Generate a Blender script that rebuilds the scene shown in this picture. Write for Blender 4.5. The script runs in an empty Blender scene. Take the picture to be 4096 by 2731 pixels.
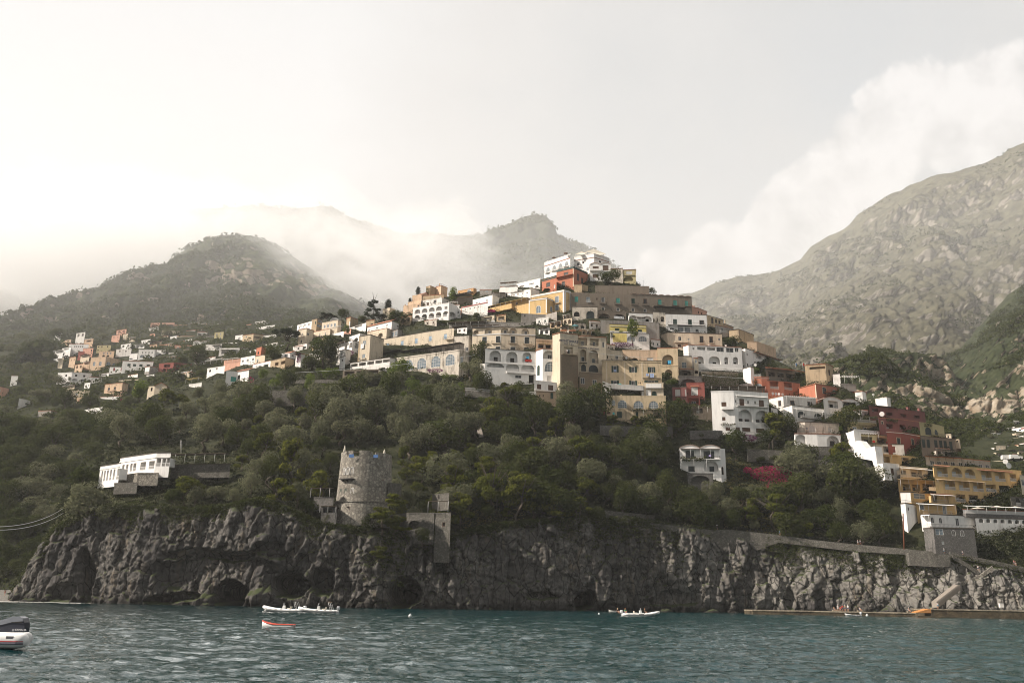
import bpy, bmesh, math, random
import numpy as np
from mathutils import Vector, Matrix
random.seed(7); rng = np.random.default_rng(11)
S = bpy.context.scene
COL = S.collection
# ------------------------------------------------------------------ camera
F = 3547.0; PIT = math.radians(16.16); ROL = math.radians(0.98); CAMZ = 3.0
fw = np.array([0, math.cos(PIT), math.sin(PIT)]); r0 = np.array([1.0, 0, 0]); u0 = np.array([0, -math.sin(PIT), math.cos(PIT)])
rx = math.cos(ROL)*r0 + math.sin(ROL)*u0; ux = -math.sin(ROL)*r0 + math.cos(ROL)*u0
cam_d = bpy.data.cameras.new('camera'); cam = bpy.data.objects.new('camera', cam_d); COL.objects.link(cam)
cam_d.sensor_width = 36; cam_d.lens = F/4096*36; cam_d.clip_start = 0.5; cam_d.clip_end = 12000
cam.matrix_world = Matrix(((rx[0], ux[0], -fw[0], 0), (rx[1], ux[1], -fw[1], 0), (rx[2], ux[2], -fw[2], CAMZ), (0, 0, 0, 1)))
S.camera = cam
def ray(px, py):
    """direction through a photo pixel, scaled to y = 1; returns dx, dz"""
    a = (np.asarray(px, float)-2048)/F; b = (1365.5-np.asarray(py, float))/F
    X = fw[0]+a*rx[0]+b*ux[0]; Y = fw[1]+a*rx[1]+b*ux[1]; Z = fw[2]+a*rx[2]+b*ux[2]
    return X/Y, Z/Y
def P(px, py, Y):
    dx, dz = ray(px, py); return Vector((float(dx*Y), float(Y), float(CAMZ+dz*Y)))
def row_of(px, t):
    """photo row where the view slope z/y equals t in column px"""
    a = (np.asarray(px, float)-2048)/F
    b = (t*(fw[1]+a*rx[1])-fw[2]-a*rx[2])/(ux[2]-t*ux[1]); return 1365.5-b*F
def atz(px, py, z):
    dx, dz = ray(px, py); Y = (z-CAMZ)/dz; return Vector((float(dx*Y), float(Y), z))
def pl(tab):
    xs = [p[0] for p in tab]; ys = [p[1] for p in tab]
    return lambda x: np.interp(x, xs, ys)
# ------------------------------------------------------------------ noise (numpy)
def _h(ix, iy, iz, s):
    n = (ix.astype(np.int64)*73856093) ^ (iy.astype(np.int64)*19349663) ^ (iz.astype(np.int64)*83492791) ^ (s*2654435)
    n = (n ^ (n >> 13))*1274126177; n = n & 0xffffffff; n = (n ^ (n >> 16)) & 0xffffff
    return n/float(0xffffff)
def vn(p, s=0):
    i = np.floor(p); f = p-i; f = f*f*(3-2*f); i = i.astype(np.int64); r = 0
    for a in (0, 1):
        for b in (0, 1):
            for c in (0, 1):
                w = (f[..., 0] if a else 1-f[..., 0])*(f[..., 1] if b else 1-f[..., 1])*(f[..., 2] if c else 1-f[..., 2])
                r = r+w*_h(i[..., 0]+a, i[..., 1]+b, i[..., 2]+c, s)
    return r*2-1
def fbm(p, o=4, s=0, g=.5):
    r = 0; a = 1; t = 0
    for k in range(o):
        r = r+a*vn(p*(2.03**k)+k*17.3, s+k); t += a; a *= g
    return r/t
def ridg(p, o=4, s=0, g=.5):
    r = 0; a = 1; t = 0
    for k in range(o):
        r = r+a*(1-2*np.abs(vn(p*(2.03**k)+k*9.1, s+k))); t += a; a *= g
    return r/t
def worley(p, s=0):
    """F1 distance, F2-F1 and the random value of the nearest cell"""
    i = np.floor(p).astype(np.int64); best = np.full(p.shape[:-1], 9.); b2 = best.copy(); val = np.zeros(p.shape[:-1])
    for a in (-1, 0, 1):
        for b in (-1, 0, 1):
            for c in (-1, 0, 1):
                x = i[..., 0]+a; y = i[..., 1]+b; z = i[..., 2]+c
                d = np.sqrt((x+_h(x, y, z, s+1)-p[..., 0])**2+(y+_h(x, y, z, s+2)-p[..., 1])**2+(z+_h(x, y, z, s+3)-p[..., 2])**2)
                m = d < best; b2 = np.where(m, best, np.minimum(b2, d)); val = np.where(m, _h(x, y, z, s+4), val); best = np.where(m, d, best)
    return best, b2-best, val
def sstep(a, b, x):
    t = np.clip((x-a)/(b-a), 0, 1); return t*t*(3-2*t)
# ------------------------------------------------------------------ objects
def tag(o, label=None, cat=None, group=None, kind=None):
    if label: o['label'] = label
    if cat: o['category'] = cat
    if group: o['group'] = group
    if kind: o['kind'] = kind
    return o
def link(name, data, parent=None, loc=None):
    o = bpy.data.objects.new(name, data); COL.objects.link(o)
    if parent: o.parent = parent
    if loc is not None: o.location = loc
    return o
def empty(name, loc, rz=0, label=None, cat=None, group=None):
    o = link(name, None, None, loc); o.rotation_euler = (0, 0, rz); o.empty_display_size = .5
    return tag(o, label, cat, group)
def mesh_np(name, V, Fc, mats, smooth=False, mi=None):
    me = bpy.data.meshes.new(name); V = np.asarray(V, np.float32); Fc = np.asarray(Fc, np.int32); n, k = Fc.shape
    me.vertices.add(len(V)); me.vertices.foreach_set('co', V.ravel())
    me.loops.add(n*k); me.loops.foreach_set('vertex_index', Fc.ravel())
    me.polygons.add(n); me.polygons.foreach_set('loop_start', np.arange(0, n*k, k, dtype=np.int32)); me.polygons.foreach_set('loop_total', np.full(n, k, np.int32))
    if smooth: me.polygons.foreach_set('use_smooth', np.ones(n, bool))
    for m in (mats if isinstance(mats, (list, tuple)) else [mats]): me.materials.append(m)
    if mi is not None: me.polygons.foreach_set('material_index', np.asarray(mi, np.int32))
    me.update(calc_edges=True); me.validate(); return me
def grid_faces(nr, nc):
    i = np.arange(nr-1)[:, None]*nc+np.arange(nc-1)[None]; i = i.ravel()
    return np.stack([i, i+1, i+nc+1, i+nc], 1)
class MB:
    """collects boxes, bars, tubes and polygons into one mesh"""
    def __init__(s): s.v = []; s.f = []; s.m = []; s.sm = []
    def poly(s, pts, m=0, sm=False):
        n = len(s.v); s.v += [tuple(p) for p in pts]; s.f.append(tuple(range(n, n+len(pts)))); s.m.append(m); s.sm.append(sm)
    def hexa(s, c, m=0):
        """8 corners: bottom 4 counter-clockwise, then top 4"""
        n = len(s.v); s.v += [tuple(p) for p in c]
        for q in ((0, 3, 2, 1), (4, 5, 6, 7), (0, 1, 5, 4), (1, 2, 6, 5), (2, 3, 7, 6), (3, 0, 4, 7)):
            s.f.append(tuple(n+i for i in q)); s.m.append(m); s.sm.append(False)
    def box(s, x0, x1, y0, y1, z0, z1, m=0):
        s.hexa([(x0, y0, z0), (x1, y0, z0), (x1, y1, z0), (x0, y1, z0), (x0, y0, z1), (x1, y0, z1), (x1, y1, z1), (x0, y1, z1)], m)
    def bar(s, a, b, r, m=0, n=4, r2=None, cap=True):
        a = Vector(a); b = Vector(b); d = b-a
        if d.length < 1e-6: return
        q = d.to_track_quat('Z', 'Y'); r2 = r if r2 is None else r2; k = len(s.v)
        for c, rr in ((a, r), (b, r2)):
            for i in range(n):
                t = 2*math.pi*(i+.5)/n; s.v.append(tuple(c+q @ Vector((math.cos(t)*rr, math.sin(t)*rr, 0))))
        for i in range(n):
            j = (i+1) % n; s.f.append((k+i, k+j, k+n+j, k+n+i)); s.m.append(m); s.sm.append(n > 5)
        if cap:
            s.f.append(tuple(range(k+n-1, k-1, -1))); s.m.append(m); s.sm.append(False)
            s.f.append(tuple(range(k+n, k+2*n))); s.m.append(m); s.sm.append(False)
    def path(s, pts, r, m=0, n=8):
        """tube through points; r one radius or one per point"""
        pts = [Vector(p) for p in pts]; k = len(s.v); L = len(pts); rs = r if isinstance(r, (list, tuple)) else [r]*L
        for i, p in enumerate(pts):
            d = (pts[min(i+1, L-1)]-pts[max(i-1, 0)]); q = d.to_track_quat('Z', 'Y')
            for j in range(n):
                t = 2*math.pi*j/n; s.v.append(tuple(p+q @ Vector((math.cos(t)*rs[i], math.sin(t)*rs[i], 0))))
        for i in range(L-1):
            for j in range(n):
                a = k+i*n+j; b = k+i*n+(j+1) % n; s.f.append((a, b, b+n, a+n)); s.m.append(m); s.sm.append(True)
        s.f.append(tuple(k+j for j in range(n-1, -1, -1))); s.m.append(m); s.sm.append(True)
        s.f.append(tuple(k+(L-1)*n+j for j in range(n))); s.m.append(m); s.sm.append(True)
    def rings(s, rings, m=0, cap=True, sm=True):
        """loft between rings of equal point count"""
        k = len(s.v); n = len(rings[0])
        for r in rings: s.v += [tuple(p) for p in r]
        for i in range(len(rings)-1):
            for j in range(n):
                a = k+i*n+j; b = k+i*n+(j+1) % n; s.f.append((a, b, b+n, a+n)); s.m.append(m); s.sm.append(sm)
        if cap:
            s.f.append(tuple(k+j for j in range(n-1, -1, -1))); s.m.append(m); s.sm.append(sm)
            s.f.append(tuple(k+(len(rings)-1)*n+j for j in range(n))); s.m.append(m); s.sm.append(sm)
    def mesh(s, name, mats):
        me = bpy.data.meshes.new(name); me.from_pydata(s.v, [], s.f)
        for m in (mats if isinstance(mats, (list, tuple)) else [mats]): me.materials.append(m)
        me.polygons.foreach_set('material_index', np.array(s.m, np.int32)); me.polygons.foreach_set('use_smooth', np.array(s.sm, bool)); me.update(); return me
    def build(s, name, mats, parent=None, loc=None):
        return link(name, s.mesh(name, mats), parent, loc)
# ------------------------------------------------------------------ materials
def mat(name):
    m = bpy.data.materials.new(name); m.use_nodes = True; n = m.node_tree.nodes; l = m.node_tree.links
    return m, n, l, n['Principled BSDF']
def tex(n, l, scale, kind='Noise', coord='Object', detail=5, rough=.55, sc3=None, dist=0):
    tc = n.new('ShaderNodeTexCoord'); mp = n.new('ShaderNodeMapping'); mp.inputs['Scale'].default_value = sc3 or (1, 1, 1)
    l.new(tc.outputs[coord], mp.inputs[0]); t = n.new('ShaderNodeTex'+kind); t.inputs['Scale'].default_value = scale; l.new(mp.outputs[0], t.inputs['Vector'])
    if kind == 'Noise': t.inputs['Detail'].default_value = detail; t.inputs['Roughness'].default_value = rough; t.inputs['Distortion'].default_value = dist
    return t
def world_tex(n, l, scale, kind='Noise', detail=5, rough=.55, sc3=None, dist=0):
    g = n.new('ShaderNodeNewGeometry'); mp = n.new('ShaderNodeMapping'); mp.inputs['Scale'].default_value = sc3 or (1, 1, 1)
    l.new(g.outputs['Position'], mp.inputs[0]); t = n.new('ShaderNodeTex'+kind); t.inputs['Scale'].default_value = scale; l.new(mp.outputs[0], t.inputs['Vector'])
    if kind == 'Noise': t.inputs['Detail'].default_value = detail; t.inputs['Roughness'].default_value = rough; t.inputs['Distortion'].default_value = dist
    return t
def ramp(n, l, src, stops):
    r = n.new('ShaderNodeValToRGB'); e = r.color_ramp.elements
    while len(e) < len(stops): e.new(.5)
    for i, (p, c) in enumerate(stops): e[i].position = p; e[i].color = (*c, 1) if len(c) == 3 else c
    l.new(src, r.inputs[0]); return r
def mixc(n, l, f, a, b, mode='MIX'):
    x = n.new('ShaderNodeMix'); x.data_type = 'RGBA'; x.blend_type = mode
    for s, v in ((x.inputs[0], f), (x.inputs[6], a), (x.inputs[7], b)):
        if hasattr(v, 'links'): l.new(v, s)
        else: s.default_value = v if isinstance(v, (int, float)) else (*v, 1)
    return x.outputs[2]
def mth(n, l, op, a, b=None, c=None):
    x = n.new('ShaderNodeMath'); x.operation = op
    for i, v in enumerate((a, b, c)):
        if v is None: continue
        if hasattr(v, 'links'): l.new(v, x.inputs[i])
        else: x.inputs[i].default_value = v
    return x.outputs[0]
def bump(n, l, b, h, dist=.1, st=.6):
    x = n.new('ShaderNodeBump'); x.inputs['Distance'].default_value = dist; x.inputs['Strength'].default_value = st; l.new(h, x.inputs['Height']); l.new(x.outputs[0], b.inputs['Normal'])
_M = {}
def plain(name, c, rough=.7, metal=0, spec=.3):
    if name in _M: return _M[name]
    m, n, l, b = mat(name); t = tex(n, l, 3.0, detail=3)
    l.new(mixc(n, l, t.outputs[0], tuple(x*.85 for x in c), tuple(min(1, x*1.12) for x in c)), b.inputs['Base Color'])
    b.inputs['Roughness'].default_value = rough; b.inputs['Metallic'].default_value = metal; b.inputs['Specular IOR Level'].default_value = spec
    _M[name] = m; return m
# ------------------------------------------------------------------ main headland: curves read along the photo's columns, depths in metres
Yw = pl([(40, 252), (350, 245), (1000, 238), (1500, 240), (2000, 254), (2600, 272), (3000, 278), (3300, 274), (3700, 264), (4096, 262), (4400, 262)])
Tt = pl([(40, 2385), (110, 2300), (160, 2210), (220, 2130), (300, 2080), (400, 2040), (560, 2030), (750, 2050), (900, 2040), (1040, 2010), (1180, 2060), (1300, 2110), (1500, 2140), (1700, 2150), (1850, 2140), (2000, 2110), (2300, 2085), (2500, 2085), (2700, 2110), (2950, 2150), (3200, 2180), (3400, 2205), (3600, 2235), (3800, 2240), (4096, 2290), (4400, 2320)])
Rr = pl([(40, 2370), (100, 2280), (160, 2180), (230, 2060), (262, 1960), (400, 1830), (440, 1740), (500, 1660), (600, 1580), (720, 1545), (900, 1480), (1100, 1400), (1300, 1330), (1500, 1280), (1600, 1240), (1700, 1195), (1900, 1170), (2100, 1130), (2250, 1090), (2400, 1085), (2550, 1120), (2620, 1180), (2750, 1260), (2900, 1320), (3050, 1410), (3200, 1480), (3350, 1530), (3450, 1580), (3600, 1680), (3750, 1740), (3880, 1850), (4000, 1880), (4096, 1900), (4400, 2000)])
Yr = pl([(40, 258), (160, 266), (262, 276), (400, 300), (500, 340), (600, 372), (900, 415), (1300, 432), (1700, 438), (2100, 440), (2400, 438), (2700, 420), (3000, 392), (3300, 362), (3600, 335), (3880, 312), (4096, 302), (4400, 302)])
def dz(px, py): return ray(px, py)[1]
def hillY(px, py):
    """depth of the (smooth) headland surface under a photo pixel"""
    px = np.asarray(px, float); py = np.asarray(py, float)
    yt = Yw(px)+7; zt = dz(px, Tt(px))*yt; yr = Yr(px); zr = dz(px, Rr(px))*yr
    b = (zr-zt)/(yr-yt); d = dz(px, py); den = d-b; den = np.where(np.abs(den) < .02, -.02, den)
    y = (zt-b*yt)/den; y = np.where(den >= 0, yr*1.05, y)
    return np.where(py > Tt(px), yt-7*np.clip((py-Tt(px))/np.maximum(row_of(px, -3/Yw(px))-Tt(px), 1), 0, 1), np.clip(y, yt, yr*1.05))
# rock, earth and mountain materials ---------------------------------------------------------
def rock_mat():
    m, n, l, b = mat('limestone')
    big = world_tex(n, l, .09, detail=6, sc3=(1, 1, .8)); fine = world_tex(n, l, .9, detail=8, rough=.65); streak = world_tex(n, l, .22, detail=6, sc3=(2.2, 2.2, .18), dist=.4)
    c = ramp(n, l, fine.outputs[0], [(.3, (.018, .017, .016)), (.5, (.075, .070, .064)), (.74, (.21, .195, .175))]).outputs[0]
    c = mixc(n, l, ramp(n, l, streak.outputs[0], [(.54, (0, 0, 0)), (.72, (1, 1, 1))]).outputs[0], c, (.15, .12, .085))
    c = mixc(n, l, ramp(n, l, big.outputs[0], [(.42, (0, 0, 0)), (.62, (.8, .8, .8))]).outputs[0], c, (.045, .042, .042), 'MIX')
    pale = world_tex(n, l, .05, detail=5); 
    g = n.new('ShaderNodeNewGeometry'); sx = n.new('ShaderNodeSeparateXYZ'); l.new(g.outputs['Position'], sx.inputs[0])
    right = n.new('ShaderNodeMapRange'); l.new(sx.outputs[0], right.inputs[0]); right.inputs[1].default_value = 25; right.inputs[2].default_value = 75
    pf = mth(n, l, 'MULTIPLY', ramp(n, l, pale.outputs[0], [(.42, (0, 0, 0)), (.6, (1, 1, 1))]).outputs[0], mth(n, l, 'MULTIPLY_ADD', right.outputs[0], .42, .10))
    c = mixc(n, l, pf, c, mixc(n, l, fine.outputs[0], (.12, .11, .10), (.48, .45, .40)))
    cv = world_tex(n, l, .42, 'Voronoi', sc3=(1.2, .8, .5)); cv.feature = 'DISTANCE_TO_EDGE'; l.new(mixc(n, l, .25, cv.inputs['Vector'].links[0].from_socket, fine.outputs[1]), cv.inputs['Vector'])
    c = mixc(n, l, ramp(n, l, cv.outputs['Distance'], [(0, (1, 1, 1)), (.05, (0, 0, 0))]).outputs[0], c, (.012, .011, .010))
    # dark tide line
    td = n.new('ShaderNodeMapRange'); l.new(mth(n, l, 'ADD', sx.outputs[2], mth(n, l, 'MULTIPLY', big.outputs[0], 3.0)), td.inputs[0]); td.inputs[1].default_value = 2.0; td.inputs[2].default_value = 4.2
    c = mixc(n, l, td.outputs[0], (.022, .020, .018), c)
    # green growth on ledges (surfaces that face up)
    sn = n.new('ShaderNodeSeparateXYZ'); l.new(g.outputs['Normal'], sn.inputs[0]); gf = n.new('ShaderNodeMapRange'); l.new(mth(n, l, 'MULTIPLY_ADD', fine.outputs[0], .8, sn.outputs[2]), gf.inputs[0]); gf.inputs[1].default_value = 1.0; gf.inputs[2].default_value = 1.25
    c = mixc(n, l, gf.outputs[0], c, (.045, .055, .022))
    l.new(c, b.inputs['Base Color']); b.inputs['Roughness'].default_value = .95; b.inputs['Specular IOR Level'].default_value = .2
    bump(n, l, b, fine.outputs[0], .5, .9); return m
ROCK = rock_mat()
def earth_mat(name, a, bcol, sc=.25):
    m, n, l, b = mat(name); t = world_tex(n, l, sc, detail=8, rough=.7)
    l.new(ramp(n, l, t.outputs[0], [(.35, a), (.65, bcol)]).outputs[0], b.inputs['Base Color']); b.inputs['Roughness'].default_value = 1; b.inputs['Specular IOR Level'].default_value = .1
    bump(n, l, b, t.outputs[0], .6, 1); return m
EARTH = earth_mat('hillside_scrub', (.012, .016, .007), (.040, .040, .020))
def mount_mat(name, green, green2, rock, thr=.5, sc=.02, rock2=None, spots=()):
    """grass and scrub with bare rock where the slope is steep"""
    m, n, l, b = mat(name); f = world_tex(n, l, sc*6, detail=9, rough=.68); bg = world_tex(n, l, sc, detail=5); st = world_tex(n, l, sc*2.5, detail=7, rough=.65, sc3=(1, 1, .45))
    gc = mixc(n, l, ramp(n, l, f.outputs[0], [(.38, (0, 0, 0)), (.6, (1, 1, 1))]).outputs[0], green, green2)
    rc = mixc(n, l, ramp(n, l, f.outputs[0], [(.35, (0, 0, 0)), (.65, (1, 1, 1))]).outputs[0], rock2 or tuple(x*.5 for x in rock), rock)
    g = n.new('ShaderNodeNewGeometry'); sn = n.new('ShaderNodeSeparateXYZ'); l.new(g.outputs['Normal'], sn.inputs[0])
    v = mth(n, l, 'MULTIPLY_ADD', st.outputs[0], 1.6, mth(n, l, 'MULTIPLY_ADD', sn.outputs[2], -1.0, mth(n, l, 'MULTIPLY', bg.outputs[0], .6)))
    for c, rad, am in spots:    # places where the bare rock face lies open
        s_ = n.new('ShaderNodeVectorMath'); s_.operation = 'DISTANCE'; l.new(g.outputs['Position'], s_.inputs[0]); s_.inputs[1].default_value = c; m2 = n.new('ShaderNodeMapRange'); m2.interpolation_type = 'SMOOTHSTEP'; l.new(s_.outputs['Value'], m2.inputs[0]); m2.inputs[1].default_value = rad; m2.inputs[2].default_value = rad*.45; m2.inputs[3].default_value = 0; m2.inputs[4].default_value = am; v = mth(n, l, 'ADD', v, m2.outputs[0])
    mr = n.new('ShaderNodeMapRange'); l.new(v, mr.inputs[0]); mr.inputs[1].default_value = thr; mr.inputs[2].default_value = thr+.12
    l.new(mixc(n, l, mr.outputs[0], gc, rc), b.inputs['Base Color']); b.inputs['Roughness'].default_value = 1; b.inputs['Specular IOR Level'].default_value = .05
    bump(n, l, b, f.outputs[0], 4/(sc*50), .8); return m
# headland cliff ---------------------------------------------------------------------------
CAVES = [(925, 2375, 74, 64, 26), (1160, 2330, 74, 50, 12), (1290, 2330, 55, 60, 5), (1622, 2380, 66, 66, 24), (2345, 2402, 40, 38, 18), (335, 2300, 30, 110, 7), (250, 2360, 50, 40, 3), (2160, 2385, 60, 16, 3), (3150, 2400, 20, 50, 3),
         (700, 2395, 110, 22, 5), (860, 2215, 220, 22, 2.5), (1090, 2200, 60, 30, 3), (1700, 2230, 8, 90, 3), (2920, 2190, 12, 24, 3), (780, 2170, 6, 60, 2), (2690, 2400, 120, 30, 2)]
def make_cliff():
    px = np.arange(36, 4380, 4.0); nr = 104; s = np.linspace(0, 1, nr)[:, None]
    PX = np.broadcast_to(px[None], (nr, len(px))); yw = Yw(PX); top = Tt(PX)-14
    row0 = row_of(PX, (-3-2.5)/yw); PY = row0+(top-row0)*s; Y = yw+7*s**1.2+9*np.clip(s-.93, 0, 1)
    dx, d = ray(PX, PY); pos = np.stack([dx*Y, Y, CAMZ+d*Y], -1)
    q = pos*np.array([1, .5, 1])
    h = 3.2*ridg(q/np.array([22, 26, 60.]), 4, 3)+1.5*ridg(q/np.array([5.5, 8, 26.]), 3, 13)+1.6*fbm(q/np.array([8, 8, 12.]), 4, 9)
    w1 = worley(q/np.array([3.6, 6, 8.])+.35*fbm(q/6, 3, 5)[..., None], 21); w2 = worley(q/np.array([1.7, 3, 2.3])+.4*fbm(q/2.5, 2, 6)[..., None], 31)
    h += 2.1*(w1[2]-.5)+.8*(w2[2]-.5)-.9*np.exp(-w1[1]*12)-.35*np.exp(-w2[1]*9)+.35*fbm(q*1.3, 3, 41)+.42*ridg(q*np.array([.8, .8, .4]), 4, 43)
    lm = sstep(1900, 2900, PX); h += lm*.5*(1-w1[0]*1.6)
    edge = np.clip(s/.04, 0, 1)*(1-.6*sstep(.9, 1, s)); h = h*(.45+.55*edge)
    cave = 0
    for cx, cy, ra, rb, dp in CAVES:
        dd = np.sqrt(((PX-cx+30*fbm(q/7, 3, 77))/ra)**2+((PY-cy+26*fbm(q/6, 3, 78))/rb)**2); cave = np.maximum(cave, dp*(1-sstep(.75, 1.08, dd)))
    led = sum(.35*np.exp(-((pos[..., 2]-zz0-1.2*fbm(pos/18, 2, int(zz0)))/.45)**2)*sstep(-.3, .3, vn(pos/14, int(zz0)+3)) for zz0 in (5., 8.5, 12., 15.5, 19., 23.)); h = h-led
    hollow = 3.6*(1-sstep(.8, 1.1, np.sqrt(((PX-880)/260)**2+((PY-2300)/90)**2)))
    Y2 = Y-h+cave+hollow
    pos = np.stack([dx*Y+.5*fbm(q/3, 3, 61), Y2, CAMZ+d*Y+.5*fbm(q/3, 3, 62)], -1)
    me = mesh_np('cliff', pos.reshape(-1, 3), grid_faces(nr, len(px)), ROCK); tag(link('cliff', me), 'grey limestone sea cliff with dark caves at the waterline', None, None, 'structure')
make_cliff()
def make_hill():
    px = np.arange(36, 4380, 9.0); nr = 110; s = np.linspace(0, 1, nr)[:, None]
    PX = np.broadcast_to(px[None], (nr, len(px))); yt = Yw(PX)+6; yr = Yr(PX); t0 = dz(PX, Tt(PX))*yt; t1 = dz(PX, Rr(PX))*yr
    Y = yt+(yr-yt)*s; z = t0+(t1-t0)*s; PY = row_of(PX, z/Y); dx, d = ray(PX, PY); pos = np.stack([dx*Y, Y, CAMZ+z], -1)
    n = 1.3*fbm(pos/9, 4, 15)+2.0*fbm(pos/30, 3, 25); pos[..., 2] += n*np.clip(s*8, 0, 1)*.8-.8
    back = [pos[-1]+np.array([0, k, -k*.6]) for k in (15, 60, 160)]; pos = np.concatenate([pos]+[x[None] for x in back])
    me = mesh_np('hillside', pos.reshape(-1, 3), grid_faces(nr+3, len(px)), EARTH, True); tag(link('hillside', me), 'steep terraced hillside of dark earth and scrub above the cliff', None, None, 'structure')
make_hill()
# farther land: ridge row, foot row, depths -----------------------------------------------
LAY = {}
def layer(name, label, x0, x1, ridge, foot, yr, yf, m, amp=(20, 30), step=8, nr=120, seed=0, pw=1.0, crag=0.0, gul=1.0):
    R_, Ft, YR, YF = pl(ridge), pl(foot), pl(yr), pl(yf)
    px = np.arange(x0, x1+1, float(step)); s = np.linspace(0, 1, nr)[:, None]; PX = np.broadcast_to(px[None], (nr, len(px)))
    Yf, Yr_ = YF(PX), YR(PX); zf, zr = dz(PX, Ft(PX))*Yf, dz(PX, R_(PX))*Yr_
    sp = s**pw; Y = Yf+(Yr_-Yf)*s; z = zf+(zr-zf)*sp; dx, _ = ray(PX, row_of(PX, z/Y)); pos = np.stack([dx*Y, Y, CAMZ+z], -1)
    a, L = amp; q = pos/L; h = a*(gul*ridg(q*np.array([1, .6, .35]), 5, seed)+.7*fbm(q*2.3, 4, seed+5))
    if crag:
        for cs, ca in ((crag, .55), (crag*.4, .30)):
            w = worley(pos/np.array([cs, cs*1.5, cs*1.8])+.5*fbm(pos/(cs*1.3), 3, seed+7)[..., None], seed+9); h += a*ca*(.42*(w[2]-.5)-.22*np.exp(-w[1]*9))
    fade = np.clip((1-s)*6, .12, 1); dirv = pos.copy(); dirv[..., 2] = 0; 
    pos[..., 1] -= h*fade; pos[..., 2] += .35*h*fade+a*.10*fbm(pos/(L*.18), 3, seed+2)*np.clip(s*6, 0, 1)
    pos0 = pos; back = [pos[-1]+np.array([0, k, -k*.7]) for k in (.3*L, 1.5*L, 5*L)]; pos = np.concatenate([pos]+[x[None] for x in back])
    me = mesh_np(name, pos.reshape(-1, 3), grid_faces(nr+3, len(px)), m, True); o = link(name, me); tag(o, label, None, None, 'structure')
    nrm = np.cross(np.gradient(pos0, axis=1), np.gradient(pos0, axis=0)); LAY[name+o.name[len(name):]] = (pos0, nrm/np.linalg.norm(nrm, axis=-1, keepdims=True)); return o
MIDROCK = P(1060, 1170, 770); SPR = [P(3960, 1420, 500), P(3890, 1500, 470), P(4060, 1520, 470), P(3560, 1600, 470), P(3760, 1600, 470)]
M_MID = mount_mat('wooded_mountain', (.022, .030, .014), (.06, .07, .03), (.34, .28, .22), 1.02, .016, None, [(MIDROCK, 75, .45)])
M_FAR = mount_mat('far_ridge_scrub', (.03, .034, .024), (.06, .065, .04), (.16, .14, .12), 1.15, .01)
M_RIGHT = mount_mat('rocky_mountain', (.052, .050, .034), (.118, .110, .072), (.36, .325, .28), .84, .016, (.15, .135, .115))
M_NEAR = mount_mat('wooded_ravine', (.017, .024, .011), (.046, .052, .025), (.38, .335, .27), .98, .03, (.2, .15, .10), [(SPR[0], 52, .34), (SPR[1], 42, .3), (SPR[2], 48, .34), (SPR[3], 30, .25), (SPR[4], 26, .22)])
M_WOOD = earth_mat('wooded_slope_floor', (.012, .016, .007), (.036, .038, .018), .3)
layer('mountain_ridge', 'long hazy ridge with mist along its crest, left of the town', -500, 2500,
      [(-500, 860), (0, 868), (120, 885), (200, 897), (400, 880), (640, 855), (700, 845), (850, 838), (1000, 828), (1150, 836), (1200, 838), (1290, 828), (1350, 840), (1380, 870), (1500, 905), (1600, 935), (1700, 940), (1790, 955), (1900, 942), (1990, 915), (2070, 880), (2130, 862), (2180, 868), (2215, 905), (2230, 945), (2290, 975), (2370, 1005), (2450, 1060), (2500, 1100)],
      [(-500, 1500), (0, 1500), (2500, 1500)], [(-500, 1650), (1200, 1600), (2150, 1500), (2500, 1450)], [(-500, 900), (2500, 820)], M_FAR, (45, 190), 7, 120, 3, 1.1, 60)
layer('mountain', 'dark wooded mountain shoulder with a bare rock face, mist above', -300, 1900,
      [(-300, 1330), (0, 1300), (200, 1240), (330, 1190), (500, 1120), (650, 1060), (760, 990), (850, 955), (940, 945), (1020, 955), (1100, 990), (1200, 1050), (1300, 1110), (1400, 1170), (1600, 1260), (1900, 1330)],
      [(-300, 1560), (0, 1500), (900, 1400), (1900, 1400)], [(-300, 640), (300, 760), (930, 900), (1900, 800)], [(-300, 560), (400, 590), (1900, 640)], M_MID, (22, 90), 6, 130, 13, 1.0, 22)
layer('rocky_mountain', 'tall rocky mountain with grassy slopes rising to the right edge', 2250, 4700,
      [(2250, 1240), (2400, 1250), (2600, 1200), (2770, 1172), (2860, 1130), (2950, 1108), (3080, 1095), (3200, 1045), (3240, 990), (3400, 900), (3440, 855), (3480, 825), (3640, 745), (3740, 705), (3820, 690), (3900, 665), (4000, 630), (4030, 605), (4096, 580), (4300, 500), (4700, 420)],
      [(2250, 1600), (3300, 1500), (4700, 1700)], [(2250, 1000), (3000, 1150), (4000, 1200), (4700, 1200)], [(2250, 620), (3300, 600), (4700, 560)], M_RIGHT, (34, 130), 5, 300, 23, 1.15, 26)
layer('mountain_spur', 'wooded spur with pale limestone cliffs at the right edge', 3150, 4700,
      [(3150, 1560), (3300, 1470), (3400, 1450), (3480, 1400), (3600, 1420), (3700, 1440), (3800, 1420), (3850, 1380), (3950, 1270), (4050, 1170), (4096, 1130), (4300, 1000), (4700, 900)],
      [(3150, 1800), (3500, 1800), (4700, 1850)], [(3150, 520), (3400, 540), (3900, 640), (4700, 640)], [(3150, 430), (4700, 430)], M_NEAR, (20, 75), 5, 170, 33, 1.05, 15)
layer('valley_slope', 'green valley slope carrying the hazy upper village at left', -300, 1800,
      [(-300, 1330), (0, 1330), (300, 1330), (650, 1290), (900, 1290), (1100, 1290), (1300, 1290), (1800, 1300)],
      [(-300, 1760), (500, 1720), (1100, 1520), (1800, 1500)], [(-300, 640), (600, 620), (1800, 600)], [(-300, 470), (500, 450), (1100, 455), (1800, 480)], M_WOOD, (3.0, 60), 8, 100, 43, 1, 0, .5)
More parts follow.
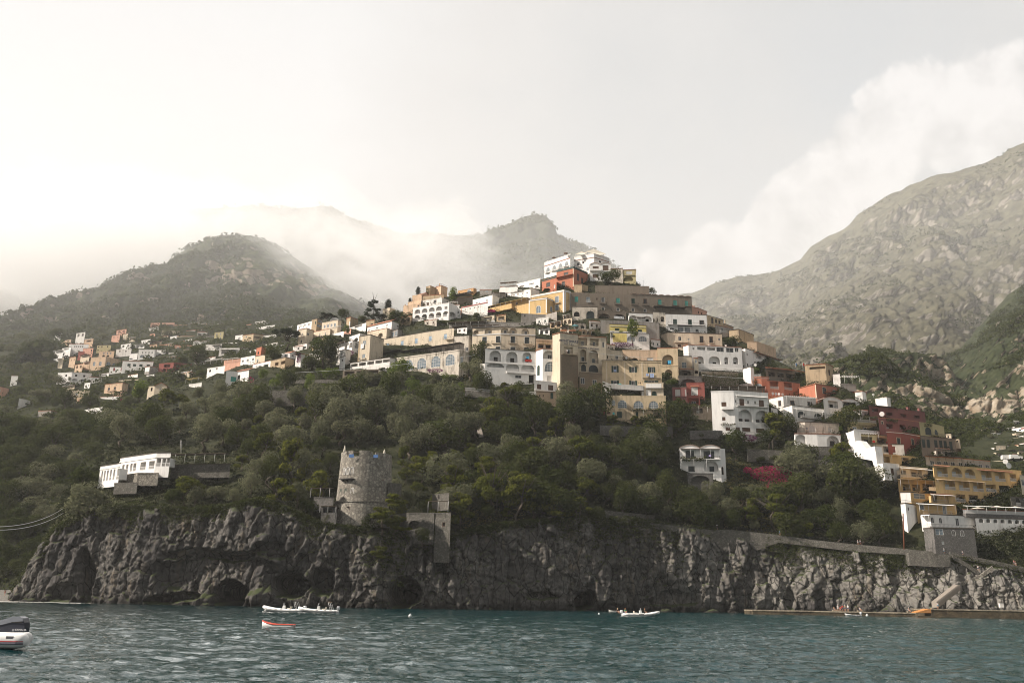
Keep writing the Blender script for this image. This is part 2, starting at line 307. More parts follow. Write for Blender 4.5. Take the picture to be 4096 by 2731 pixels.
layer('left_slope', 'dense dark wood falling to the cove at the left edge', -1500, 900,
      [(-400, 1560), (0, 1640), (150, 1690), (300, 1690), (420, 1680), (700, 1640), (900, 1600)],
      [(-1500, 2360), (-400, 2380), (0, 2385), (120, 2392), (500, 2410), (900, 2420)], [(-400, 420), (0, 420), (400, 405), (900, 405)], [(-400, 300), (0, 292), (500, 292), (900, 300)], M_WOOD, (6, 40), 8, 110, 53, 1, 0, .7)
layer('village_slope', 'green slope under the small village at the right edge', 3550, 4600,
      [(3550, 1800), (3750, 1780), (3900, 1730), (4000, 1690), (4096, 1640), (4300, 1560), (4600, 1500)],
      [(3550, 2100), (4600, 2150)], [(3550, 420), (4600, 440)], [(3550, 345), (4600, 345)], M_WOOD, (3, 40), 8, 80, 63, 1, 0, .7)
# land floor behind, so no gap opens between the layers
zz = MB(); zz.poly([(-1500, 330, -1.5), (1500, 330, -1.5), (2500, 2600, -1.5), (-2500, 2600, -1.5)]); tag(zz.build('valley_floor', EARTH), 'green valley floor behind the headland', None, None, 'structure')
# ------------------------------------------------------------------ sea
def water_mat():
    m, n, l, b = mat('sea_water')
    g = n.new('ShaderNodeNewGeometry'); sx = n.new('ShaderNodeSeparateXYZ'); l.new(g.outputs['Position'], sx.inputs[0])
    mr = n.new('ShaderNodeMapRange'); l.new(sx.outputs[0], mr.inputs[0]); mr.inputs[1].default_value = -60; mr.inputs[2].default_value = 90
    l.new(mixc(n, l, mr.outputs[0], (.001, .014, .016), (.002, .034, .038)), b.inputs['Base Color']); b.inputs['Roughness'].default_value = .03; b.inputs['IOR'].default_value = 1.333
    t1 = world_tex(n, l, 1.3, detail=5, rough=.62, sc3=(.6, 1.3, 1), dist=.5); t2 = world_tex(n, l, 3.0, detail=3, rough=.6, sc3=(.7, 1.2, 1))
    bp = n.new('ShaderNodeBump'); bp.inputs['Distance'].default_value = .10; bp.inputs['Strength'].default_value = 1.0; l.new(mth(n, l, 'MULTIPLY_ADD', t2.outputs[0], .22, t1.outputs[0]), bp.inputs['Height']); l.new(bp.outputs[0], b.inputs['Normal']); return m
WATER = water_mat()
def make_sea():
    ys = np.concatenate([np.linspace(14, 70, 330), np.geomspace(70.2, 330, 640)]); nc = 760; a = np.linspace(-.95, .95, nc)
    Y = np.broadcast_to(ys[:, None], (len(ys), nc)); X = Y*a[None]; p = np.stack([X, Y, 0*X], -1)
    A = np.clip(1.15-Y/420, .45, 1)
    z = .20*fbm(p/np.array([8, 4.5, 1]), 2, 71)+.19*fbm(p/np.array([2.0, 1.0, 1]), 3, 72)+.065*ridg(p/np.array([.75, .4, 1]), 2, 73); p[..., 2] = z*A*1.05-.02
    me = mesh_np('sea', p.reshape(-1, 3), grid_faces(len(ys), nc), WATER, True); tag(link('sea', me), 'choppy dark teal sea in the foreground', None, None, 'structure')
    z2 = MB(); 
    for q in (((-4000, -3000), (4000, 14)), ((-4000, 14), (-10.5, 330)), ((10.5, 14), (4000, 330))): pass
    z2.poly([(-4000, -3000, -.45), (4000, -3000, -.45), (4000, 340, -.45), (-4000, 340, -.45)]); tag(z2.build('open_sea', WATER), 'sea surface stretching away beyond the view', None, None, 'structure')
make_sea()
# ------------------------------------------------------------------ light, sky, air
SAZ, SEL = math.radians(-105), math.radians(36)
sd = Vector((math.sin(SAZ)*math.cos(SEL), math.cos(SAZ)*math.cos(SEL), math.sin(SEL)))
sl = bpy.data.lights.new('sun', 'SUN'); sl.energy = 5.0; sl.angle = math.radians(.6); sl.color = (1, .91, .81); so = link('sun', sl); so.rotation_euler = sd.to_track_quat('Z', 'Y').to_euler()
W = bpy.data.worlds.new('World'); S.world = W; W.use_nodes = True
def make_world():
    n = W.node_tree.nodes; l = W.node_tree.links; bg = n['Background']; out = n['World Output']
    sk = n.new('ShaderNodeTexSky'); sk.sky_type = 'NISHITA'; sk.sun_disc = False; sk.sun_elevation = SEL; sk.sun_rotation = SAZ % (2*math.pi); sk.dust_density = 4; sk.air_density = 1.2
    tc = n.new('ShaderNodeTexCoord'); dirv = tc.outputs['Generated']
    def dotv(v):
        x = n.new('ShaderNodeVectorMath'); x.operation = 'DOT_PRODUCT'; l.new(dirv, x.inputs[0]); x.inputs[1].default_value = v; return x.outputs['Value']
    def noise(sc, det=7, ro=.6, s3=(1, 1, 1), di=0):
        mp = n.new('ShaderNodeMapping'); mp.inputs['Scale'].default_value = s3; mp.inputs['Location'].default_value = (3.37, 1.71, 5.13); l.new(dirv, mp.inputs[0]); t = n.new('ShaderNodeTexNoise'); t.inputs['Scale'].default_value = sc; t.inputs['Detail'].default_value = det; t.inputs['Roughness'].default_value = ro; t.inputs['Distortion'].default_value = di; l.new(mp.outputs[0], t.inputs['Vector']); return t.outputs[0]
    def mapr(v, a, b, c=0, d=1):
        x = n.new('ShaderNodeMapRange'); x.interpolation_type = 'SMOOTHSTEP'; l.new(v, x.inputs[0]); x.inputs[1].default_value = a; x.inputs[2].default_value = b; x.inputs[3].default_value = c; x.inputs[4].default_value = d; return x.outputs[0]
    def dpx(px, py):
        dx, d = ray(px, py); v = Vector((float(dx), 1, float(d))).normalized(); return tuple(v)
    sun = dotv(dpx(-900, -300))
    # thin high veil: pale blue-grey where it is thin, warm white where thick and near the sun
    veil = noise(2.6, 6, .55, (1, 1, 1.6), .4)
    blue = mapr(dotv(dpx(2720, 850)), math.cos(math.radians(27)), math.cos(math.radians(4)))
    nearsun = mapr(sun, .1, 1.0)
    v = mth(n, l, 'MULTIPLY_ADD', veil, .75, mth(n, l, 'MULTIPLY_ADD', nearsun, .46, .20)); v = mth(n, l, 'MULTIPLY_ADD', blue, -.40, v)
    c = ramp(n, l, v, [(.22, (.38, .405, .43)), (.5, (.435, .436, .434)), (.74, (.50, .488, .474)), (1.0, (.57, .562, .553))]).outputs[0]
    # billowing clouds behind the right mountain
    cl = None
    for (x, y, r) in [(2700, 1120, 2.6), (2860, 1080, 3.0), (3050, 1040, 2.8), (3140, 900, 2.6), (3220, 790, 2.4), (3350, 820, 3.2), (3480, 620, 3.4), (3560, 440, 2.4), (3660, 400, 2.6), (3800, 480, 3.2), (3950, 430, 3.6), (4100, 480, 4)]:
        d = mth(n, l, 'DIVIDE', mth(n, l, 'SUBTRACT', dotv(dpx(x, y)), math.cos(math.radians(r))), 1-math.cos(math.radians(r)))
        cl = d if cl is None else mth(n, l, 'MAXIMUM', cl, d)
    puff = noise(20, 9, .62); puff2 = noise(5, 5, .5)
    ca = mapr(mth(n, l, 'MULTIPLY_ADD', puff, 1.9, mth(n, l, 'ADD', cl, mth(n, l, 'MULTIPLY', puff2, .8))), 1.28, 1.72)
    cc = ramp(n, l, puff, [(.3, (.45, .44, .43)), (.58, (.62, .60, .585))]).outputs[0]
    c2 = mixc(n, l, mth(n, l, 'MULTIPLY', ca, .9), c, cc)
    # the physical sky shows through where the veil is thin
    ns = n.new('ShaderNodeVectorMath'); ns.operation = 'SCALE'; l.new(sk.outputs[0], ns.inputs[0]); ns.inputs['Scale'].default_value = .06
    fin = mixc(n, l, .08, c2, ns.outputs[0])
    up = n.new('ShaderNodeSeparateXYZ'); l.new(dirv, up.inputs[0]); 
    # the sky over and behind the viewer is dimmed to shape the ambient light
    bk = mapr(up.outputs[1], -.6, .3, .70, 1.0); top = mapr(up.outputs[2], .55, .9, 1.0, .8)
    fs = n.new('ShaderNodeVectorMath'); fs.operation = 'SCALE'; l.new(fin, fs.inputs[0]); l.new(mth(n, l, 'MULTIPLY', bk, top), fs.inputs['Scale'])
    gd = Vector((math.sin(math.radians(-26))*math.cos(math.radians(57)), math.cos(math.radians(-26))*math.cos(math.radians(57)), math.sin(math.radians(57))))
    gl = mth(n, l, 'MULTIPLY', mth(n, l, 'POWER', mapr(dotv(tuple(gd)), math.cos(math.radians(18)), math.cos(math.radians(5))), 1.0), mth(n, l, 'MULTIPLY_ADD', noise(3.5, 5), 11.0, 2.0))   # glow lobe added to the sky above the frame, for glints on the sea
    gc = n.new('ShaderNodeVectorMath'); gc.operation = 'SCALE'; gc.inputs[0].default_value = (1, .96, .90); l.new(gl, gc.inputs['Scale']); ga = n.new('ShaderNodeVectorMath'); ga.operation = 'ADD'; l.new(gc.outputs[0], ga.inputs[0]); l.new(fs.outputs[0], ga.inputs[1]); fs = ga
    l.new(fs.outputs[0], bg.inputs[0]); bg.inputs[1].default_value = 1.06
make_world()
def make_haze(dens=.00008):
    z = MB(); z.box(-1900, 1900, -40, 3000, -3.2, 1150); m = bpy.data.materials.new('haze'); m.use_nodes = True; n = m.node_tree.nodes; l = m.node_tree.links
    n.remove(n['Principled BSDF']); pv = n.new('ShaderNodeVolumePrincipled'); pv.inputs['Color'].default_value = (.97, .96, .95, 1); pv.inputs['Density'].default_value = dens; pv.inputs['Anisotropy'].default_value = .2; l.new(pv.outputs[0], n['Material Output'].inputs['Volume'])
    tag(z.build('haze', m), 'thin pale haze in the air', None, None, 'stuff')
make_haze()
def make_mist():
    blobs = [(60, 990, 1000, 190, 100), (330, 985, 960, 190, 80), (620, 950, 1000, 180, 70), (860, 915, 1100, 170, 62), (1080, 930, 1080, 160, 62), (1270, 985, 950, 150, 80), (1430, 1060, 800, 120, 80), (1580, 1130, 820, 140, 90), (1760, 1130, 860, 125, 90), (1700, 990, 1080, 80, 50), (1880, 1010, 1000, 50, 60), (200, 1110, 860, 170, 70), (500, 1050, 900, 120, 60)]
    cs = [(P(x, y, Y), r, h) for x, y, Y, r, h in blobs]
    lo = [-1400, 436, -2]; hi = [1300, 1500, 700]
    z = MB(); z.box(lo[0], hi[0], lo[1], hi[1], lo[2], hi[2]); m = bpy.data.materials.new('mist_vapour'); m.use_nodes = True; n = m.node_tree.nodes; l = m.node_tree.links
    n.remove(n['Principled BSDF']); pv = n.new('ShaderNodeVolumePrincipled'); pv.inputs['Color'].default_value = (.93, .925, .92, 1); pv.inputs['Anisotropy'].default_value = .1
    g = n.new('ShaderNodeTexCoord'); acc = None
    for c, r, h in cs:
        s = n.new('ShaderNodeVectorMath'); s.operation = 'SUBTRACT'; l.new(g.outputs['Object'], s.inputs[0]); s.inputs[1].default_value = c
        k = n.new('ShaderNodeVectorMath'); k.operation = 'MULTIPLY'; l.new(s.outputs[0], k.inputs[0]); k.inputs[1].default_value = (1/r, 1/r, 1/h)
        e = n.new('ShaderNodeVectorMath'); e.operation = 'LENGTH'; l.new(k.outputs[0], e.inputs[0]); d = mth(n, l, 'MAXIMUM', mth(n, l, 'SUBTRACT', 1, e.outputs['Value']), 0)
        acc = d if acc is None else mth(n, l, 'ADD', acc, d)
    t = tex(n, l, .0115, detail=6, rough=.62, sc3=(1, 1, 1.5), dist=.9)
    q = mth(n, l, 'MULTIPLY_ADD', t.outputs[0], 5.5, mth(n, l, 'SUBTRACT', mth(n, l, 'MULTIPLY', acc, 1.6), 3.35)); q = mth(n, l, 'MULTIPLY', mth(n, l, 'MAXIMUM', q, 0), .015)
    sx = n.new('ShaderNodeSeparateXYZ'); l.new(g.outputs['Object'], sx.inputs[0])
    def mr(v, a, b):
        x = n.new('ShaderNodeMapRange'); x.interpolation_type = 'SMOOTHSTEP'; l.new(v, x.inputs[0]); x.inputs[1].default_value = a; x.inputs[2].default_value = b; return x.outputs[0]
    base = mth(n, l, 'MULTIPLY', mth(n, l, 'MULTIPLY', mth(n, l, 'MULTIPLY_ADD', mr(sx.outputs[0], 150, -450), .25, .75), mr(sx.outputs[1], 440, 680)), mth(n, l, 'MULTIPLY', mr(sx.outputs[2], 620, 230), 0.0011))
    l.new(mth(n, l, 'ADD', base, mth(n, l, 'MULTIPLY', q, mth(n, l, 'GREATER_THAN', acc, .001))), pv.inputs['Density']); l.new(pv.outputs[0], n['Material Output'].inputs['Volume'])
    m.cycles.volume_sampling = 'DISTANCE'; o = z.build('mist', m); tag(o, 'bright bank of mist drifting over the left mountains', None, None, 'stuff'); return o
make_mist()
# ------------------------------------------------------------------ depth of the ground under a photo pixel
def slopeY(px, py, foot, ridge, yf, yr):
    zf = dz(px, foot)*yf; zr = dz(px, ridge)*yr; b = (zr-zf)/(yr-yf); den = dz(px, py)-b
    if den > -.01: return yr
    return float(np.clip((zf-b*yf)/den, yf*.98, yr*1.03))
def groundY(px, py, where=None):
    if where == 'left': return slopeY(px, py, np.interp(px, [-400, 0, 500], [2420, 2385, 2410]), np.interp(px, [0, 150, 300, 420, 700, 900], [1640, 1690, 1690, 1680, 1640, 1600]), 293, 412)
    if where == 'right': return slopeY(px, py, 2100, np.interp(px, [3550, 3750, 3900, 4000, 4096, 4300], [1800, 1780, 1730, 1690, 1640, 1560]), 345, 432)
    if where == 'spur': return slopeY(px, py, 1800, float(np.interp(px, [3150, 3300, 3400, 3480, 3600, 3700, 3800, 3850, 3950, 4050, 4096], [1560, 1470, 1450, 1400, 1420, 1440, 1420, 1380, 1270, 1170, 1130])), 430, float(np.interp(px, [3150, 3400, 3900], [520, 540, 640])))
    if where == 'valley' or (where is None and px < 1130 and py < Rr(px)-12):
        return slopeY(px, py, np.interp(px, [0, 500, 1100, 1800], [1750, 1720, 1520, 1500]), 1295, np.interp(px, [-300, 500, 1100, 1800], [470, 450, 455, 480]), 622)
    return float(hillY(px, py))
# ------------------------------------------------------------------ surface materials for buildings
def plaster(name, c, dirt=.35, dcol=(.09, .075, .055)):
    k = 'plaster_'+name
    if k in _M: return _M[k]
    m, n, l, b = mat(k); a = world_tex(n, l, .35, detail=6, rough=.65); s = world_tex(n, l, .9, detail=6, rough=.7, sc3=(1, 1, .16)); f = world_tex(n, l, 5, detail=4)
    x = mixc(n, l, a.outputs[0], tuple(v*.86 for v in c), tuple(min(v*1.1, .9) for v in c))
    d = ramp(n, l, mth(n, l, 'MULTIPLY_ADD', a.outputs[0], .5, mth(n, l, 'MULTIPLY', s.outputs[0], .75)), [(.60, (0, 0, 0)), (.80, (dirt, dirt, dirt))])
    l.new(mixc(n, l, d.outputs[0], x, dcol), b.inputs['Base Color']); b.inputs['Roughness'].default_value = .92; b.inputs['Specular IOR Level'].default_value = .15
    bump(n, l, b, f.outputs[0], .03, .5); _M[k] = m; return m
def masonry(name, c1, c2, mortar, sc=1.0, brick=False):
    k = 'masonry_'+name
    if k in _M: return _M[k]
    m, n, l, b = mat(k)
    if brick:
        tc = n.new('ShaderNodeTexCoord'); sx = n.new('ShaderNodeSeparateXYZ'); l.new(tc.outputs['Object'], sx.inputs[0]); cx = n.new('ShaderNodeCombineXYZ'); l.new(mth(n, l, 'ADD', sx.outputs[0], sx.outputs[1]), cx.inputs[0]); l.new(sx.outputs[2], cx.inputs[1])
        t = n.new('ShaderNodeTexBrick'); l.new(cx.outputs[0], t.inputs['Vector']); t.inputs['Scale'].default_value = sc; t.inputs['Color1'].default_value = (*c1, 1); t.inputs['Color2'].default_value = (*c2, 1); t.inputs['Mortar'].default_value = (*mortar, 1); t.inputs['Mortar Size'].default_value = .05; col = t.outputs['Color']; hh = t.outputs['Fac']
    else:
        t = world_tex(n, l, 1.0/ sc, 'Voronoi'); t2 = world_tex(n, l, 1.0/sc, 'Voronoi'); t2.feature = 'DISTANCE_TO_EDGE'
        r = n.new('ShaderNodeSeparateColor'); l.new(t.outputs['Color'], r.inputs[0])
        col = mixc(n, l, ramp(n, l, t2.outputs['Distance'], [(.02, (0, 0, 0)), (.12, (1, 1, 1))]).outputs[0], mortar, mixc(n, l, r.outputs[0], c1, c2)); hh = t2.outputs['Distance']
    a = world_tex(n, l, .3, detail=6); col = mixc(n, l, a.outputs[0], tuple(v*.0 for v in c1), col) if False else mixc(n, l, .35, col, mixc(n, l, a.outputs[0], (.05, .045, .04), tuple(min(1, v*1.5) for v in c2)))
    l.new(col, b.inputs['Base Color']); b.inputs['Roughness'].default_value = .95; b.inputs['Specular IOR Level'].default_value = .15; bump(n, l, b, hh, .12, .7); _M[k] = m; return m
def canvas(name, c): return plain('canvas_'+name, c, .9)
def glassy(name, c, r=.12):
    if name in _M: return _M[name]
    m, n, l, b = mat(name); t = world_tex(n, l, .6, detail=2); l.new(mixc(n, l, t.outputs[0], tuple(v*.6 for v in c), tuple(v*1.3 for v in c)), b.inputs['Base Color']); b.inputs['Roughness'].default_value = r; b.inputs['Specular IOR Level'].default_value = .35; _M[name] = m; return m
CO = dict(white=(.80, .775, .74), white2=(.70, .67, .63), cream=(.64, .54, .41), beige=(.56, .48, .37), peach=(.58, .42, .29), ochre=(.56, .44, .29), yellow=(.58, .40, .19), lemon=(.70, .58, .20), orange=(.50, .30, .15),
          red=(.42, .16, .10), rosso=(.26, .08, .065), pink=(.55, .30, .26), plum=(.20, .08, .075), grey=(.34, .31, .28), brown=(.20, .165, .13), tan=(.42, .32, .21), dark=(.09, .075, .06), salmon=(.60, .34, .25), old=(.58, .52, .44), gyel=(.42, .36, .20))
DIRT = dict(white=.25, old=.95, cream=.35, beige=.6, brown=.5, ochre=.55, peach=.5, grey=.6, white2=.5, tan=.6, red=.3, rosso=.3)
def wallmat(c):
    if c == 'stone': return masonry('rubble', (.06, .055, .048), (.16, .15, .13), (.03, .028, .024), .6)
    if c == 'tower': return masonry('tower_rubble', (.11, .10, .085), (.34, .31, .26), (.045, .04, .035), .85)
    if c == 'brick': return masonry('tuff_blocks', (.22, .165, .11), (.33, .25, .17), (.12, .095, .07), 1.6, True)
    if c == 'darkstone': return masonry('dark_rubble', (.085, .08, .075), (.17, .16, .15), (.05, .047, .043), .45)
    return plaster(c, CO[c], DIRT.get(c, .35))
def tile_mat(c=(.32, .13, .07), k='terracotta_tiles'):
    if k in _M: return _M[k]
    m, n, l, b = mat(k); t = world_tex(n, l, 2.2, detail=4, sc3=(1, 1, .4)); v = world_tex(n, l, 5, 'Voronoi'); l.new(mixc(n, l, t.outputs[0], tuple(x*.45 for x in c), tuple(x*1.4 for x in c)), b.inputs['Base Color']); b.inputs['Roughness'].default_value = .95; bump(n, l, b, v.outputs[0], .08); _M[k] = m; return m
def leaf_mat(name, a, b_, c, hue=.35, tr=.35):
    if name in _M: return _M[name]
    m, n, l, b = mat(name); oi = n.new('ShaderNodeObjectInfo'); t = world_tex(n, l, .9, detail=4, rough=.6)
    x = mixc(n, l, ramp(n, l, t.outputs[0], [(.35, (0, 0, 0)), (.65, (1, 1, 1))]).outputs[0], a, b_); x = mixc(n, l, mth(n, l, 'MULTIPLY', oi.outputs['Random'], hue*2), x, c)
    df = n.new('ShaderNodeBsdfDiffuse'); l.new(x, df.inputs[0]); ts = n.new('ShaderNodeBsdfTranslucent'); l.new(mixc(n, l, .5, x, tuple(min(1, v*1.8) for v in b_)), ts.inputs[0])
    ms = n.new('ShaderNodeMixShader'); ms.inputs[0].default_value = tr; l.new(df.outputs[0], ms.inputs[1]); l.new(ts.outputs[0], ms.inputs[2]); l.new(ms.outputs[0], n['Material Output'].inputs[0]); n.remove(b); _M[name] = m; return m
M_OLIVE = leaf_mat('olive_leaves', (.036, .040, .022), (.17, .17, .10), (.045, .052, .027), .35)
M_BROAD = leaf_mat('broad_leaves', (.007, .012, .004), (.046, .058, .015), (.052, .057, .02), .45)
M_UNDER = leaf_mat('undergrowth_leaves', (.008, .012, .004), (.026, .032, .011), (.02, .022, .010), .3, .2)
M_BRIGHT = leaf_mat('citrus_leaves', (.045, .075, .014), (.12, .15, .030), (.05, .07, .02), .4, .45)
M_PINE = leaf_mat('pine_needles', (.012, .018, .005), (.14, .145, .025), (.03, .04, .010), .35, .3)
M_CYP = leaf_mat('cypress_leaves', (.010, .016, .009), (.028, .036, .018), (.015, .022, .010), .4, .15)
M_VINE = leaf_mat('vine_leaves', (.022, .034, .010), (.07, .08, .022), (.05, .05, .02), .3)
M_BOUG = leaf_mat('magenta_blossom', (.10, .010, .035), (.40, .02, .10), (.28, .02, .10), .5, .4)
M_PURP = leaf_mat('purple_blossom', (.06, .014, .045), (.17, .035, .12), (.10, .02, .08), .4, .4)
M_DRY = leaf_mat('dry_grass', (.07, .065, .025), (.18, .15, .06), (.10, .09, .03), .3)
M_BARK = plain('bark', (.075, .060, .045), .95)
FR = plain('white_joinery', (.62, .60, .57), .6); FRB = plain('brown_joinery', (.10, .055, .035), .6); FRG = plain('green_joinery', (.018, .045, .035), .6); FRT = plain('teal_joinery', (.06, .30, .25), .6); FRL = plain('light_blue_joinery', (.30, .40, .50), .6)
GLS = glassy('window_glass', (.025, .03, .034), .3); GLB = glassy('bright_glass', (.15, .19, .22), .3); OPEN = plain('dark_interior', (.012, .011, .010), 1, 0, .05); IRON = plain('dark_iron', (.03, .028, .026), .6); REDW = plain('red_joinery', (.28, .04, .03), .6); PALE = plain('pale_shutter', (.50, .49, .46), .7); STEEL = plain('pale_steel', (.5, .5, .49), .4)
# style: frame, fill, columns, rows, open shutters, raised surround
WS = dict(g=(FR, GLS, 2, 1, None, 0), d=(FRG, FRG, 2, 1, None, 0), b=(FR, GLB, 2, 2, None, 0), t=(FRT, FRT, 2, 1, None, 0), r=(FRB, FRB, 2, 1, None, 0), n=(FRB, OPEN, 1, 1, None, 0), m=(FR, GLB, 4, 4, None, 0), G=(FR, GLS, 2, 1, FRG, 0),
          D=(FRG, GLS, 2, 1, None, FR), s=(FR, PALE, 2, 1, None, 0), R=(REDW, REDW, 2, 1, None, 0), B=(FRL, FRL, 2, 1, None, 0), M=(FRG, GLS, 4, 4, None, 0), q=(FRB, GLS, 2, 1, None, FRB), y=(FRG, GLS, 2, 1, None, plaster('cream', CO['cream'])), w=(FR, GLB, 2, 1, None, FR))
def outline(w, h, rise, t, n=8):
    w2 = w/2-t; pts = [(-w2, t), (w2, t)]
    if rise <= 0: return pts+[(w2, h-t), (-w2, h-t)]
    s = h-rise
    for i in range(n+1):
        a = math.pi*i/n; pts.append((w2*math.cos(a), s+max(rise-t, .02)*math.sin(a)))
    return pts
_W = {}
def win_mesh(style, w, h, arch, kind):
    k = (style, round(w, 1), round(h, 1), arch)
    if k in _W: return _W[k]
    fr, fill, nc, nr, sh, sur = WS[style]; m = MB(); rise = min(w/2, h*.6) if arch else 0; t = min(.10, w*.12)
    o = outline(w, h, rise, 0); i = outline(w, h, rise, t); N = len(o)
    m.poly([(x, .12, z) for x, z in i], 1)
    for a in range(N):
        b = (a+1) % N; m.poly([(o[a][0], .05, o[a][1]), (o[b][0], .05, o[b][1]), (i[b][0], .05, i[b][1]), (i[a][0], .05, i[a][1])], 0); m.poly([(i[a][0], .05, i[a][1]), (i[b][0], .05, i[b][1]), (i[b][0], .12, i[b][1]), (i[a][0], .12, i[a][1])], 0)
    for c in range(1, nc):
        x = -w/2+w*c/nc; top = h-rise+(rise*math.sqrt(max(0, 1-(2*x/w)**2)) if rise else 0); m.box(x-t*.4, x+t*.4, .06, .125, t, top-t*.5, 0)
    for r in range(1, nr):
        z = h*r/nr; hw = w/2-t if z < h-rise or not rise else w/2*math.sqrt(max(0.01, 1-((z-(h-rise))/rise)**2))-t
        if hw > .1: m.box(-hw, hw, .062, .123, z-t*.35, z+t*.35, 0)
    if sur:
        so = outline(w+.3, h+.15, rise+(.15 if rise else 0), 0)
        for a in range(1, N):
            b = (a+1) % N; 
            m.poly([(so[a][0], -.03, so[a][1]), (so[b][0], -.03, so[b][1]), (o[b][0], -.03, o[b][1]), (o[a][0], -.03, o[a][1])], 2); m.poly([(so[b][0], -.03, so[b][1]), (so[a][0], -.03, so[a][1]), (so[a][0], 0, so[a][1]), (so[b][0], 0, so[b][1])], 2)
    me = m.mesh(kind, [fr, fill, sur or fr]); _W[k] = me; return me
def shutter_mesh(w, h):
    k = ('sh', round(w, 1), round(h, 1))
    if k in _W: return _W[k]
    m = MB(); m.box(0, w, -.06, -.01, 0, h)
    for z in np.arange(.12, h-.1, .16): m.box(.06, w-.06, -.075, -.061, z, z+.07)
    _W[k] = m.mesh('shutter', FRG); return _W[k]
RAILM = dict(i=IRON, w=FR, g=STEEL)
def railing(m, a, b, h, style, mi=0):
    """straight railing from a to b (x, y at z) into MB m"""
    a = Vector(a); b = Vector(b); L = (b-a).length
    if L < .2: return
    d = (b-a)/L; up = Vector((0, 0, 1))
    if style == 's':
        q = Vector((d.y, -d.x, 0))*.07; m.hexa([a-q, b-q, b+q, a+q, a-q+up*h, b-q+up*h, b+q+up*h, a+q+up*h], mi); return
    r = .035 if style != 'w' else .07
    m.bar(a+up*h, b+up*h, r, mi, 4); m.bar(a+up*.1, b+up*.1, r*.7, mi, 4); sp = .3 if style == 'w' else .4; n = max(2, int(L/sp))
    for i in range(n+1):
        p = a+d*(L*i/n); m.bar(p, p+up*h, (.055 if style == 'w' else .018), mi, 4, cap=False)
def foliage_quads(C, Nn, size, r):
    """leaf quads at centres C facing roughly Nn"""
    n = len(C); t = Nn+r.normal(0, .38, (n, 3)); t /= np.linalg.norm(t, axis=1, keepdims=True)+1e-9; a = np.cross(t, r.normal(0, 1, (n, 3))); a /= np.linalg.norm(a, axis=1, keepdims=True)+1e-9; b = np.cross(t, a)
    s = (size*r.uniform(.6, 1.3, n))[:, None]; k = r.uniform(.45, .9, n)[:, None]
    V = np.stack([C-a*s, C-b*s*k, C+a*s, C+b*s*k], 1).reshape(-1, 3); return V, np.arange(n*4).reshape(n, 4)
def leafy_box(name, m, x0, x1, y0, y1, z0, z1, n, size, parent=None, loc=None, hang=0):
    """a loose band of leaves, for vines and hedges"""
    r = np.random.default_rng(int(abs(x0*31+z1*7+n)) % 9999); C = r.uniform((x0, y0, z0), (x1, y1, z1), (n, 3)); C[:, 2] += .25*np.sin(C[:, 0]*1.7)+.15*r.normal(0, 1, n)-hang*r.exponential(.4, n)
    V, Fq = foliage_quads(C, r.normal(0, 1, (n, 3))+np.array([0, -.4, .8]), np.full(n, size), r); return link(name, mesh_np(name, V, Fq, m), parent, loc)
class Building: pass
NB = [0]; ALLB = []
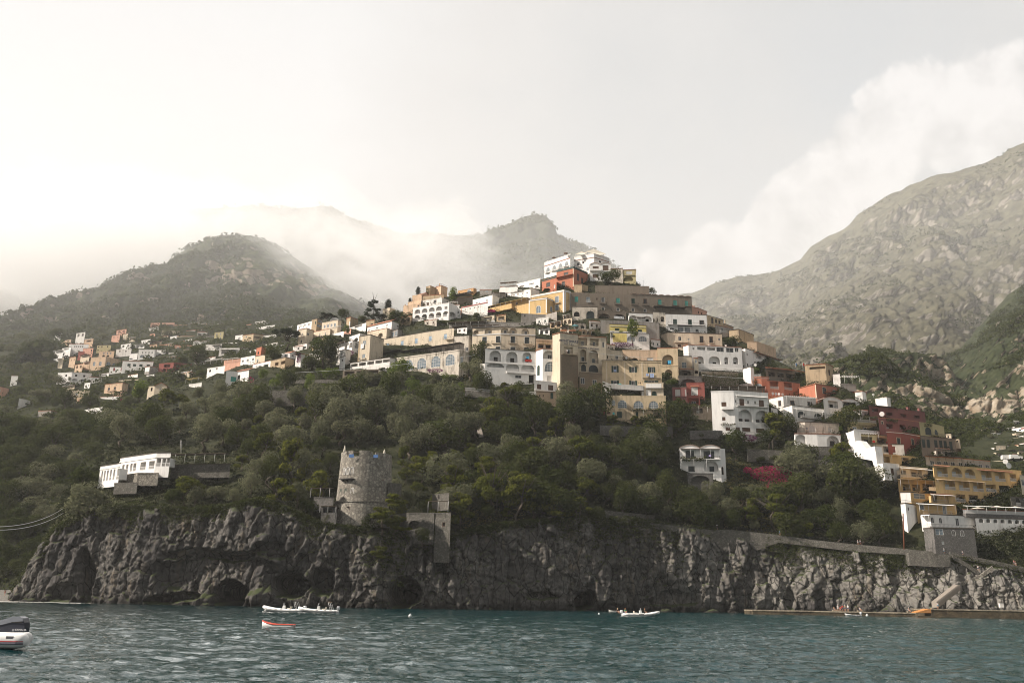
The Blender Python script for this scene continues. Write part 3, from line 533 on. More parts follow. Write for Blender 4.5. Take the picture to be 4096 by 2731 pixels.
def B(label, col, pts, yb, feats=(), roof='flat', D=None, cat='house', name=None, fr=(0, 0, 1), Y=None, where=None, group=None, dy=0.0, found=None, roofcol=None, back=None):
    dy = dy if dy < 2 else 2+(dy-2)*.35
    ox, oy, sc = fr; T = lambda x, y: (ox+x*sc, oy+y*sc)
    pp = [T(*p) for p in pts]; ybp = oy+yb*sc; el = [float(dz(*p)) for p in pp]; xs = [p[0] for p in pp]
    # the corner to which the depth belongs is the one seen highest (the nearest)
    ai = max(range(len(pp)), key=lambda i: el[i]); xm = (xs[0]+xs[-1])/2
    Y0 = (Y or groundY(xm, ybp, where))-dy
    z = CAMZ+Y0*el[ai]; Ys = [(z-CAMZ)/e for e in el]
    for i in list(range(ai-1, -1, -1))+list(range(ai+1, len(pp))):
        j = i+1 if i < ai else i-1; wx = abs(pp[i][0]-pp[j][0])/F*Y0; lim = wx*1.25
        Ys[i] = min(max(Ys[i], Ys[j]-lim*.4), Ys[j]+lim)
    XY = [Vector((float(ray(*pp[i])[0])*Ys[i], Ys[i])) for i in range(len(pp))]
    zb = CAMZ+Y0*float(dz(pp[ai][0], ybp)); H = z-zb; D = D or min(max(H*.9, 6), 16)
    root = empty(name or ('house' if cat == 'house' else cat.replace(' ', '_')), (XY[0].x, XY[0].y, zb), 0, label, cat, group)
    O = XY[0]; wm = wallmat(col); NB[0] += 1
    wall = MB(); facs = []
    for i in range(len(XY)-1):
        A, Bp = XY[i], XY[i+1]; L = (Bp-A).length; U = (Bp-A)/L; inn = Vector((-U.y, U.x)); facs.append((A, U, inn, L, xs[i], xs[i+1]))
    def on(x, y):
        """photo pixel -> (facade, u, z above base)"""
        k = 0
        for i, f in enumerate(facs):
            if x >= f[4]-.01: k = i
        A, U, inn, L, a, b = facs[k]; dx, d_ = ray(x, y); dx = float(dx)
        t = (A.x*U.y-A.y*U.x)/(dx*U.y-U.x); u = (Vector((dx*t, t))-A).dot(U); return k, u, CAMZ+float(d_)*t-zb, t
    opens = [[] for _ in facs]; kids = []
    def xlist(x): return [x[0]+(x[1]-x[0])*i/(x[2]-1) for i in range(x[2])] if isinstance(x, tuple) else list(x)
    for ft in feats:
        k0 = ft[0]
        if k0 in 'wdaALR':
            _, X, yt, y2, w = ft[:5]; st = ft[5] if len(ft) > 5 else 'g'; rail = ft[6] if len(ft) > 6 else None; inner = ft[7] if len(ft) > 7 else None
            X = xlist(X); ww = w if isinstance(w, list) else [w]*len(X); _, _, zt, tt = on(*T(X[0], yt)); _, _, z2, _ = on(*T(X[0], y2))
            for x, w1 in zip(X, ww):
                kf, u, _, t = on(*T(x, yt)); wm_ = w1*sc/F*t/max(abs(facs[kf][1].x), .35); L = facs[kf][3]; wm_ = min(wm_, L*.96)
                u = min(max(u, wm_/2+.08), L-wm_/2-.08); v0, v1 = max(z2, -1), min(zt, H-.12)
                if v1-v0 < .3 or wm_ < .2: continue
                arch = k0 in 'aAR'; deep = (ft[8] if len(ft) > 8 else (1.7 if w1*sc > 12 else 1.2)) if k0 in 'AL' else .18
                if any(u-wm_/2 < o[1] and u+wm_/2 > o[0] and v0 < o[3] and v1 > o[2] for o in opens[kf]): continue
                if k0 != 'R': opens[kf].append((u-wm_/2, u+wm_/2, v0, v1, deep, arch))
                kids.append((k0, kf, u, v0, v1, wm_, st, rail, inner, deep))
        else: kids.append(ft)
    V0 = -(found or 1.6+.8*max(dy, 0))
    for (A, U, inn, L, _, _), op in zip(facs, opens):
        Q = lambda u, v, d=0: (A.x-O.x+U.x*u+inn.x*d, A.y-O.y+U.y*u+inn.y*d, v)
        ub = sorted({0, L} | {c for o in op for c in o[:2]}); vb = sorted({V0, H} | {c for o in op for c in o[2:4]})
        for v0, v1 in zip(vb, vb[1:]):
            run = None
            for u0, u1 in zip(ub, ub[1:]):
                cu, cv = (u0+u1)/2, (v0+v1)/2; hole = any(o[0] < cu < o[1] and o[2] < cv < o[3] for o in op)
                if not hole: run = (run[0], u1) if run else (u0, u1)
                if (hole or u1 == L) and run: wall.poly([Q(run[0], v0), Q(run[1], v0), Q(run[1], v1), Q(run[0], v1)]); run = None
        for a, b, c, d, dp, arch in op:
            rise = min((b-a)/2, (d-c)*.6) if arch else 0; s = d-rise
            wall.poly([Q(a, c, dp), Q(b, c, dp), Q(b, d, dp), Q(a, d, dp)]); wall.poly([Q(a, c), Q(b, c), Q(b, c, dp), Q(a, c, dp)]); wall.poly([Q(a, c), Q(a, c, dp), Q(a, d, dp), Q(a, d)]); wall.poly([Q(b, c), Q(b, d), Q(b, d, dp), Q(b, c, dp)]); wall.poly([Q(a, d, 0), Q(a, d, dp), Q(b, d, dp), Q(b, d)])
            if arch:
                n = 10; mid = (a+b)/2; ar = [(mid-(b-a)/2*math.cos(math.pi*i/n), s+rise*math.sin(math.pi*i/n)) for i in range(n+1)]
                h = n//2; sd_ = min(dp, .35)
                wall.poly([Q(a, d, .001)]+[Q(x, y, .001) for x, y in ar[:h+1][::-1]]); wall.poly([Q(b, d, .001)]+[Q(x, y, .001) for x, y in ar[h:][::-1]])
                for (x, y), (x2, y2_) in zip(ar, ar[1:]): wall.poly([Q(x, y, .001), Q(x2, y2_, .001), Q(x2, y2_, sd_), Q(x, y, sd_)])
    n_ = len(XY); k = 1+D/XY[0].y; k2 = 1+D/XY[-1].y
    xc = sum(v.x for v in XY)/n_; b0 = Vector((XY[0].x*k, XY[0].y*k)); b1 = Vector((XY[-1].x*k2, XY[-1].y*k2)); b0.x += (xc*k-b0.x)*.04; b1.x += (xc*k2-b1.x)*.04
    loop = XY+[b1, b0]; lp = [(v.x-O.x, v.y-O.y) for v in loop]
    for (a, b) in ((n_-1, n_), (n_, n_+1), (n_+1, 0)): wall.poly([(*lp[a], V0), (*lp[b], V0), (*lp[b], H), (*lp[a], H)])
    wall.poly([(*p, H) for p in lp]); wall.build('wall', wm, root)
    # roof ---------------------------------------------------------------
    rt = roof.split(':'); cen = (sum(p[0] for p in lp)/len(lp), sum(p[1] for p in lp)/len(lp))
    def grow(p, e): d = Vector((p[0]-cen[0], p[1]-cen[1])); return (p[0]+d.x/max(d.length, .1)*e, p[1]+d.y/max(d.length, .1)*e)
    def slab(e, z0, z1, mt, nm='roof'):
        m = MB(); g = [grow(p, e) for p in lp]; N = len(g); m.poly([(*p, z1) for p in g]); m.poly([(*p, z0) for p in g[::-1]])
        for i in range(N): j = (i+1) % N; m.poly([(*g[i], z0), (*g[j], z0), (*g[j], z1), (*g[i], z1)])
        return m.build(nm, mt, root)
    A, U, inn, L = facs[0][:4] if len(facs) == 1 else max(facs, key=lambda f: f[3])[:4]
    ro = (A.x-O.x, A.y-O.y)
    if rt[0] == 'flat':
        q_ = random.random(); slab(.14, H, H+.26, roofcol or (wm if q_ < .45 or 'wall' in cat else plain('weathered_roof', (.085, .07, .055), .95) if q_ < .8 else tile_mat()))
        if where is None and H > 4 and 'wall' not in cat and q_ > .3 and not any(f[0] in 'PV' for f in feats):
            for A, U, inn, L, _, _ in facs: m = MB(); railing(m, (A.x-O.x+U.x*.1+inn.x*.15, A.y-O.y+U.y*.1+inn.y*.15, H+.26), (A.x-O.x+U.x*(L-.1)+inn.x*.15, A.y-O.y+U.y*(L-.1)+inn.y*.15, H+.26), .9, 'i'); m.build('railing', IRON, root)
    elif rt[0] == 'tile': slab(.3, H, H+.22, tile_mat())
    elif rt[0] == 'dark': slab(.3, H, H+.2, plain('weathered_roof', (.085, .07, .055), .95))
    elif rt[0] == 'vault':
        nb = int(rt[1]); rs = float(rt[2]) if len(rt) > 2 else L/nb*.2; N = nb*10; m = MB(); pr = []
        for i in range(N+1):
            u = L*i/N; pr.append((u, H+rs*abs(math.sin(math.pi*i/10))**.8+.02))
        def q(u, v, d): return (ro[0]+U.x*u+inn.x*d, ro[1]+U.y*u+inn.y*d, v)
        for (a, za), (b, zb_) in zip(pr, pr[1:]):
            m.poly([q(a, H, -.02), q(b, H, -.02), q(b, zb_, -.02), q(a, za, -.02)], 1); m.poly([q(a, za, -.25), q(b, zb_, -.25), q(b, zb_, D*.8), q(a, za, D*.8)], 0); m.poly([q(a, za, -.25), q(b, zb_, -.25), q(b, zb_+.18, -.25), q(a, za+.18, -.25)], 0); m.poly([q(a, za+.18, -.25), q(b, zb_+.18, -.25), q(b, zb_+.18, D*.8), q(a, za+.18, D*.8)], 0)
        m.build('roof', [tile_mat((.42, .30, .24), 'pale_tiles'), wm], root)
    elif rt[0] == 'gable':
        rs = float(rt[1]) if len(rt) > 1 else L*.28; m = MB()
        def q(u, v, d): return (ro[0]+U.x*u+inn.x*d, ro[1]+U.y*u+inn.y*d, v)
        m.poly([q(0, H, .0), q(L, H, .0), q(L/2, H+rs, .0)], 1); m.poly([q(0, H, D*.8), q(L/2, H+rs, D*.8), q(L, H, D*.8)], 1)
        for a, b in ((-.25, L/2), (L+.25, L/2)):
            za = H-.25*rs/(L/2); m.poly([q(a, za, -.3), q(b, H+rs+.02, -.3), q(b, H+rs+.02, D*.8), q(a, za, D*.8)], 0); m.poly([q(a, za+.2, -.3), q(b, H+rs+.22, -.3), q(b, H+rs+.22, D*.8), q(a, za+.2, D*.8)], 0); m.poly([q(a, za, -.3), q(b, H+rs+.02, -.3), q(b, H+rs+.22, -.3), q(a, za+.2, -.3)], 0)
        m.build('roof', [tile_mat(), wm], root)
    elif rt[0] == 'shed':
        rs = float(rt[1]) if len(rt) > 1 else 1.5; m = MB()
        def q(u, v, d): return (ro[0]+U.x*u+inn.x*d, ro[1]+U.y*u+inn.y*d, v)
        h2 = D*.45; m.hexa([q(-.3, H, -.35), q(L+.3, H, -.35), q(L+.3, H+rs, h2), q(-.3, H+rs, h2), q(-.3, H+.2, -.35), q(L+.3, H+.2, -.35), q(L+.3, H+rs+.2, h2), q(-.3, H+rs+.2, h2)]); m.build('roof', tile_mat(), root)
    # parts --------------------------------------------------------------
    def place(nm, me, kf, u, v, d=0, parent=None):
        A, U, inn = facs[kf][:3]; o = link(nm, me, parent or root, (A.x-O.x+U.x*u+inn.x*d, A.y-O.y+U.y*u+inn.y*d, v)) if parent is None else link(nm, me, parent, (u, d, v))
        if parent is None: o.rotation_euler = (0, 0, math.atan2(U.y, U.x))
        return o
    for kd in kids:
        k0 = kd[0]
        if k0 in 'wdaR':
            _, kf, u, v0, v1, w_, st, rail, inner, dp = kd; nm = 'door' if k0 == 'd' else 'window'
            o = place(nm, win_mesh(st, w_, v1-v0, k0 in 'aR', nm), kf, u, v0, -.06 if k0 == 'R' else 0)
            if WS[st][4]:
                for sx_ in (-1, 1): link('shutter', shutter_mesh(w_*.5, v1-v0), o, (-w_/2-w_*.5 if sx_ < 0 else w_/2, 0, 0))
            if rail: m = MB(); railing(m, (-w_/2-.2, -.3, 0), (w_/2+.2, -.3, 0), .9, rail); m.bar((-w_/2-.2, -.3, .05), (-w_/2-.2, .02, .05), .03); m.bar((w_/2+.2, -.3, .05), (w_/2+.2, .02, .05), .03); place('railing', m.mesh('railing', RAILM.get(rail, IRON)), kf, u, v0)
        elif k0 in 'AL':
            _, kf, u, v0, v1, w_, st, rail, inner, dp = kd; h = v1-v0
            dw, dh = min(1.1 if w_ < 4 else 1.6, w_*.45), min(2.15, h*.66)
            if st != '-':
                n_d = 2 if w_ > 5.5 else 1
                for q_ in range(n_d): place('door', win_mesh(st, dw, dh, False, 'door'), kf, u+(w_*.25*(2*q_-1) if n_d == 2 else w_*.08), v0, dp-.14)
            if rail: m = MB(); railing(m, (-w_/2, .06, 0), (w_/2, .06, 0), min(.95, h*.4), rail); place('railing', m.mesh('railing', RAILM.get(rail, wm)), kf, u, v0)
        elif k0 == 'B':
            _, X, ys, hr, w, st = kd[:6]; X = xlist(X)
            for x in X:
                kf, u, v, t = on(*T(x, ys)) if x == X[0] else (*on(*T(x, ys))[:2], v, on(*T(x, ys))[3]); w_ = w*sc/F*t/max(abs(facs[kf][1].x), .35); w_ = min(w_, facs[kf][3]); u = min(max(u, w_/2), facs[kf][3]-w_/2); pr = kd[6] if len(kd) > 6 else min(1.1, .5+w_*.2); rh = min(1.0, hr*sc/F*t)
                m = MB()
                if st == 'o':
                    rg = []
                    for k_ in range(6): a = k_/5*math.pi/2; rr = math.sin(a)*.55+.45 if k_ else .1; rg.append([(math.cos(b)*w_/2*rr, -math.sin(b)*pr*rr-.001, -.7+.7*k_/5) for b in np.linspace(0, math.pi, 9)])
                    m.rings(rg); m.build('balcony', wm, root); o = root.children[-1] if False else None
                    ob = [c for c in root.children if c.name.startswith('balcony')][-1]
                else: m.box(-w_/2, w_/2, -pr, -.003, -.16, 0); ob = m.build('balcony', wm, root)
                A, U, inn = facs[kf][:3]; ob.location = (A.x-O.x+U.x*u, A.y-O.y+U.y*u, v); ob.rotation_euler = (0, 0, math.atan2(U.y, U.x))
                m = MB(); s2 = 'i' if st == 'o' else st; railing(m, (-w_/2+.04, -pr+.06, 0), (w_/2-.04, -pr+.06, 0), rh, s2); railing(m, (-w_/2+.04, -pr+.06, 0), (-w_/2+.04, -.05, 0), rh, s2); railing(m, (w_/2-.04, -pr+.06, 0), (w_/2-.04, -.05, 0), rh, s2); m.build('railing', RAILM.get(s2, wm), ob)
        elif k0 == 'C':
            _, y, th = kd[:3]; mt = WS[kd[3]][0] if len(kd) > 3 and kd[3] in WS else (tile_mat() if len(kd) > 3 and kd[3] == 'tile' else wm); _, _, v, t = on(*T(pts[0][0]+.5, y)); m = MB(); th = th*sc/F*t
            for i, (A, U, inn, L, _, _) in enumerate(facs):
                e0 = .18 if i == 0 else 0; c = []
                for zz_ in (v-th, v):
                    for (u, d) in ((0, -.16-.002*i), (L, -.16-.002*i), (L, -.004), (0, -.004)): c.append((A.x-O.x+U.x*u+inn.x*d, A.y-O.y+U.y*u+inn.y*d, zz_))
                m.hexa(c)
            m.build('cornice', mt, root)
        elif k0 == 'Q':
            _, xa, xb, ya, y2, colr = kd[:6]; kf, ua, va, t = on(*T(xa, ya)); _, _, v2, _ = on(*T(xa, y2)); k2_, ub_, _, _ = on(*T(xb, ya)); 
            if k2_ != kf: ub_ = facs[kf][3]
            ua = max(ua, 0); ub_ = min(ub_, facs[kf][3]); m = MB(); m.box(ua, ub_, -.045, -.003, v2, min(va, H)); o = m.build('wall_panel', wallmat(colr), root); A, U, inn = facs[kf][:3]; o.location = (A.x-O.x, A.y-O.y, 0); o.rotation_euler = (0, 0, math.atan2(U.y, U.x))
        elif k0 == 'P':
            _, xa, xb, yt, y2, pr, st = kd[:7]; kf, ua, vt, t = on(*T(xa, yt)); _, _, v2, _ = on(*T(xa, y2)); kb, ub_, _, _ = on(*T(xb, yt)); ub_ = facs[kf][3] if kb != kf else ub_
            A, U, inn = facs[kf][:3]; m = MB(); drop = .35 if st in ('tan', 'canvas', 'tile') else .05
            mt = dict(reed=plain('reed_matting', (.11, .085, .06), .95), dark=plain('dark_canopy', (.05, .042, .035), .9), tan=canvas('tan', (.50, .36, .21)), canvas=canvas('white', (.75, .73, .69)), vine=M_BARK, tile=tile_mat(), straw=plain('yellow_reed', (.50, .38, .16), .9), beam=FR)[st]
            if st in ('vine', 'beam'):
                for u in np.arange(ua, ub_, .9): m.box(u-.05, u+.05, -pr-.2, -.01, vt-.06, vt+.06)
                m.box(ua, ub_, -pr, -pr+.12, vt-.18, vt-.062)
            else: m.hexa([(ua, -pr, vt-drop-.08), (ub_, -pr, vt-drop-.08), (ub_, -.01, vt-.08), (ua, -.01, vt-.08), (ua, -pr, vt-drop), (ub_, -pr, vt-drop), (ub_, -.01, vt), (ua, -.01, vt)])
            o = m.build('awning' if st in ('tan', 'canvas') else 'pergola', mt, root, (A.x-O.x, A.y-O.y, 0)); o.rotation_euler = (0, 0, math.atan2(U.y, U.x))
            nn = max(2, int((ub_-ua)/3.2)); pm = MB(); hh = vt-drop-v2
            if hh > .5 and st != 'tile':
                pm.bar((0, 0, 0), (0, 0, hh-.1), .05, 0, 6); pm = pm.mesh('post', FR if st != 'dark' else IRON)
                for i in range(nn+1): link('post', pm, o, (ua+.1+(ub_-ua-.2)*i/nn, -pr+.1, v2))
            if st == 'vine': leafy_box('foliage', M_VINE, ua, ub_, -pr-.3, 0, vt-.1, vt+.35, int((ub_-ua)*pr*14)+30, .22, o, None, .6)
        elif k0 == 'T':
            _, xa, xb, yf_, y2, pr, st = kd[:7]; kf, ua, vt, t = on(*T(xa, yf_)); _, _, v2, _ = on(*T(xa, y2)); kb, ub_, _, _ = on(*T(xb, yf_)); ub_ = facs[kf][3] if kb != kf else ub_
            A, U, inn = facs[kf][:3]; m = MB(); m.box(ua, ub_, -pr, -.01, v2, vt); o = m.build('terrace', wm if len(kd) < 8 else wallmat(kd[7]), root, (A.x-O.x, A.y-O.y, 0)); o.rotation_euler = (0, 0, math.atan2(U.y, U.x))
            m = MB(); railing(m, (ua+.1, -pr+.1, vt), (ub_-.1, -pr+.1, vt), .95, st); m.build('railing', RAILM.get(st, wm), o)
        elif k0 == 'H':
            for x, yt, w in kd[1]:
                kf, u, v, t = on(*T(x, yt)); w_ = w*sc/F*t; v = max(v, H+.5); m = MB(); m.box(-w_/2, w_/2, 1.0, 1.0+w_, H+.1-0, v-.12); m.box(-w_*.65, w_*.65, .95, 1.05+w_, v-.12, v); A, U, inn = facs[kf][:3]; o = m.build('chimney', wm, root, (A.x-O.x+U.x*u, A.y-O.y+U.y*u, 0)); o.rotation_euler = (0, 0, math.atan2(U.y, U.x))
        elif k0 == 'V':  # ivy on the wall
            _, xa, xb, ya, y2 = kd[:5]; kf, ua, va, t = on(*T(xa, ya)); _, _, v2, _ = on(*T(xa, y2)); kb, ub_, _, _ = on(*T(xb, ya)); ub_ = facs[kf][3] if kb != kf else ub_; A, U, inn = facs[kf][:3]
            o = leafy_box('ivy', kd[5] if len(kd) > 5 else M_VINE, ua, ub_, -.45, -.02, v2, va, int((ub_-ua)*max(va-v2, .5)*22)+40, .2, root, (A.x-O.x, A.y-O.y, 0), .5); o.rotation_euler = (0, 0, math.atan2(U.y, U.x))
    b = Building(); b.root = root; b.facs = facs; b.on = on; b.T = T; b.zb = zb; b.H = H; b.O = O; b.Y = Y0; ALLB.append((label, b)); return b
def facade_point(b, x, y, d=0):
    k, u, v, t = b.on(*b.T(x, y)); A, U, inn = b.facs[k][:3]; return Vector((A.x+U.x*u+inn.x*d, A.y+U.y*u+inn.y*d, b.zb+v)), math.atan2(U.y, U.x)
# ------------------------------------------------------------------ the town, read along zoomed frames of the photo (origin x, origin y, scale)
ZT = (2140, 950, .1956); Z1 = (1600, 950, .3507); Z2 = (2300, 950, .3507); Z3 = (1100, 1150, .3507); Z4 = (1700, 1250, .3401); Z5 = (2350, 1250, .3189); Z6 = (2700, 1350, .3507); Z7 = (3296, 1650, .3826)
Z9 = (0, 1250, .3189); Z10 = (600, 1250, .3189); Z30 = (3000, 1550, .3189); ZR = (3250, 1600, .2551); ZL = (1150, 1250, .2232); ZV = (3850, 1650, .2232); ZP = (200, 1700, .3507)
# --- summit
B('white hotel wing with round bowl balconies at the very top', 'white', [(192, 520), (720, 345)], 775, [('C', 585, 14, 'tile'), ('a', (265, 645, 4), 612, 700, 72, 'm'), ('B', (260, 640, 4), 722, 38, 105, 'o', 1.2), ('H', [(225, 468, 26), (560, 390, 16)])], fr=ZT, cat='hotel', name='hotel')
hotel_top = B('tall white main block of the summit hotel under sail awnings', 'white', [(800, 400), (1205, 332), (1515, 430)], 860, [('C', 470, 10, 'tile'), ('w', [985], 488, 534, 34, 'n'), ('w', [1075], 618, 675, 48, 'b'), ('d', [880], 515, 592, 52, 'g'), ('B', [880], 602, 36, 130, 'i'), ('w', [1330], 475, 515, 50, 'n'), ('R', [1240], 441, 466, 28, 'n')], fr=ZT, cat='hotel', name='hotel', dy=-6)
B('white house with two vaulted roofs and dark brown shutters below the sail awnings', 'white', [(1115, 562), (1550, 562)], 850, [('w', [1240], 590, 668, 130, 'r'), ('w', [1443], 570, 680, 125, 'r'), ('B', [1240], 688, 40, 250, 's'), ('B', [1440], 690, 8, 130, 's', .4), ('w', [1240], 748, 828, 130, 'r'), ('w', [1430], 735, 800, 110, 'r')], 'vault:2', fr=ZT)
B('small grey plaster house with one dark door beside the vaulted white house', 'old', [(1553, 648), (1790, 634)], 880, [('d', [1668], 715, 808, 48, 'n')], 'tile', fr=ZT)
B('small ochre house with a pale garage shutter at the right end of the summit', 'gyel', [(1800, 668), (2060, 656)], 900, [('w', [1925], 690, 755, 125, 's'), ('A', [1905], 800, 892, 200, '-'), ('B', [1930], 775, 30, 240, 'i', .5)], 'tile', fr=ZT)
B('brick red villa with cream cornice and corner, below the summit hotel', 'red', [(440, 680), (790, 600), (1075, 815)], 1010, [('C', 672, 42, 'y'), ('w', [635], 715, 788, 78, 'q'), ('B', [600], 800, 62, 380, 'i', 1.6), ('d', [578], 905, 1025, 58, 'q'), ('w', [880], 745, 885, 42, 'q'), ('w', [965], 830, 955, 42, 'q'), ('Q', 775, 812, 610, 1000, 'cream')], fr=ZT, cat='villa', name='villa')
B('low brick red wing of the red villa with one tall window and a cream arch', 'red', [(140, 890), (440, 805)], 1100, [('C', 885, 22, 'y'), ('w', [270], 925, 1010, 72, 'q'), ('A', [235], 1040, 1110, 150, '-'), ('w', [398], 965, 1040, 26, 's')], fr=ZT, dy=1)
pw = B('brown retaining wall with trellis pillars under the ochre house', 'brown', [(1230, 985), (2330, 1005)], 1150, [], fr=ZT, cat='retaining wall', name='retaining_wall', D=7)
B('stone pier block at the foot of the red villa', 'tan', [(800, 975), (960, 965), (1085, 1000)], 1110, [('A', [965], 1080, 1112, 90, '-')], fr=ZT, cat='wall', name='stone_wall')
# --- ochre villa
B('ochre yellow villa tower with white corner bands and green shutters', 'yellow', [(1500, 668), (1872, 600), (1945, 622)], 885, [('C', 664, 22, 'g'), ('d', [1790], 672, 745, 42, 'w'), ('B', [1790], 752, 28, 80, 'i', .8), ('d', [1790], 768, 832, 42, 'w'), ('R', [1915], 706, 730, 24, 'n'), ('R', [1915], 802, 826, 24, 'n'), ('Q', 1856, 1872, 612, 860, 'white'), ('Q', 1876, 1892, 612, 868, 'white'), ('Q', 1934, 1944, 625, 868, 'white')], fr=Z1, cat='villa', name='villa')
B('ochre pavilion with one arched window edged in white', 'yellow', [(1470, 718), (1675, 690), (1745, 735)], 882, [('C', 716, 14, 'g'), ('a', [1580], 778, 862, 52, 'w'), ('a', [1725], 785, 850, 24, 'w'), ('Q', 1664, 1675, 702, 860, 'white'), ('Q', 1470, 1480, 722, 880, 'white')], fr=Z1, dy=5, cat='pavilion', name='pavilion')
B('long ochre wing under a yellow reed pergola', 'yellow', [(890, 838), (1490, 700)], 905, [('P', 890, 1480, 830, 868, 2.4, 'straw'), ('d', [1180], 772, 815, 30, 'D'), ('w', [1010, 1330], 812, 840, 26, 'g'), ('T', 880, 1300, 878, 915, 2, 's')], fr=Z1)
B('grey stone base with steps under the ochre pavilion', 'grey', [(1380, 870), (1660, 885), (1790, 850)], 940, [('w', [1425], 880, 905, 14, 'n')], fr=Z1, cat='wall', name='stone_wall', dy=6)
B('pink edged white house with small windows below the yellow reed pergola', 'white2', [(700, 800), (1005, 738)], 905, [('C', 796, 10, 'R'), ('w', [745, 800, 850, 895], 812, 832, 16, 'g'), ('Q', 700, 708, 800, 890, 'salmon')], fr=Z1)
B('small white house with a pink frame left of the pink edged house', 'white', [(625, 830), (700, 812)], 905, [('w', [665], 838, 866, 22, 'g'), ('Q', 692, 699, 815, 890, 'salmon')], fr=Z1)
B('plain white house with grey side wall above the pink edged house', 'white', [(830, 718), (1055, 662), (1130, 705)], 790, [('w', [992], 706, 732, 18, 'g'), ('w', [870, 910], 745, 758, 14, 'g')], fr=Z1)
B('white terraced house carrying a brown leaf canopy on its roof', 'white', [(1145, 566), (1345, 550)], 645, [('P', 1150, 1345, 528, 560, 2, 'reed'), ('d', [1215], 628, 650, 10, 'n'), ('T', 1145, 1345, 612, 650, 2, 's')], fr=Z1)
B('stepped white house with small awnings left of the white garden wall', 'white', [(1225, 640), (1490, 592)], 700, [('w', [1245, 1300, 1345, 1400, 1450], 660, 672, 16, 'n'), ('P', 1255, 1400, 618, 640, 1, 'canvas')], fr=Z1)
B('upper white terraces with potted plants below the white hotel wing', 'white', [(1330, 532), (1600, 468)], 600, [('A', [1560, 1460], 545, 572, 40, '-'), ('L', [1390, 1500], 548, 560, 60, '-')], fr=Z1)
B('curved white stair gable between the stepped house and the ochre villa', 'white', [(1490, 570), (1590, 640)], 700, fr=Z1, roof='flat')
B('small grey glazed hut on the skyline left of the brown leaf canopy', 'grey', [(910, 602), (1045, 598)], 650, [('w', [990], 605, 625, 30, 'b'), ('H', [(918, 582, 8)])], fr=Z1)
B('low grey terrace with awnings between the glazed hut and the white terraces', 'grey', [(1045, 632), (1210, 640)], 690, [('P', 1060, 1200, 630, 660, 1.5, 'reed')], fr=Z1)
B('orange house with a blue arched window on the skyline', 'orange', [(660, 614), (838, 580), (872, 606)], 660, [('a', [788], 594, 638, 46, 'w'), ('w', [675], 628, 650, 14, 'n'), ('P', 670, 840, 652, 665, 1.5, 'reed')], fr=Z1)
B('dark red roofed terrace below the orange house', 'brown', [(600, 690), (830, 680)], 740, [('P', 600, 820, 672, 700, 3, 'dark')], fr=Z1)
B('ivy covered square tower house on the skyline', 'tan', [(300, 566), (345, 552), (405, 580)], 665, [('V', 300, 404, 580, 655)], fr=Z1)
B('peach tower with a small chimney beside the ivy tower', 'peach', [(405, 572), (470, 548), (540, 580)], 650, [('H', [(470, 520, 9)]), ('w', [430], 590, 602, 8, 'n')], fr=Z1)
B('peach church with a pointed gable on the left skyline', 'peach', [(142, 660), (250, 648), (345, 700)], 725, [('w', [195], 625, 638, 12, 'n')], 'gable', fr=Z1, cat='church', name='church')
B('brown tiled house behind the peach church', 'tan', [(250, 668), (500, 650)], 720, fr=Z1, roof='tile')
B('peach terrace house with balustrade left of the arcaded hotel', 'peach', [(90, 745), (240, 712)], 785, [('w', [210], 772, 792, 14, 'q')], fr=Z1)
B('low peach wall house at the left end of the peach terraces', 'peach', [(40, 785), (235, 758)], 850, [('w', [210], 770, 792, 14, 'q'), ('H', [(45, 755, 9)])], fr=Z1)
B('white arcaded hotel with two rows of arches', 'white', [(148, 808), (560, 748), (655, 790)], 952, [('A', (200, 443, 4), 820, 868, 72, 'g', 'g'), ('A', (197, 600, 6), 884, 946, 68, 'q', 'w'), ('L', [525], 786, 820, 36, 'g', 'w')], fr=Z1, cat='hotel', name='hotel')
B('setback white top storey of the arcaded hotel with wooden windows', 'white2', [(243, 728), (480, 690), (560, 740)], 800, [('w', [272, 320], 748, 782, 28, 'r'), ('w', [400], 716, 748, 30, 'q'), ('H', [(480, 660, 6)])], fr=Z1, dy=-4)
B('white canopy terrace at the right end of the arcaded hotel', 'white', [(560, 770), (680, 768)], 810, [('P', 560, 665, 745, 775, 2, 'beam')], fr=Z1)
# --- curved cream hotel and its neighbours
B('long grey green terrace under a dark vine pergola across the middle of the hill', 'grey', [(560, 985), (1000, 968), (1525, 975)], 1040, [('P', 560, 1525, 985, 1030, 3.0, 'reed'), ('V', 560, 1520, 950, 990)], fr=Z1, cat='terrace', name='terrace_house')
B('curved cream hotel with green french windows and a row of arches on top', 'cream', [(828, 1040), (1150, 1020), (1545, 1038)], 1300, [('A', (1010, 1430, 4), 1036, 1102, 92, 'g', None, None, .8), ('A', [868], 1055, 1100, 60, '-'), ('C', 1110, 14, 'g'), ('d', [965, 1133, 1287, 1447], 1133, 1208, 52, 'D'), ('B', [967, 1133, 1287, 1452], 1212, 28, 105, 'i', .7), ('w', [1130, 1287, 1443], 1243, 1290, 54, 'D'), ('P', 828, 1540, 1016, 1040, 1.5, 'reed')], fr=Z1, cat='hotel', name='hotel')
B('peach link building with two yellow awnings', 'peach', [(1550, 1158), (1740, 1168)], 1300, [('d', [1605, 1690], 1222, 1262, 60, 'n'), ('P', 1570, 1725, 1212, 1262, .9, 'straw'), ('T', 1550, 1740, 1156, 1172, .2, 'i')], fr=Z1, dy=2)
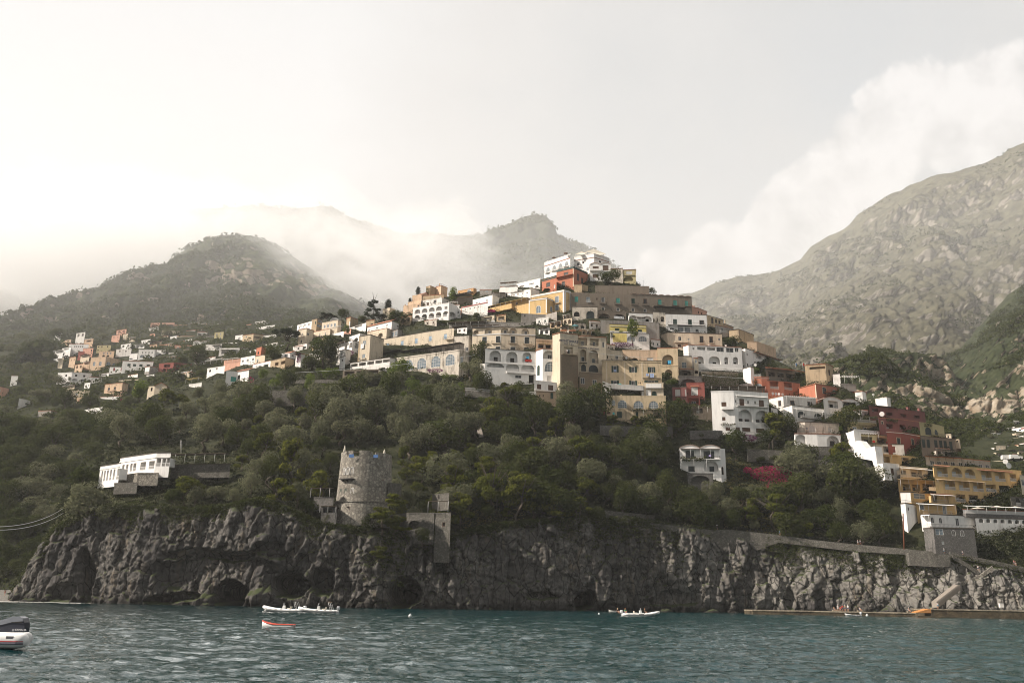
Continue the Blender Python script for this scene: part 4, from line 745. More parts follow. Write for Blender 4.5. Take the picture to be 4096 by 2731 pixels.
monte = B('cream hotel tower carrying a blue lettered sign, on a brown stone base', 'cream', [(1500, 262), (1588, 240), (1800, 262)], 900, [('T', 1588, 1790, 296, 306, .25, 'g'), ('L', [1686], 405, 485, 110, 'D', 'i', None, 1.0), ('Q', 1602, 1800, 492, 905, 'brick'), ('w', [1670], 560, 620, 46, 'g'), ('w', [1670], 742, 812, 50, 'g'), ('B', [1700], 492, 20, 195, 'i', .9)], 'tile', fr=Z4, cat='hotel', name='hotel', dy=3, D=12)
capi = B('cream hotel block with tall arches and a tiled terrace roof', 'cream', [(1800, 275), (2132, 296)], 730, [('L', [1855, 1990], 296, 384, 112, 'g', 'i'), ('A', [1860], 432, 572, 76, 'D', 'i'), ('A', [1983], 440, 592, 118, 'D', 'i'), ('a', [1980], 615, 700, 112, 'M', 'i'), ('a', [1865], 610, 690, 60, 'M'), ('P', 1815, 1900, 590, 640, 1, 'dark'), ('a', [2098], 342, 410, 28, 'g')], 'tile', fr=Z4, cat='hotel', name='hotel', dy=1)
B('brown tuff stone base with two grey windows under the cream hotel block', 'brick', [(1815, 705), (2082, 728)], 930, [('w', [1853], 766, 838, 50, 'g'), ('w', [1995], 790, 864, 50, 'g')], fr=Z4, dy=3)
B('white house with three arches above three wider arches', 'white', [(708, 424), (1310, 464)], 850, [('A', [830, 1025], 446, 572, 142, 'n', 'i'), ('A', [1200], 468, 585, 112, 'n', 'i'), ('A', [830], 590, 672, 212, '-', 's'), ('A', [1032, 1210], 598, 688, 160, '-', 'w'), ('C', 580, 8), ('w', [1097], 735, 772, 76, 'g'), ('T', 960, 1300, 690, 712, 1.0, 'w'), ('d', [1250], 735, 830, 60, 'n')], fr=Z4, dy=2)
B('tiny white annex with one arched window at the left of the white arcade house', 'white', [(645, 608), (712, 606)], 705, [('a', [680], 616, 672, 40, 'm')], fr=Z4, dy=4)
B('narrow white bay house with one tall arched window', 'white', [(1305, 470), (1385, 426), (1590, 436)], 832, [('A', [1462], 446, 545, 150, 'g', 'i'), ('a', [1480], 575, 697, 146, 'm', 'i'), ('w', [1460], 742, 812, 54, 's'), ('a', [1335], 620, 740, 30, 'd')], 'tile', fr=Z4, dy=4)
B('white ground storey with brown doors under the bay house', 'white', [(1285, 800), (1590, 835)], 935, [('d', [1342], 842, 908, 52, 'r'), ('d', [1478], 852, 920, 62, 'r'), ('B', [1430], 925, 12, 290, 's', .6)], fr=Z4, dy=5.5)
B('rough brown stone footing with a green door under the white bay house', 'brick', [(1310, 930), (1580, 935)], 1020, [('d', [1492], 942, 1015, 34, 'd'), ('w', [1350, 1390], 962, 990, 12, 'n')], fr=Z4, dy=6.5, cat='wall', name='stone_wall')
# --- old beige palace and left flank
B('long beige old house with blue windows and small round windows', 'beige', [(1240, 594), (1720, 510), (2042, 462)], 740, [('w', [1288, 1450, 1610, 1768, 1940], 636, 690, 36, 'B', 'i'), ('R', [1368, 1690, 1998], 630, 652, 22, 'n'), ('B', [2100], 580, 30, 90, 'i')], fr=Z3)
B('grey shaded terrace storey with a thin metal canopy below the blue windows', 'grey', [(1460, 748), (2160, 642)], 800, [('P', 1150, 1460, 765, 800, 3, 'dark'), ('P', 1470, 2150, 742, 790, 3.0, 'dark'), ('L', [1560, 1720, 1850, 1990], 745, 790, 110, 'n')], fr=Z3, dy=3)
B('stained old white hotel with tall arched many-paned windows', 'old', [(1390, 808), (2105, 712), (2215, 800)], 985, [('a', [1525, 1675, 1835, 1997], 822, 945, 112, 'm'), ('a', [2133], 785, 880, 30, 'm'), ('C', 806, 10)], fr=Z3, cat='hotel', name='hotel', dy=6)
B('open dark veranda with iron posts at the right corner of the old beige house', 'old', [(2045, 560), (2210, 545), (2270, 600)], 700, [('P', 2045, 2200, 468, 560, 3, 'dark'), ('w', [2200], 680, 775, 35, 'g')], fr=Z3, dy=4)
B('square beige tower house with blue windows and laundry', 'beige', [(960, 562), (1090, 540), (1240, 592)], 850, [('w', [1020], 606, 655, 40, 'b'), ('w', [1013], 758, 808, 40, 'b'), ('Q', 960, 975, 570, 845, 'tan'), ('B', [1010], 815, 8, 60, 's', .5)], fr=Z3, dy=2)
B('long white porch with slim columns below the old beige house', 'white2', [(862, 862), (1312, 798), (1465, 836)], 940, [('L', (905, 1275, 5), 868, 925, 88, 'n', 's', None, 2.5), ('A', [1385], 858, 912, 70, '-')], 'dark', fr=Z3, dy=8)
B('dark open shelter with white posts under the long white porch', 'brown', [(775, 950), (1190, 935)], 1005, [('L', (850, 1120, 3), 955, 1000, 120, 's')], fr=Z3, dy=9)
B('white arched house with a brown canopy left of the beige tower', 'white', [(850, 606), (1165, 500), (1275, 525)], 720, [('A', [1052, 1150, 1235], 560, 655, 62, 'n', 'i'), ('P', 850, 1080, 590, 660, 2, 'reed')], 'dark', fr=ZL, dy=3)
B('white gable end with a fan window behind the white arched house', 'white', [(1110, 445), (1300, 372), (1450, 405)], 520, [('A', [1230], 452, 510, 90, 'g', 'i')], fr=ZL)
B('white round ended house with a tall arched window below the brown canopy', 'white2', [(880, 745), (1035, 662), (1135, 684)], 890, [('a', [970], 708, 800, 46, 'm'), ('A', [905], 770, 850, 30, '-')], 'dark', fr=ZL, dy=4)
B('small white cube house with one square black window', 'white', [(940, 806), (1042, 786)], 945, [('w', [985], 835, 872, 22, 'n')], fr=ZL, dy=6)
B('pale yellow corner villa with a tiled edge above the large dark tree', 'cream', [(205, 312), (345, 284), (468, 335)], 560, [('w', [264, 372], 365, 415, 26, 'g'), ('B', [262], 440, 10, 80, 's', .5), ('a', [248], 490, 548, 30, 'n'), ('H', [(265, 300, 8)])], 'tile', fr=ZL, cat='villa', name='villa')
B('long pale yellow wing with two small windows right of the corner villa', 'cream', [(468, 352), (770, 288)], 450, [('w', [580, 677], 376, 425, 24, 'g')], 'tile', fr=ZL)
B('pale yellow villa with four arched blue windows on the left ridge', 'cream', [(620, 194), (905, 142), (965, 165)], 420, [('a', [668, 728, 790, 850], 220, 280, 38, 'w'), ('w', [820], 350, 385, 20, 'g')], fr=ZL, cat='villa', name='villa')
B('tan flat roofed block behind the umbrella pine', 'tan', [(440, 130), (530, 112), (625, 160)], 300, [('w', [507], 155, 208, 26, 'd'), ('w', [598], 140, 188, 60, 'b'), ('w', [580], 220, 270, 70, 'b')], fr=ZL)
B('long low white wing at the far left of the ridge', 'white', [(175, 226), (445, 150)], 330, [('w', [215, 290, 380], 262, 280, 26, 'n'), ('L', [230, 310, 390], 235, 250, 60, '-')], fr=ZL)
B('white house with a low red tiled roof and small awnings', 'white', [(1432, 262), (1870, 155), (1995, 215)], 375, [('w', [1605, 1780], 262, 280, 34, 'n'), ('R', [1900, 1950], 150, 168, 20, 'n'), ('H', [(1560, 185, 14)])], 'shed:1.8', fr=ZL)
B('cream house with one large open arch under the red roofed house', 'cream', [(1432, 356), (1780, 284), (1865, 335)], 480, [('A', [1668], 366, 440, 94, '-', 'i')], fr=ZL, dy=2)
B('white terrace house with a wide opening left of the red roofed house', 'white', [(1100, 280), (1412, 182)], 340, [('L', [1270], 222, 280, 160, 'n', 's'), ('H', [(1085, 150, 16)])], fr=ZL)
B('small brown house with one dark window behind the white terrace house', 'tan', [(1412, 152), (1560, 130)], 262, [('w', [1510], 196, 244, 48, 'n')], 'tile', fr=ZL)
B('white terrace with a slatted white pergola on the left ridge', 'white', [(690, 430), (1010, 340)], 470, [('P', 800, 1000, 300, 350, 2, 'beam'), ('A', [940], 402, 440, 60, '-'), ('L', [720, 810], 430, 450, 60, '-')], fr=ZL)
B('brown tiled roof house right of the dark round pine', 'tan', [(1060, 120), (1130, 85), (1260, 130)], 230, [], 'tile', fr=ZL)
B('low salmon terrace wall below the small bright tree', 'salmon', [(960, 350), (1140, 300)], 400, [], fr=ZL, cat='wall', name='terrace_wall')
B('tan house behind the big dark tree', 'tan', [(600, 470), (690, 442), (890, 500)], 600, [('P', 840, 1100, 470, 560, 2, 'dark')], 'dark', fr=ZL)
B('low grey terraced house strip above the small white gabled house', 'white2', [(100, 620), (350, 560), (420, 590)], 680, [('L', [180, 300], 640, 672, 80, 'n')], fr=ZL)
B('glazed lean-to with white frames left of the vine pergola', 'grey', [(1860, 340), (1975, 300), (2060, 330)], 440, [('w', [1890, 1950], 350, 430, 50, 'b')], 'dark', fr=ZL)
B('white cottage on the skyline behind the cedar', 'cream', [(1230, 250), (1310, 235), (1370, 255)], 340, [('w', [1265], 275, 295, 14, 'n')], fr=Z3)
# --- right flank
B('long brown stone building with a wavy tiled roof edge and teal shutters', 'brown', [(-46, 626), (640, 648), (1330, 682)], 860, [('w', [15], 672, 735, 40, 't'), ('w', [150], 678, 740, 46, 'b', 'w'), ('w', [320], 683, 740, 42, 'g'), ('w', [490], 690, 746, 42, 't'), ('w', [645], 695, 752, 42, 'd'), ('w', [800], 700, 756, 40, 'q'), ('w', [965], 708, 766, 44, 't'), ('w', [1140], 716, 774, 42, 't'), ('w', [1270], 722, 780, 36, 't'), ('B', [320, 490, 645, 805], 757, 34, 86, 'i', .8), ('B', [975, 1145, 1285], 772, 34, 86, 'i', .8), ('w', [320, 490, 645, 800], 796, 834, 36, 'g'), ('P', 890, 1250, 795, 850, 2.5, 'dark'), ('w', [250], 688, 712, 14, 'n')], 'vault:9:.45', fr=Z2, cat='hotel', name='long_house')
B('weathered wall with one large blue grey arched door under the long brown building', 'old', [(-30, 790), (255, 796)], 935, [('a', [175], 836, 930, 98, 'M'), ('a', [20], 845, 900, 70, 'n')], fr=Z2)
B('dark grey arcade with white laundry under the long brown building', 'brown', [(265, 832), (582, 852)], 940, [('A', [335], 868, 925, 132, '-'), ('A', [508], 875, 936, 138, '-', 's')], fr=Z2)
B('white vaulted facade with a rust brown awning', 'white', [(612, 860), (886, 872)], 975, [('A', [665], 888, 950, 110, '-'), ('A', [822], 896, 960, 118, 'n'), ('P', 690, 800, 915, 950, 1.8, 'reed')], fr=Z2)
B('grey plaster retaining wall behind the lemon yellow house', 'grey', [(290, 945), (960, 975)], 1150, fr=Z2, cat='retaining wall', name='retaining_wall', D=6, dy=-3)
B('narrow old white tower with an arched opening', 'old', [(890, 848), (1030, 852)], 980, [('A', [996], 900, 962, 48, 'n'), ('w', [938, 895], 925, 962, 12, 'n'), ('H', [(940, 815, 36)])], fr=Z2)
B('large white house with three dark green shutters in its top storey', 'white', [(1030, 872), (1500, 886)], 1090, [('d', [1140, 1310], 930, 992, 46, 'd'), ('w', [1445], 946, 994, 50, 'q'), ('C', 1008, 8), ('w', [1105], 1030, 1052, 50, 'g'), ('w', [1205, 1282], 1026, 1076, 64, 'm'), ('w', [1392], 1044, 1078, 38, 'g'), ('P', 1170, 1330, 1008, 1060, 1, 'dark'), ('B', [1270], 1000, 30, 450, 'i', .9)], fr=Z2, cat='house', name='large_house')
B('cream lower storeys with arched hoods below the large white house', 'cream', [(975, 1118), (1055, 1086), (1350, 1090), (1675, 1104)], 1260, [('d', [1195], 1130, 1186, 36, 'g'), ('B', [1210], 1200, 22, 150, 's', .9), ('w', [1295], 1150, 1170, 24, 'g'), ('d', [1442], 1126, 1196, 38, 'q'), ('d', [1552], 1132, 1200, 38, 'q'), ('B', [1445, 1560], 1203, 34, 64, 'i', .6), ('w', [1645], 1146, 1176, 26, 'g'), ('d', [1190], 1218, 1250, 40, 'r')], fr=Z2, dy=3, name='large_house')
B('small grey wall terrace with white railing right of the cream storeys', 'grey', [(1600, 1000), (1800, 1040)], 1135, [('w', [1680], 1030, 1075, 30, 'g'), ('T', 1640, 1800, 1080, 1135, .8, 'w')], fr=Z2)
B('small yellow house stepping down to the right of the large white house', 'ochre', [(1505, 886), (1685, 940)], 995, [('w', [1565], 916, 980, 26, 'q'), ('w', [1608, 1646], 935, 972, 22, 'q')], 'dark', fr=Z2)
B('pinkish white house with chimneys behind the long brown building', 'salmon', [(1330, 796), (1400, 805), (1500, 862)], 880, [('w', [1400, 1440], 840, 860, 16, 'n'), ('H', [(1352, 766, 12), (1372, 768, 10)])], 'tile', fr=Z2)
B('dark tan house with a chimney stepping down on the right skyline', 'tan', [(1690, 980), (1800, 1020)], 1080, [('H', [(1733, 936, 9)])], 'dark', fr=Z2)
B('brown old house with a long sloping tiled gable on the right skyline', 'tan', [(1755, 1060), (1865, 1046), (2038, 1155)], 1190, [], 'dark', fr=Z2)
B('pale long garden wall on the right skyline behind the arcaded villa', 'peach', [(1960, 1190), (2070, 1190), (2290, 1270)], 1290, fr=Z2, cat='wall', name='garden_wall')
B('lemon yellow house with a white terrace behind a bright green tree', 'lemon', [(395, 988), (812, 1006)], 1110, [('w', [482], 1036, 1062, 54, 'd'), ('w', [740], 1050, 1100, 50, 'd'), ('C', 1005, 6, 'g'), ('Q', 398, 812, 1062, 1108, 'white')], fr=Z2)
B('white and yellow lower storey with wide arched windows under the lemon house', 'white', [(400, 1085), (846, 1100)], 1222, [('a', [640], 1118, 1182, 96, 'm'), ('a', [770], 1124, 1186, 100, 'm'), ('Q', 430, 590, 1092, 1190, 'lemon')], fr=Z2, dy=3)
B('white villa with a loggia over four tall arches', 'white', [(1235, 1268), (1292, 1224), (1900, 1256)], 1500, [('L', [1440, 1552], 1246, 1306, 100, 'n', 's'), ('w', [1655, 1765], 1252, 1304, 92, 'g'), ('w', [1843], 1256, 1306, 48, 'g'), ('A', [1425], 1352, 1462, 98, 'n', 's'), ('A', [1590], 1352, 1464, 146, 'n', 's'), ('A', [1725], 1362, 1466, 50, 'n', 's'), ('A', [1830], 1362, 1466, 64, 'n', 's'), ('w', [1352], 1252, 1280, 26, 'g'), ('C', 1492, 6), ('P', 1440, 1860, 1502, 1540, 1.2, 'canvas'), ('H', [(1545, 1212, 18), (1733, 1216, 18)])], 'tile', fr=Z2, cat='villa', name='villa', dy=2)
B('white stepped villa with three arches and a roof garden', 'white', [(720, 182), (800, 124), (852, 160), (1225, 262)], 352, [('L', [955, 1065, 1150], 196, 244, 80, 'g', 'g'), ('A', [952, 1058, 1160], 268, 334, 68, 'n', 's'), ('w', [822], 178, 206, 14, 'n'), ('w', [828], 296, 328, 16, 'n'), ('P', 890, 1190, 162, 240, 1.5, 'tile')], fr=Z6, cat='villa', name='villa', dy=1)
B('white stair house between the two white villas and the ivy wall', 'white', [(775, 395), (860, 335), (900, 350)], 515, [], fr=Z6, dy=2)
B('dark brown restaurant with deep openings and a tiled canopy', 'brown', [(1030, 338), (1340, 372), (1530, 405)], 520, [('L', [1100, 1200, 1300], 392, 440, 84, 'n', 'i'), ('L', [1435], 405, 460, 170, 'n', 'i'), ('P', 1035, 1520, 345, 390, 1.5, 'tile')], fr=Z6, cat='restaurant', name='restaurant')
B('rounded brick red house with a cream domed awning', 'red', [(900, 452), (985, 448), (1068, 452)], 620, [('a', [950], 525, 562, 84, 'm'), ('T', 900, 1066, 448, 458, .2, 'w'), ('V', 900, 935, 470, 610)], fr=Z6, dy=2)
B('long red terrace wall with white columns and white urn niches', 'red', [(1050, 490), (1240, 500), (1425, 525)], 672, [('L', [1130, 1240, 1375], 500, 584, 108, '-', 'w'), ('w', [1190, 1330], 582, 622, 40, 's')], fr=Z6, dy=1, name='terrace_house')
B('tan brown house with a pale balcony on the right shoulder', 'tan', [(1480, 318), (1715, 300), (1800, 356)], 530, [('L', [1620], 330, 380, 160, 's', 's'), ('w', [1630], 378, 412, 56, 's'), ('w', [1700], 350, 390, 22, 'q'), ('w', [1757], 372, 432, 20, 'q')], 'tile', fr=Z6)
B('small plain white house right of the tan brown house', 'white2', [(1798, 418), (1880, 412)], 545, [], fr=Z6)
B('light metal pergola frame with thin beams at the right skyline', 'grey', [(1885, 530), (2065, 540)], 560, [('P', 1885, 2060, 450, 535, 3, 'beam')], fr=Z6, cat='terrace', name='terrace_house')
B('bright salmon red house with plain gable wall and dark veranda', 'red', [(1415, 602), (1605, 528), (2050, 612)], 695, [('d', [1700, 1880], 570, 640, 52, 'y'), ('w', [1815], 596, 645, 46, 'g'), ('L', [1985], 600, 650, 80, '-', 's'), ('B', [1850], 648, 26, 380, 'i', 1.2), ('Q', 1596, 1606, 540, 690, 'cream')], 'tile', fr=Z6, dy=1)
B('white house with two low dark vaults and a glass screen', 'white', [(1690, 700), (2105, 745)], 835, [('L', [1800], 722, 800, 130, 'n', 'i'), ('L', [1985], 735, 812, 180, 's', 'i')], 'vault:2:1.1', fr=Z6, dy=2)
B('white house with two brown windows under thin white beams', 'white2', [(1070, 700), (1232, 664), (1610, 690)], 800, [('w', [1340, 1535], 722, 766, 50, 'q'), ('w', [1192], 722, 784, 18, 'q'), ('P', 1240, 1600, 672, 760, 2, 'beam')], 'tile', fr=Z6, dy=2)
B('stained white house with two dark arched glass doors', 'white2', [(1232, 806), (1335, 772), (1850, 838)], 965, [('a', [1440, 1625], 838, 916, 102, 'M'), ('w', [1780], 868, 920, 24, 'n'), ('P', 1340, 1850, 810, 900, 2.2, 'beam'), ('B', [1600], 930, 22, 420, 'w', 1.0)], fr=Z6, dy=4)
B('stained cream house with a pale arched shutter and flower pots', 'old', [(1385, 972), (1480, 962), (1870, 985)], 1105, [('a', [1563], 1000, 1078, 88, 's'), ('w', [1480], 1018, 1046, 30, 'g'), ('w', [1765], 1026, 1076, 44, 's'), ('C', 1095, 8)], fr=Z6, dy=5)
B('white ground floor with three wide arches on stone piers', 'white', [(1365, 1098), (1620, 1100), (1888, 1112)], 1245, [('A', [1430], 1095, 1210, 120, '-'), ('A', [1610], 1108, 1235, 168, 'q', 'i'), ('A', [1800], 1120, 1240, 158, 'q', 'i')], fr=Z6, dy=7)
B('rubble stone base with a pier under the three wide arches', 'stone', [(1530, 1248), (1900, 1250)], 1370, fr=Z6, dy=8, cat='wall', name='stone_wall', D=5)
whouse = B('tall white house with two great arches and brown shutters', 'white', [(410, 618), (520, 614), (668, 612), (1060, 638)], 1110, [('d', [760, 982], 698, 782, 60, 'r'), ('w', [692, 832, 912], 708, 745, 22, 'g'), ('B', [880], 790, 36, 385, 'i', 1.2), ('A', [797, 990], 818, 985, 168, 'q', 's'), ('w', [602, 697], 1020, 1062, 50, 'r'), ('w', [812, 970], 1026, 1076, 100, 'r'), ('w', [553], 735, 815, 56, 'r'), ('B', [600], 820, 30, 130, 's', 1.2), ('w', [525, 590], 905, 945, 36, 'r'), ('B', [600], 1105, 34, 70, 'w', .6), ('B', [830], 1105, 34, 150, 'w', .6), ('P', 690, 1050, 655, 700, .8, 'canvas'), ('P', 520, 1100, 992, 1040, 1.2, 'vine')], fr=Z6, name='large_house', dy=3)
B('dark long canopy roof behind the tall white house', 'brown', [(400, 568), (1020, 572)], 620, [('P', 400, 1020, 562, 610, 2.5, 'reed')], fr=Z6, cat='terrace', name='terrace_house')
B('narrow white stair wing with a grey window right of the tall white house', 'white2', [(1095, 800), (1168, 812)], 905, [('w', [1110], 825, 880, 22, 'g')], fr=Z6, dy=2)
B('white two storey cottage with twin vaulted roofs alone in the garden', 'white', [(50, 1262), (515, 1262), (570, 1268)], 1540, [('d', [168], 1290, 1382, 96, 'D'), ('d', [385], 1292, 1386, 118, 'D'), ('B', [290], 1388, 38, 430, 'i', 1.4), ('A', [408], 1404, 1530, 160, 'D'), ('d', [188], 1465, 1530, 72, 'D'), ('P', 60, 350, 1386, 1530, 3.0, 'vine'), ('P', 60, 510, 1272, 1388, 1.4, 'reed'), ('a', [530], 1470, 1560, 28, 'n')], 'vault:2:1.1', fr=Z6, cat='cottage', name='cottage', dy=3)
B('stone vault with a dark arch under the white cottage', 'darkstone', [(440, 570), (740, 572)], 700, [('A', [590], 592, 690, 220, '-')], fr=(2600, 1700, .3401), dy=6, cat='wall', name='stone_wall', D=5)
B('old plum red house with pale shutters and a ledge roof', 'plum', [(1062, 938), (1240, 934)], 1165, [('w', [1130], 965, 1046, 62, 's'), ('w', [1228], 960, 1046, 18, 's'), ('A', [1125], 1086, 1155, 110, 'n'), ('B', [1150], 1055, 12, 170, 'i', .8)], 'flat', fr=Z5)
B('small faded red house with a pale shuttered window beside the plum house', 'rosso', [(1240, 884), (1465, 882)], 1052, [('w', [1340], 936, 1036, 82, 's'), ('P', 1290, 1395, 920, 930, .5, 'tile')], fr=Z5)
B('dark red ground floor with a white awning below the faded red house', 'rosso', [(1245, 1052), (1410, 1055)], 1175, [('L', [1330], 1070, 1160, 130, 'g')], fr=Z5, dy=-1)
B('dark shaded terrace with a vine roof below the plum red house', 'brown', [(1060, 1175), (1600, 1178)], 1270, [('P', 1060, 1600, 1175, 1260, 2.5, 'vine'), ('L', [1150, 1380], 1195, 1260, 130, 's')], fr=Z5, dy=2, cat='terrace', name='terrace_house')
B('stained ochre palazzo with dark green shutters in two rows', 'ochre', [(180, 602), (925, 608)], 950, [('w', [345], 668, 748, 46, 'G'), ('w', [570, 800], 680, 750, 48, 'G'), ('w', [345, 572], 852, 914, 50, 'G'), ('w', [800], 852, 880, 90, 'G'), ('C', 612, 8), ('Q', 456, 472, 620, 910, 'cream'), ('Q', 674, 690, 625, 850, 'cream'), ('Q', 230, 244, 620, 930, 'cream'), ('P', 690, 920, 822, 840, .6, 'dark'), ('w', [645, 664], 872, 890, 10, 'n')], fr=Z5, name='palazzo', dy=1)
B('shaded terrace with a dark red awning below the ochre palazzo', 'white', [(192, 870), (290, 915), (700, 925)], 1055, [('L', [490], 972, 1050, 400, '-', None, None, 2.0), ('w', [308], 990, 1042, 34, 'g'), ('P', 290, 700, 960, 985, 1.0, 'reed')], fr=Z5, dy=2)
B('small cream block with a white panel right of the dark red awning', 'cream', [(702, 884), (950, 884)], 1064, [('Q', 732, 925, 890, 945, 'white'), ('P', 735, 950, 950, 962, .8, 'dark'), ('a', [835], 985, 1062, 66, 'd'), ('Q', 735, 795, 966, 1060, 'white')], fr=Z5, dy=2.5)
B('yellow house with arched balcony windows at the foot of the palazzo', 'ochre', [(235, 1046), (980, 1052)], 1352, [('a', [325], 1092, 1166, 46, 'm'), ('a', [435], 1096, 1196, 116, 'm'), ('a', [637], 1106, 1204, 124, 'm'), ('a', [828], 1108, 1206, 120, 'm'), ('B', [637, 830], 1208, 34, 136, 'i', .7), ('d', [400], 1242, 1320, 62, 'd'), ('d', [620], 1244, 1325, 30, 'd'), ('L', [870], 1250, 1325, 112, 'n'), ('P', 560, 960, 1222, 1300, 1.6, 'vine'), ('H', [(425, 1024, 14), (920, 1026, 14)])], fr=Z5, dy=3)
B('tall ochre house with one open arch and blue towels', 'ochre', [(875, 450), (1130, 444)], 800, [('A', [1005], 528, 656, 142, 'n', 'i'), ('A', [1015], 714, 796, 96, 'n'), ('C', 668, 8)], fr=Z5)
B('faded peach wall house behind the ochre palazzo', 'peach', [(440, 478), (875, 476)], 605, [('a', [590], 570, 602, 80, 'n'), ('w', [785], 568, 600, 80, 's')], fr=Z5)
B('small cream house with one dark window right of the cream hotel block', 'cream', [(243, 472), (440, 492)], 612, [('w', [367], 540, 584, 38, 'g'), ('w', [248], 540, 580, 14, 'n')], fr=Z5)
B('cramped tan house with an iron balcony between ochre house and white villa', 'beige', [(1132, 548), (1305, 552)], 725, [('w', [1212], 622, 696, 62, 'b'), ('B', [1230], 708, 40, 160, 'i', .8), ('H', [(1250, 548, 30)])], fr=Z5)
B('old stone vault under the cramped tan house', 'brown', [(1150, 712), (1330, 715)], 790, [('A', [1225], 722, 785, 150, 'n')], fr=Z5, dy=2)
B('great stone relieving arch above the plum red house', 'darkstone', [(1140, 800), (1430, 805)], 925, [('A', [1265], 832, 922, 196, '-')], fr=Z5, dy=1, cat='wall', name='stone_arch')
B('slim tan bay with white windows at the corner of the arcaded villa', 'beige', [(1330, 572), (1388, 574)], 780, [('w', [1358], 592, 632, 30, 'b'), ('w', [1365], 728, 768, 46, 'n')], fr=Z5, dy=4)
B('vine covered garden terrace below the arcaded white villa', 'brown', [(1425, 750), (1890, 755)], 925, [('V', 1425, 1885, 755, 925)], fr=Z5, dy=1, cat='terrace', name='garden_terrace')
B('low white awning hut with a vent above the tall white house', 'white2', [(715, 538), (890, 530)], 565, [], fr=Z6)
B('white hut on the right skyline with a tiled edge', 'white2', [(2050, 622), (2135, 612), (2180, 640)], 710, [('w', [2100], 660, 700, 40, 's')], 'tile', fr=Z6)
B('white cube house right of the small tiled hut', 'white', [(1570, 148), (1715, 128), (1760, 150)], 250, [], fr=Z30)
B('retaining wall with ivy left of the white stepped wall', 'stone', [(1180, 598), (1225, 600)], 760, [('V', 1180, 1222, 610, 740)], fr=Z30, cat='retaining wall', name='retaining_wall')
# --- red hotel and terraces on the right
B('dark red upper hotel floors under a long sagging black roof', 'plum', [(880, 88), (1300, 130), (1760, 190)], 345, [('L', [1200, 1420, 1625], 190, 275, 120, '-', 's'), ('L', [980], 130, 180, 110, 'g'), ('C', 272, 10, 'y'), ('P', 880, 1920, 78, 130, 1.2, 'dark'), ('H', [(1540, 100, 40), (1718, 118, 40)])], 'dark', fr=ZR, cat='hotel', name='hotel')
B('dark red middle hotel floor with white curved privacy screens', 'plum', [(1030, 282), (1330, 300), (1670, 345)], 505, [('L', [1205, 1405, 1600], 372, 482, 112, 's', 's'), ('V', 1150, 1660, 285, 335), ('w', [1090], 330, 375, 30, 'y')], fr=ZR, cat='hotel', name='hotel', dy=2)
B('brick red plain hotel facade with two yellow framed windows', 'rosso', [(1160, 492), (1400, 508), (1690, 560)], 810, [('d', [1345], 590, 684, 56, 'y'), ('d', [1565], 606, 700, 56, 'y'), ('C', 496, 8, 'g')], fr=ZR, cat='hotel', name='hotel', dy=3)
B('ivy topped hotel floor with two arched windows edged in yellow', 'gyel', [(1672, 352), (1860, 372), (2060, 425)], 570, [('a', [1808], 422, 545, 118, 'M'), ('a', [1935], 462, 545, 80, 'M'), ('V', 1740, 2060, 350, 400), ('B', [1880], 545, 40, 350, 'i', .8)], fr=ZR, cat='hotel', name='hotel', dy=2)
B('dark glazed restaurant veranda with white curtains', 'brown', [(1690, 562), (1950, 585), (2235, 612)], 780, [('w', [1735, 1810], 610, 740, 56, 'M'), ('w', [1935, 2005, 2075, 2160], 625, 765, 58, 'M')], 'dark', fr=ZR, cat='restaurant', name='restaurant', dy=3)
B('vine draped terrace with a white trellis balustrade', 'gyel', [(540, 340), (990, 372)], 470, [('P', 560, 980, 250, 330, 2, 'vine'), ('T', 575, 990, 335, 380, .4, 'w'), ('w', [660, 820], 425, 460, 60, 'w'), ('V', 400, 560, 190, 330)], fr=ZR)
B('low white parapet terrace with flower boxes', 'white', [(640, 470), (1150, 520)], 545, [('T', 640, 1110, 492, 545, .6, 's'), ('V', 900, 1150, 470, 500)], fr=ZR, dy=2)
B('brown terrace room with red cloths under white beams', 'gyel', [(672, 530), (1000, 540), (1270, 575)], 690, [('L', [850, 1060], 575, 665, 190, 'n', 'i'), ('P', 680, 1260, 525, 640, 2, 'beam')], fr=ZR, dy=2)
B('grey terrace room under a flat pale roof, below the red cloths', 'white2', [(800, 682), (1100, 690), (1430, 700)], 830, [('L', [900, 1140, 1320], 712, 810, 200, 'n', 'i'), ('P', 800, 1430, 680, 760, 2, 'dark')], fr=ZR, dy=3)
B('terrace apartments with a long tan awning', 'yellow', [(1000, 845), (1340, 870), (1760, 910)], 1055, [('L', [1120], 880, 1000, 200, 'n', 'i'), ('L', [1450, 1600], 900, 1030, 140, 'n', 'i'), ('P', 1000, 1750, 842, 940, 2.2, 'tan')], fr=ZR, dy=3)
B('white block with one wide brown shuttered window', 'white', [(1000, 1000), (1095, 985), (1355, 1015)], 1260, [('w', [1215], 1062, 1168, 138, 'r')], fr=ZR, dy=5)
B('cream apartments with white balconies below the tan awning', 'cream', [(1360, 1040), (1800, 1075)], 1260, [('L', [1420], 1095, 1165, 100, 'q', 'g'), ('L', [1620], 1090, 1200, 220, 'q', 'g'), ('P', 1360, 1850, 1050, 1150, 1.2, 'canvas'), ('B', [1560], 1215, 50, 420, 'g', .8)], fr=ZR, dy=4)
B('open yellow terrace floor with laundry under sloping tan awnings', 'yellow', [(770, 700), (1180, 722)], 835, [('L', [860, 960], 745, 815, 90, 'n', 'g'), ('L', [1080], 745, 815, 120, 'g', 'g'), ('P', 745, 1180, 690, 790, 2.4, 'tan')], fr=Z7, dy=4)
B('white and yellow house with one wide picture window', 'yellow', [(795, 835), (905, 832), (1110, 850)], 945, [('w', [995], 840, 900, 150, 'b'), ('Q', 797, 903, 840, 942, 'white'), ('d', [878], 845, 940, 22, 'q')], fr=Z7, dy=5)
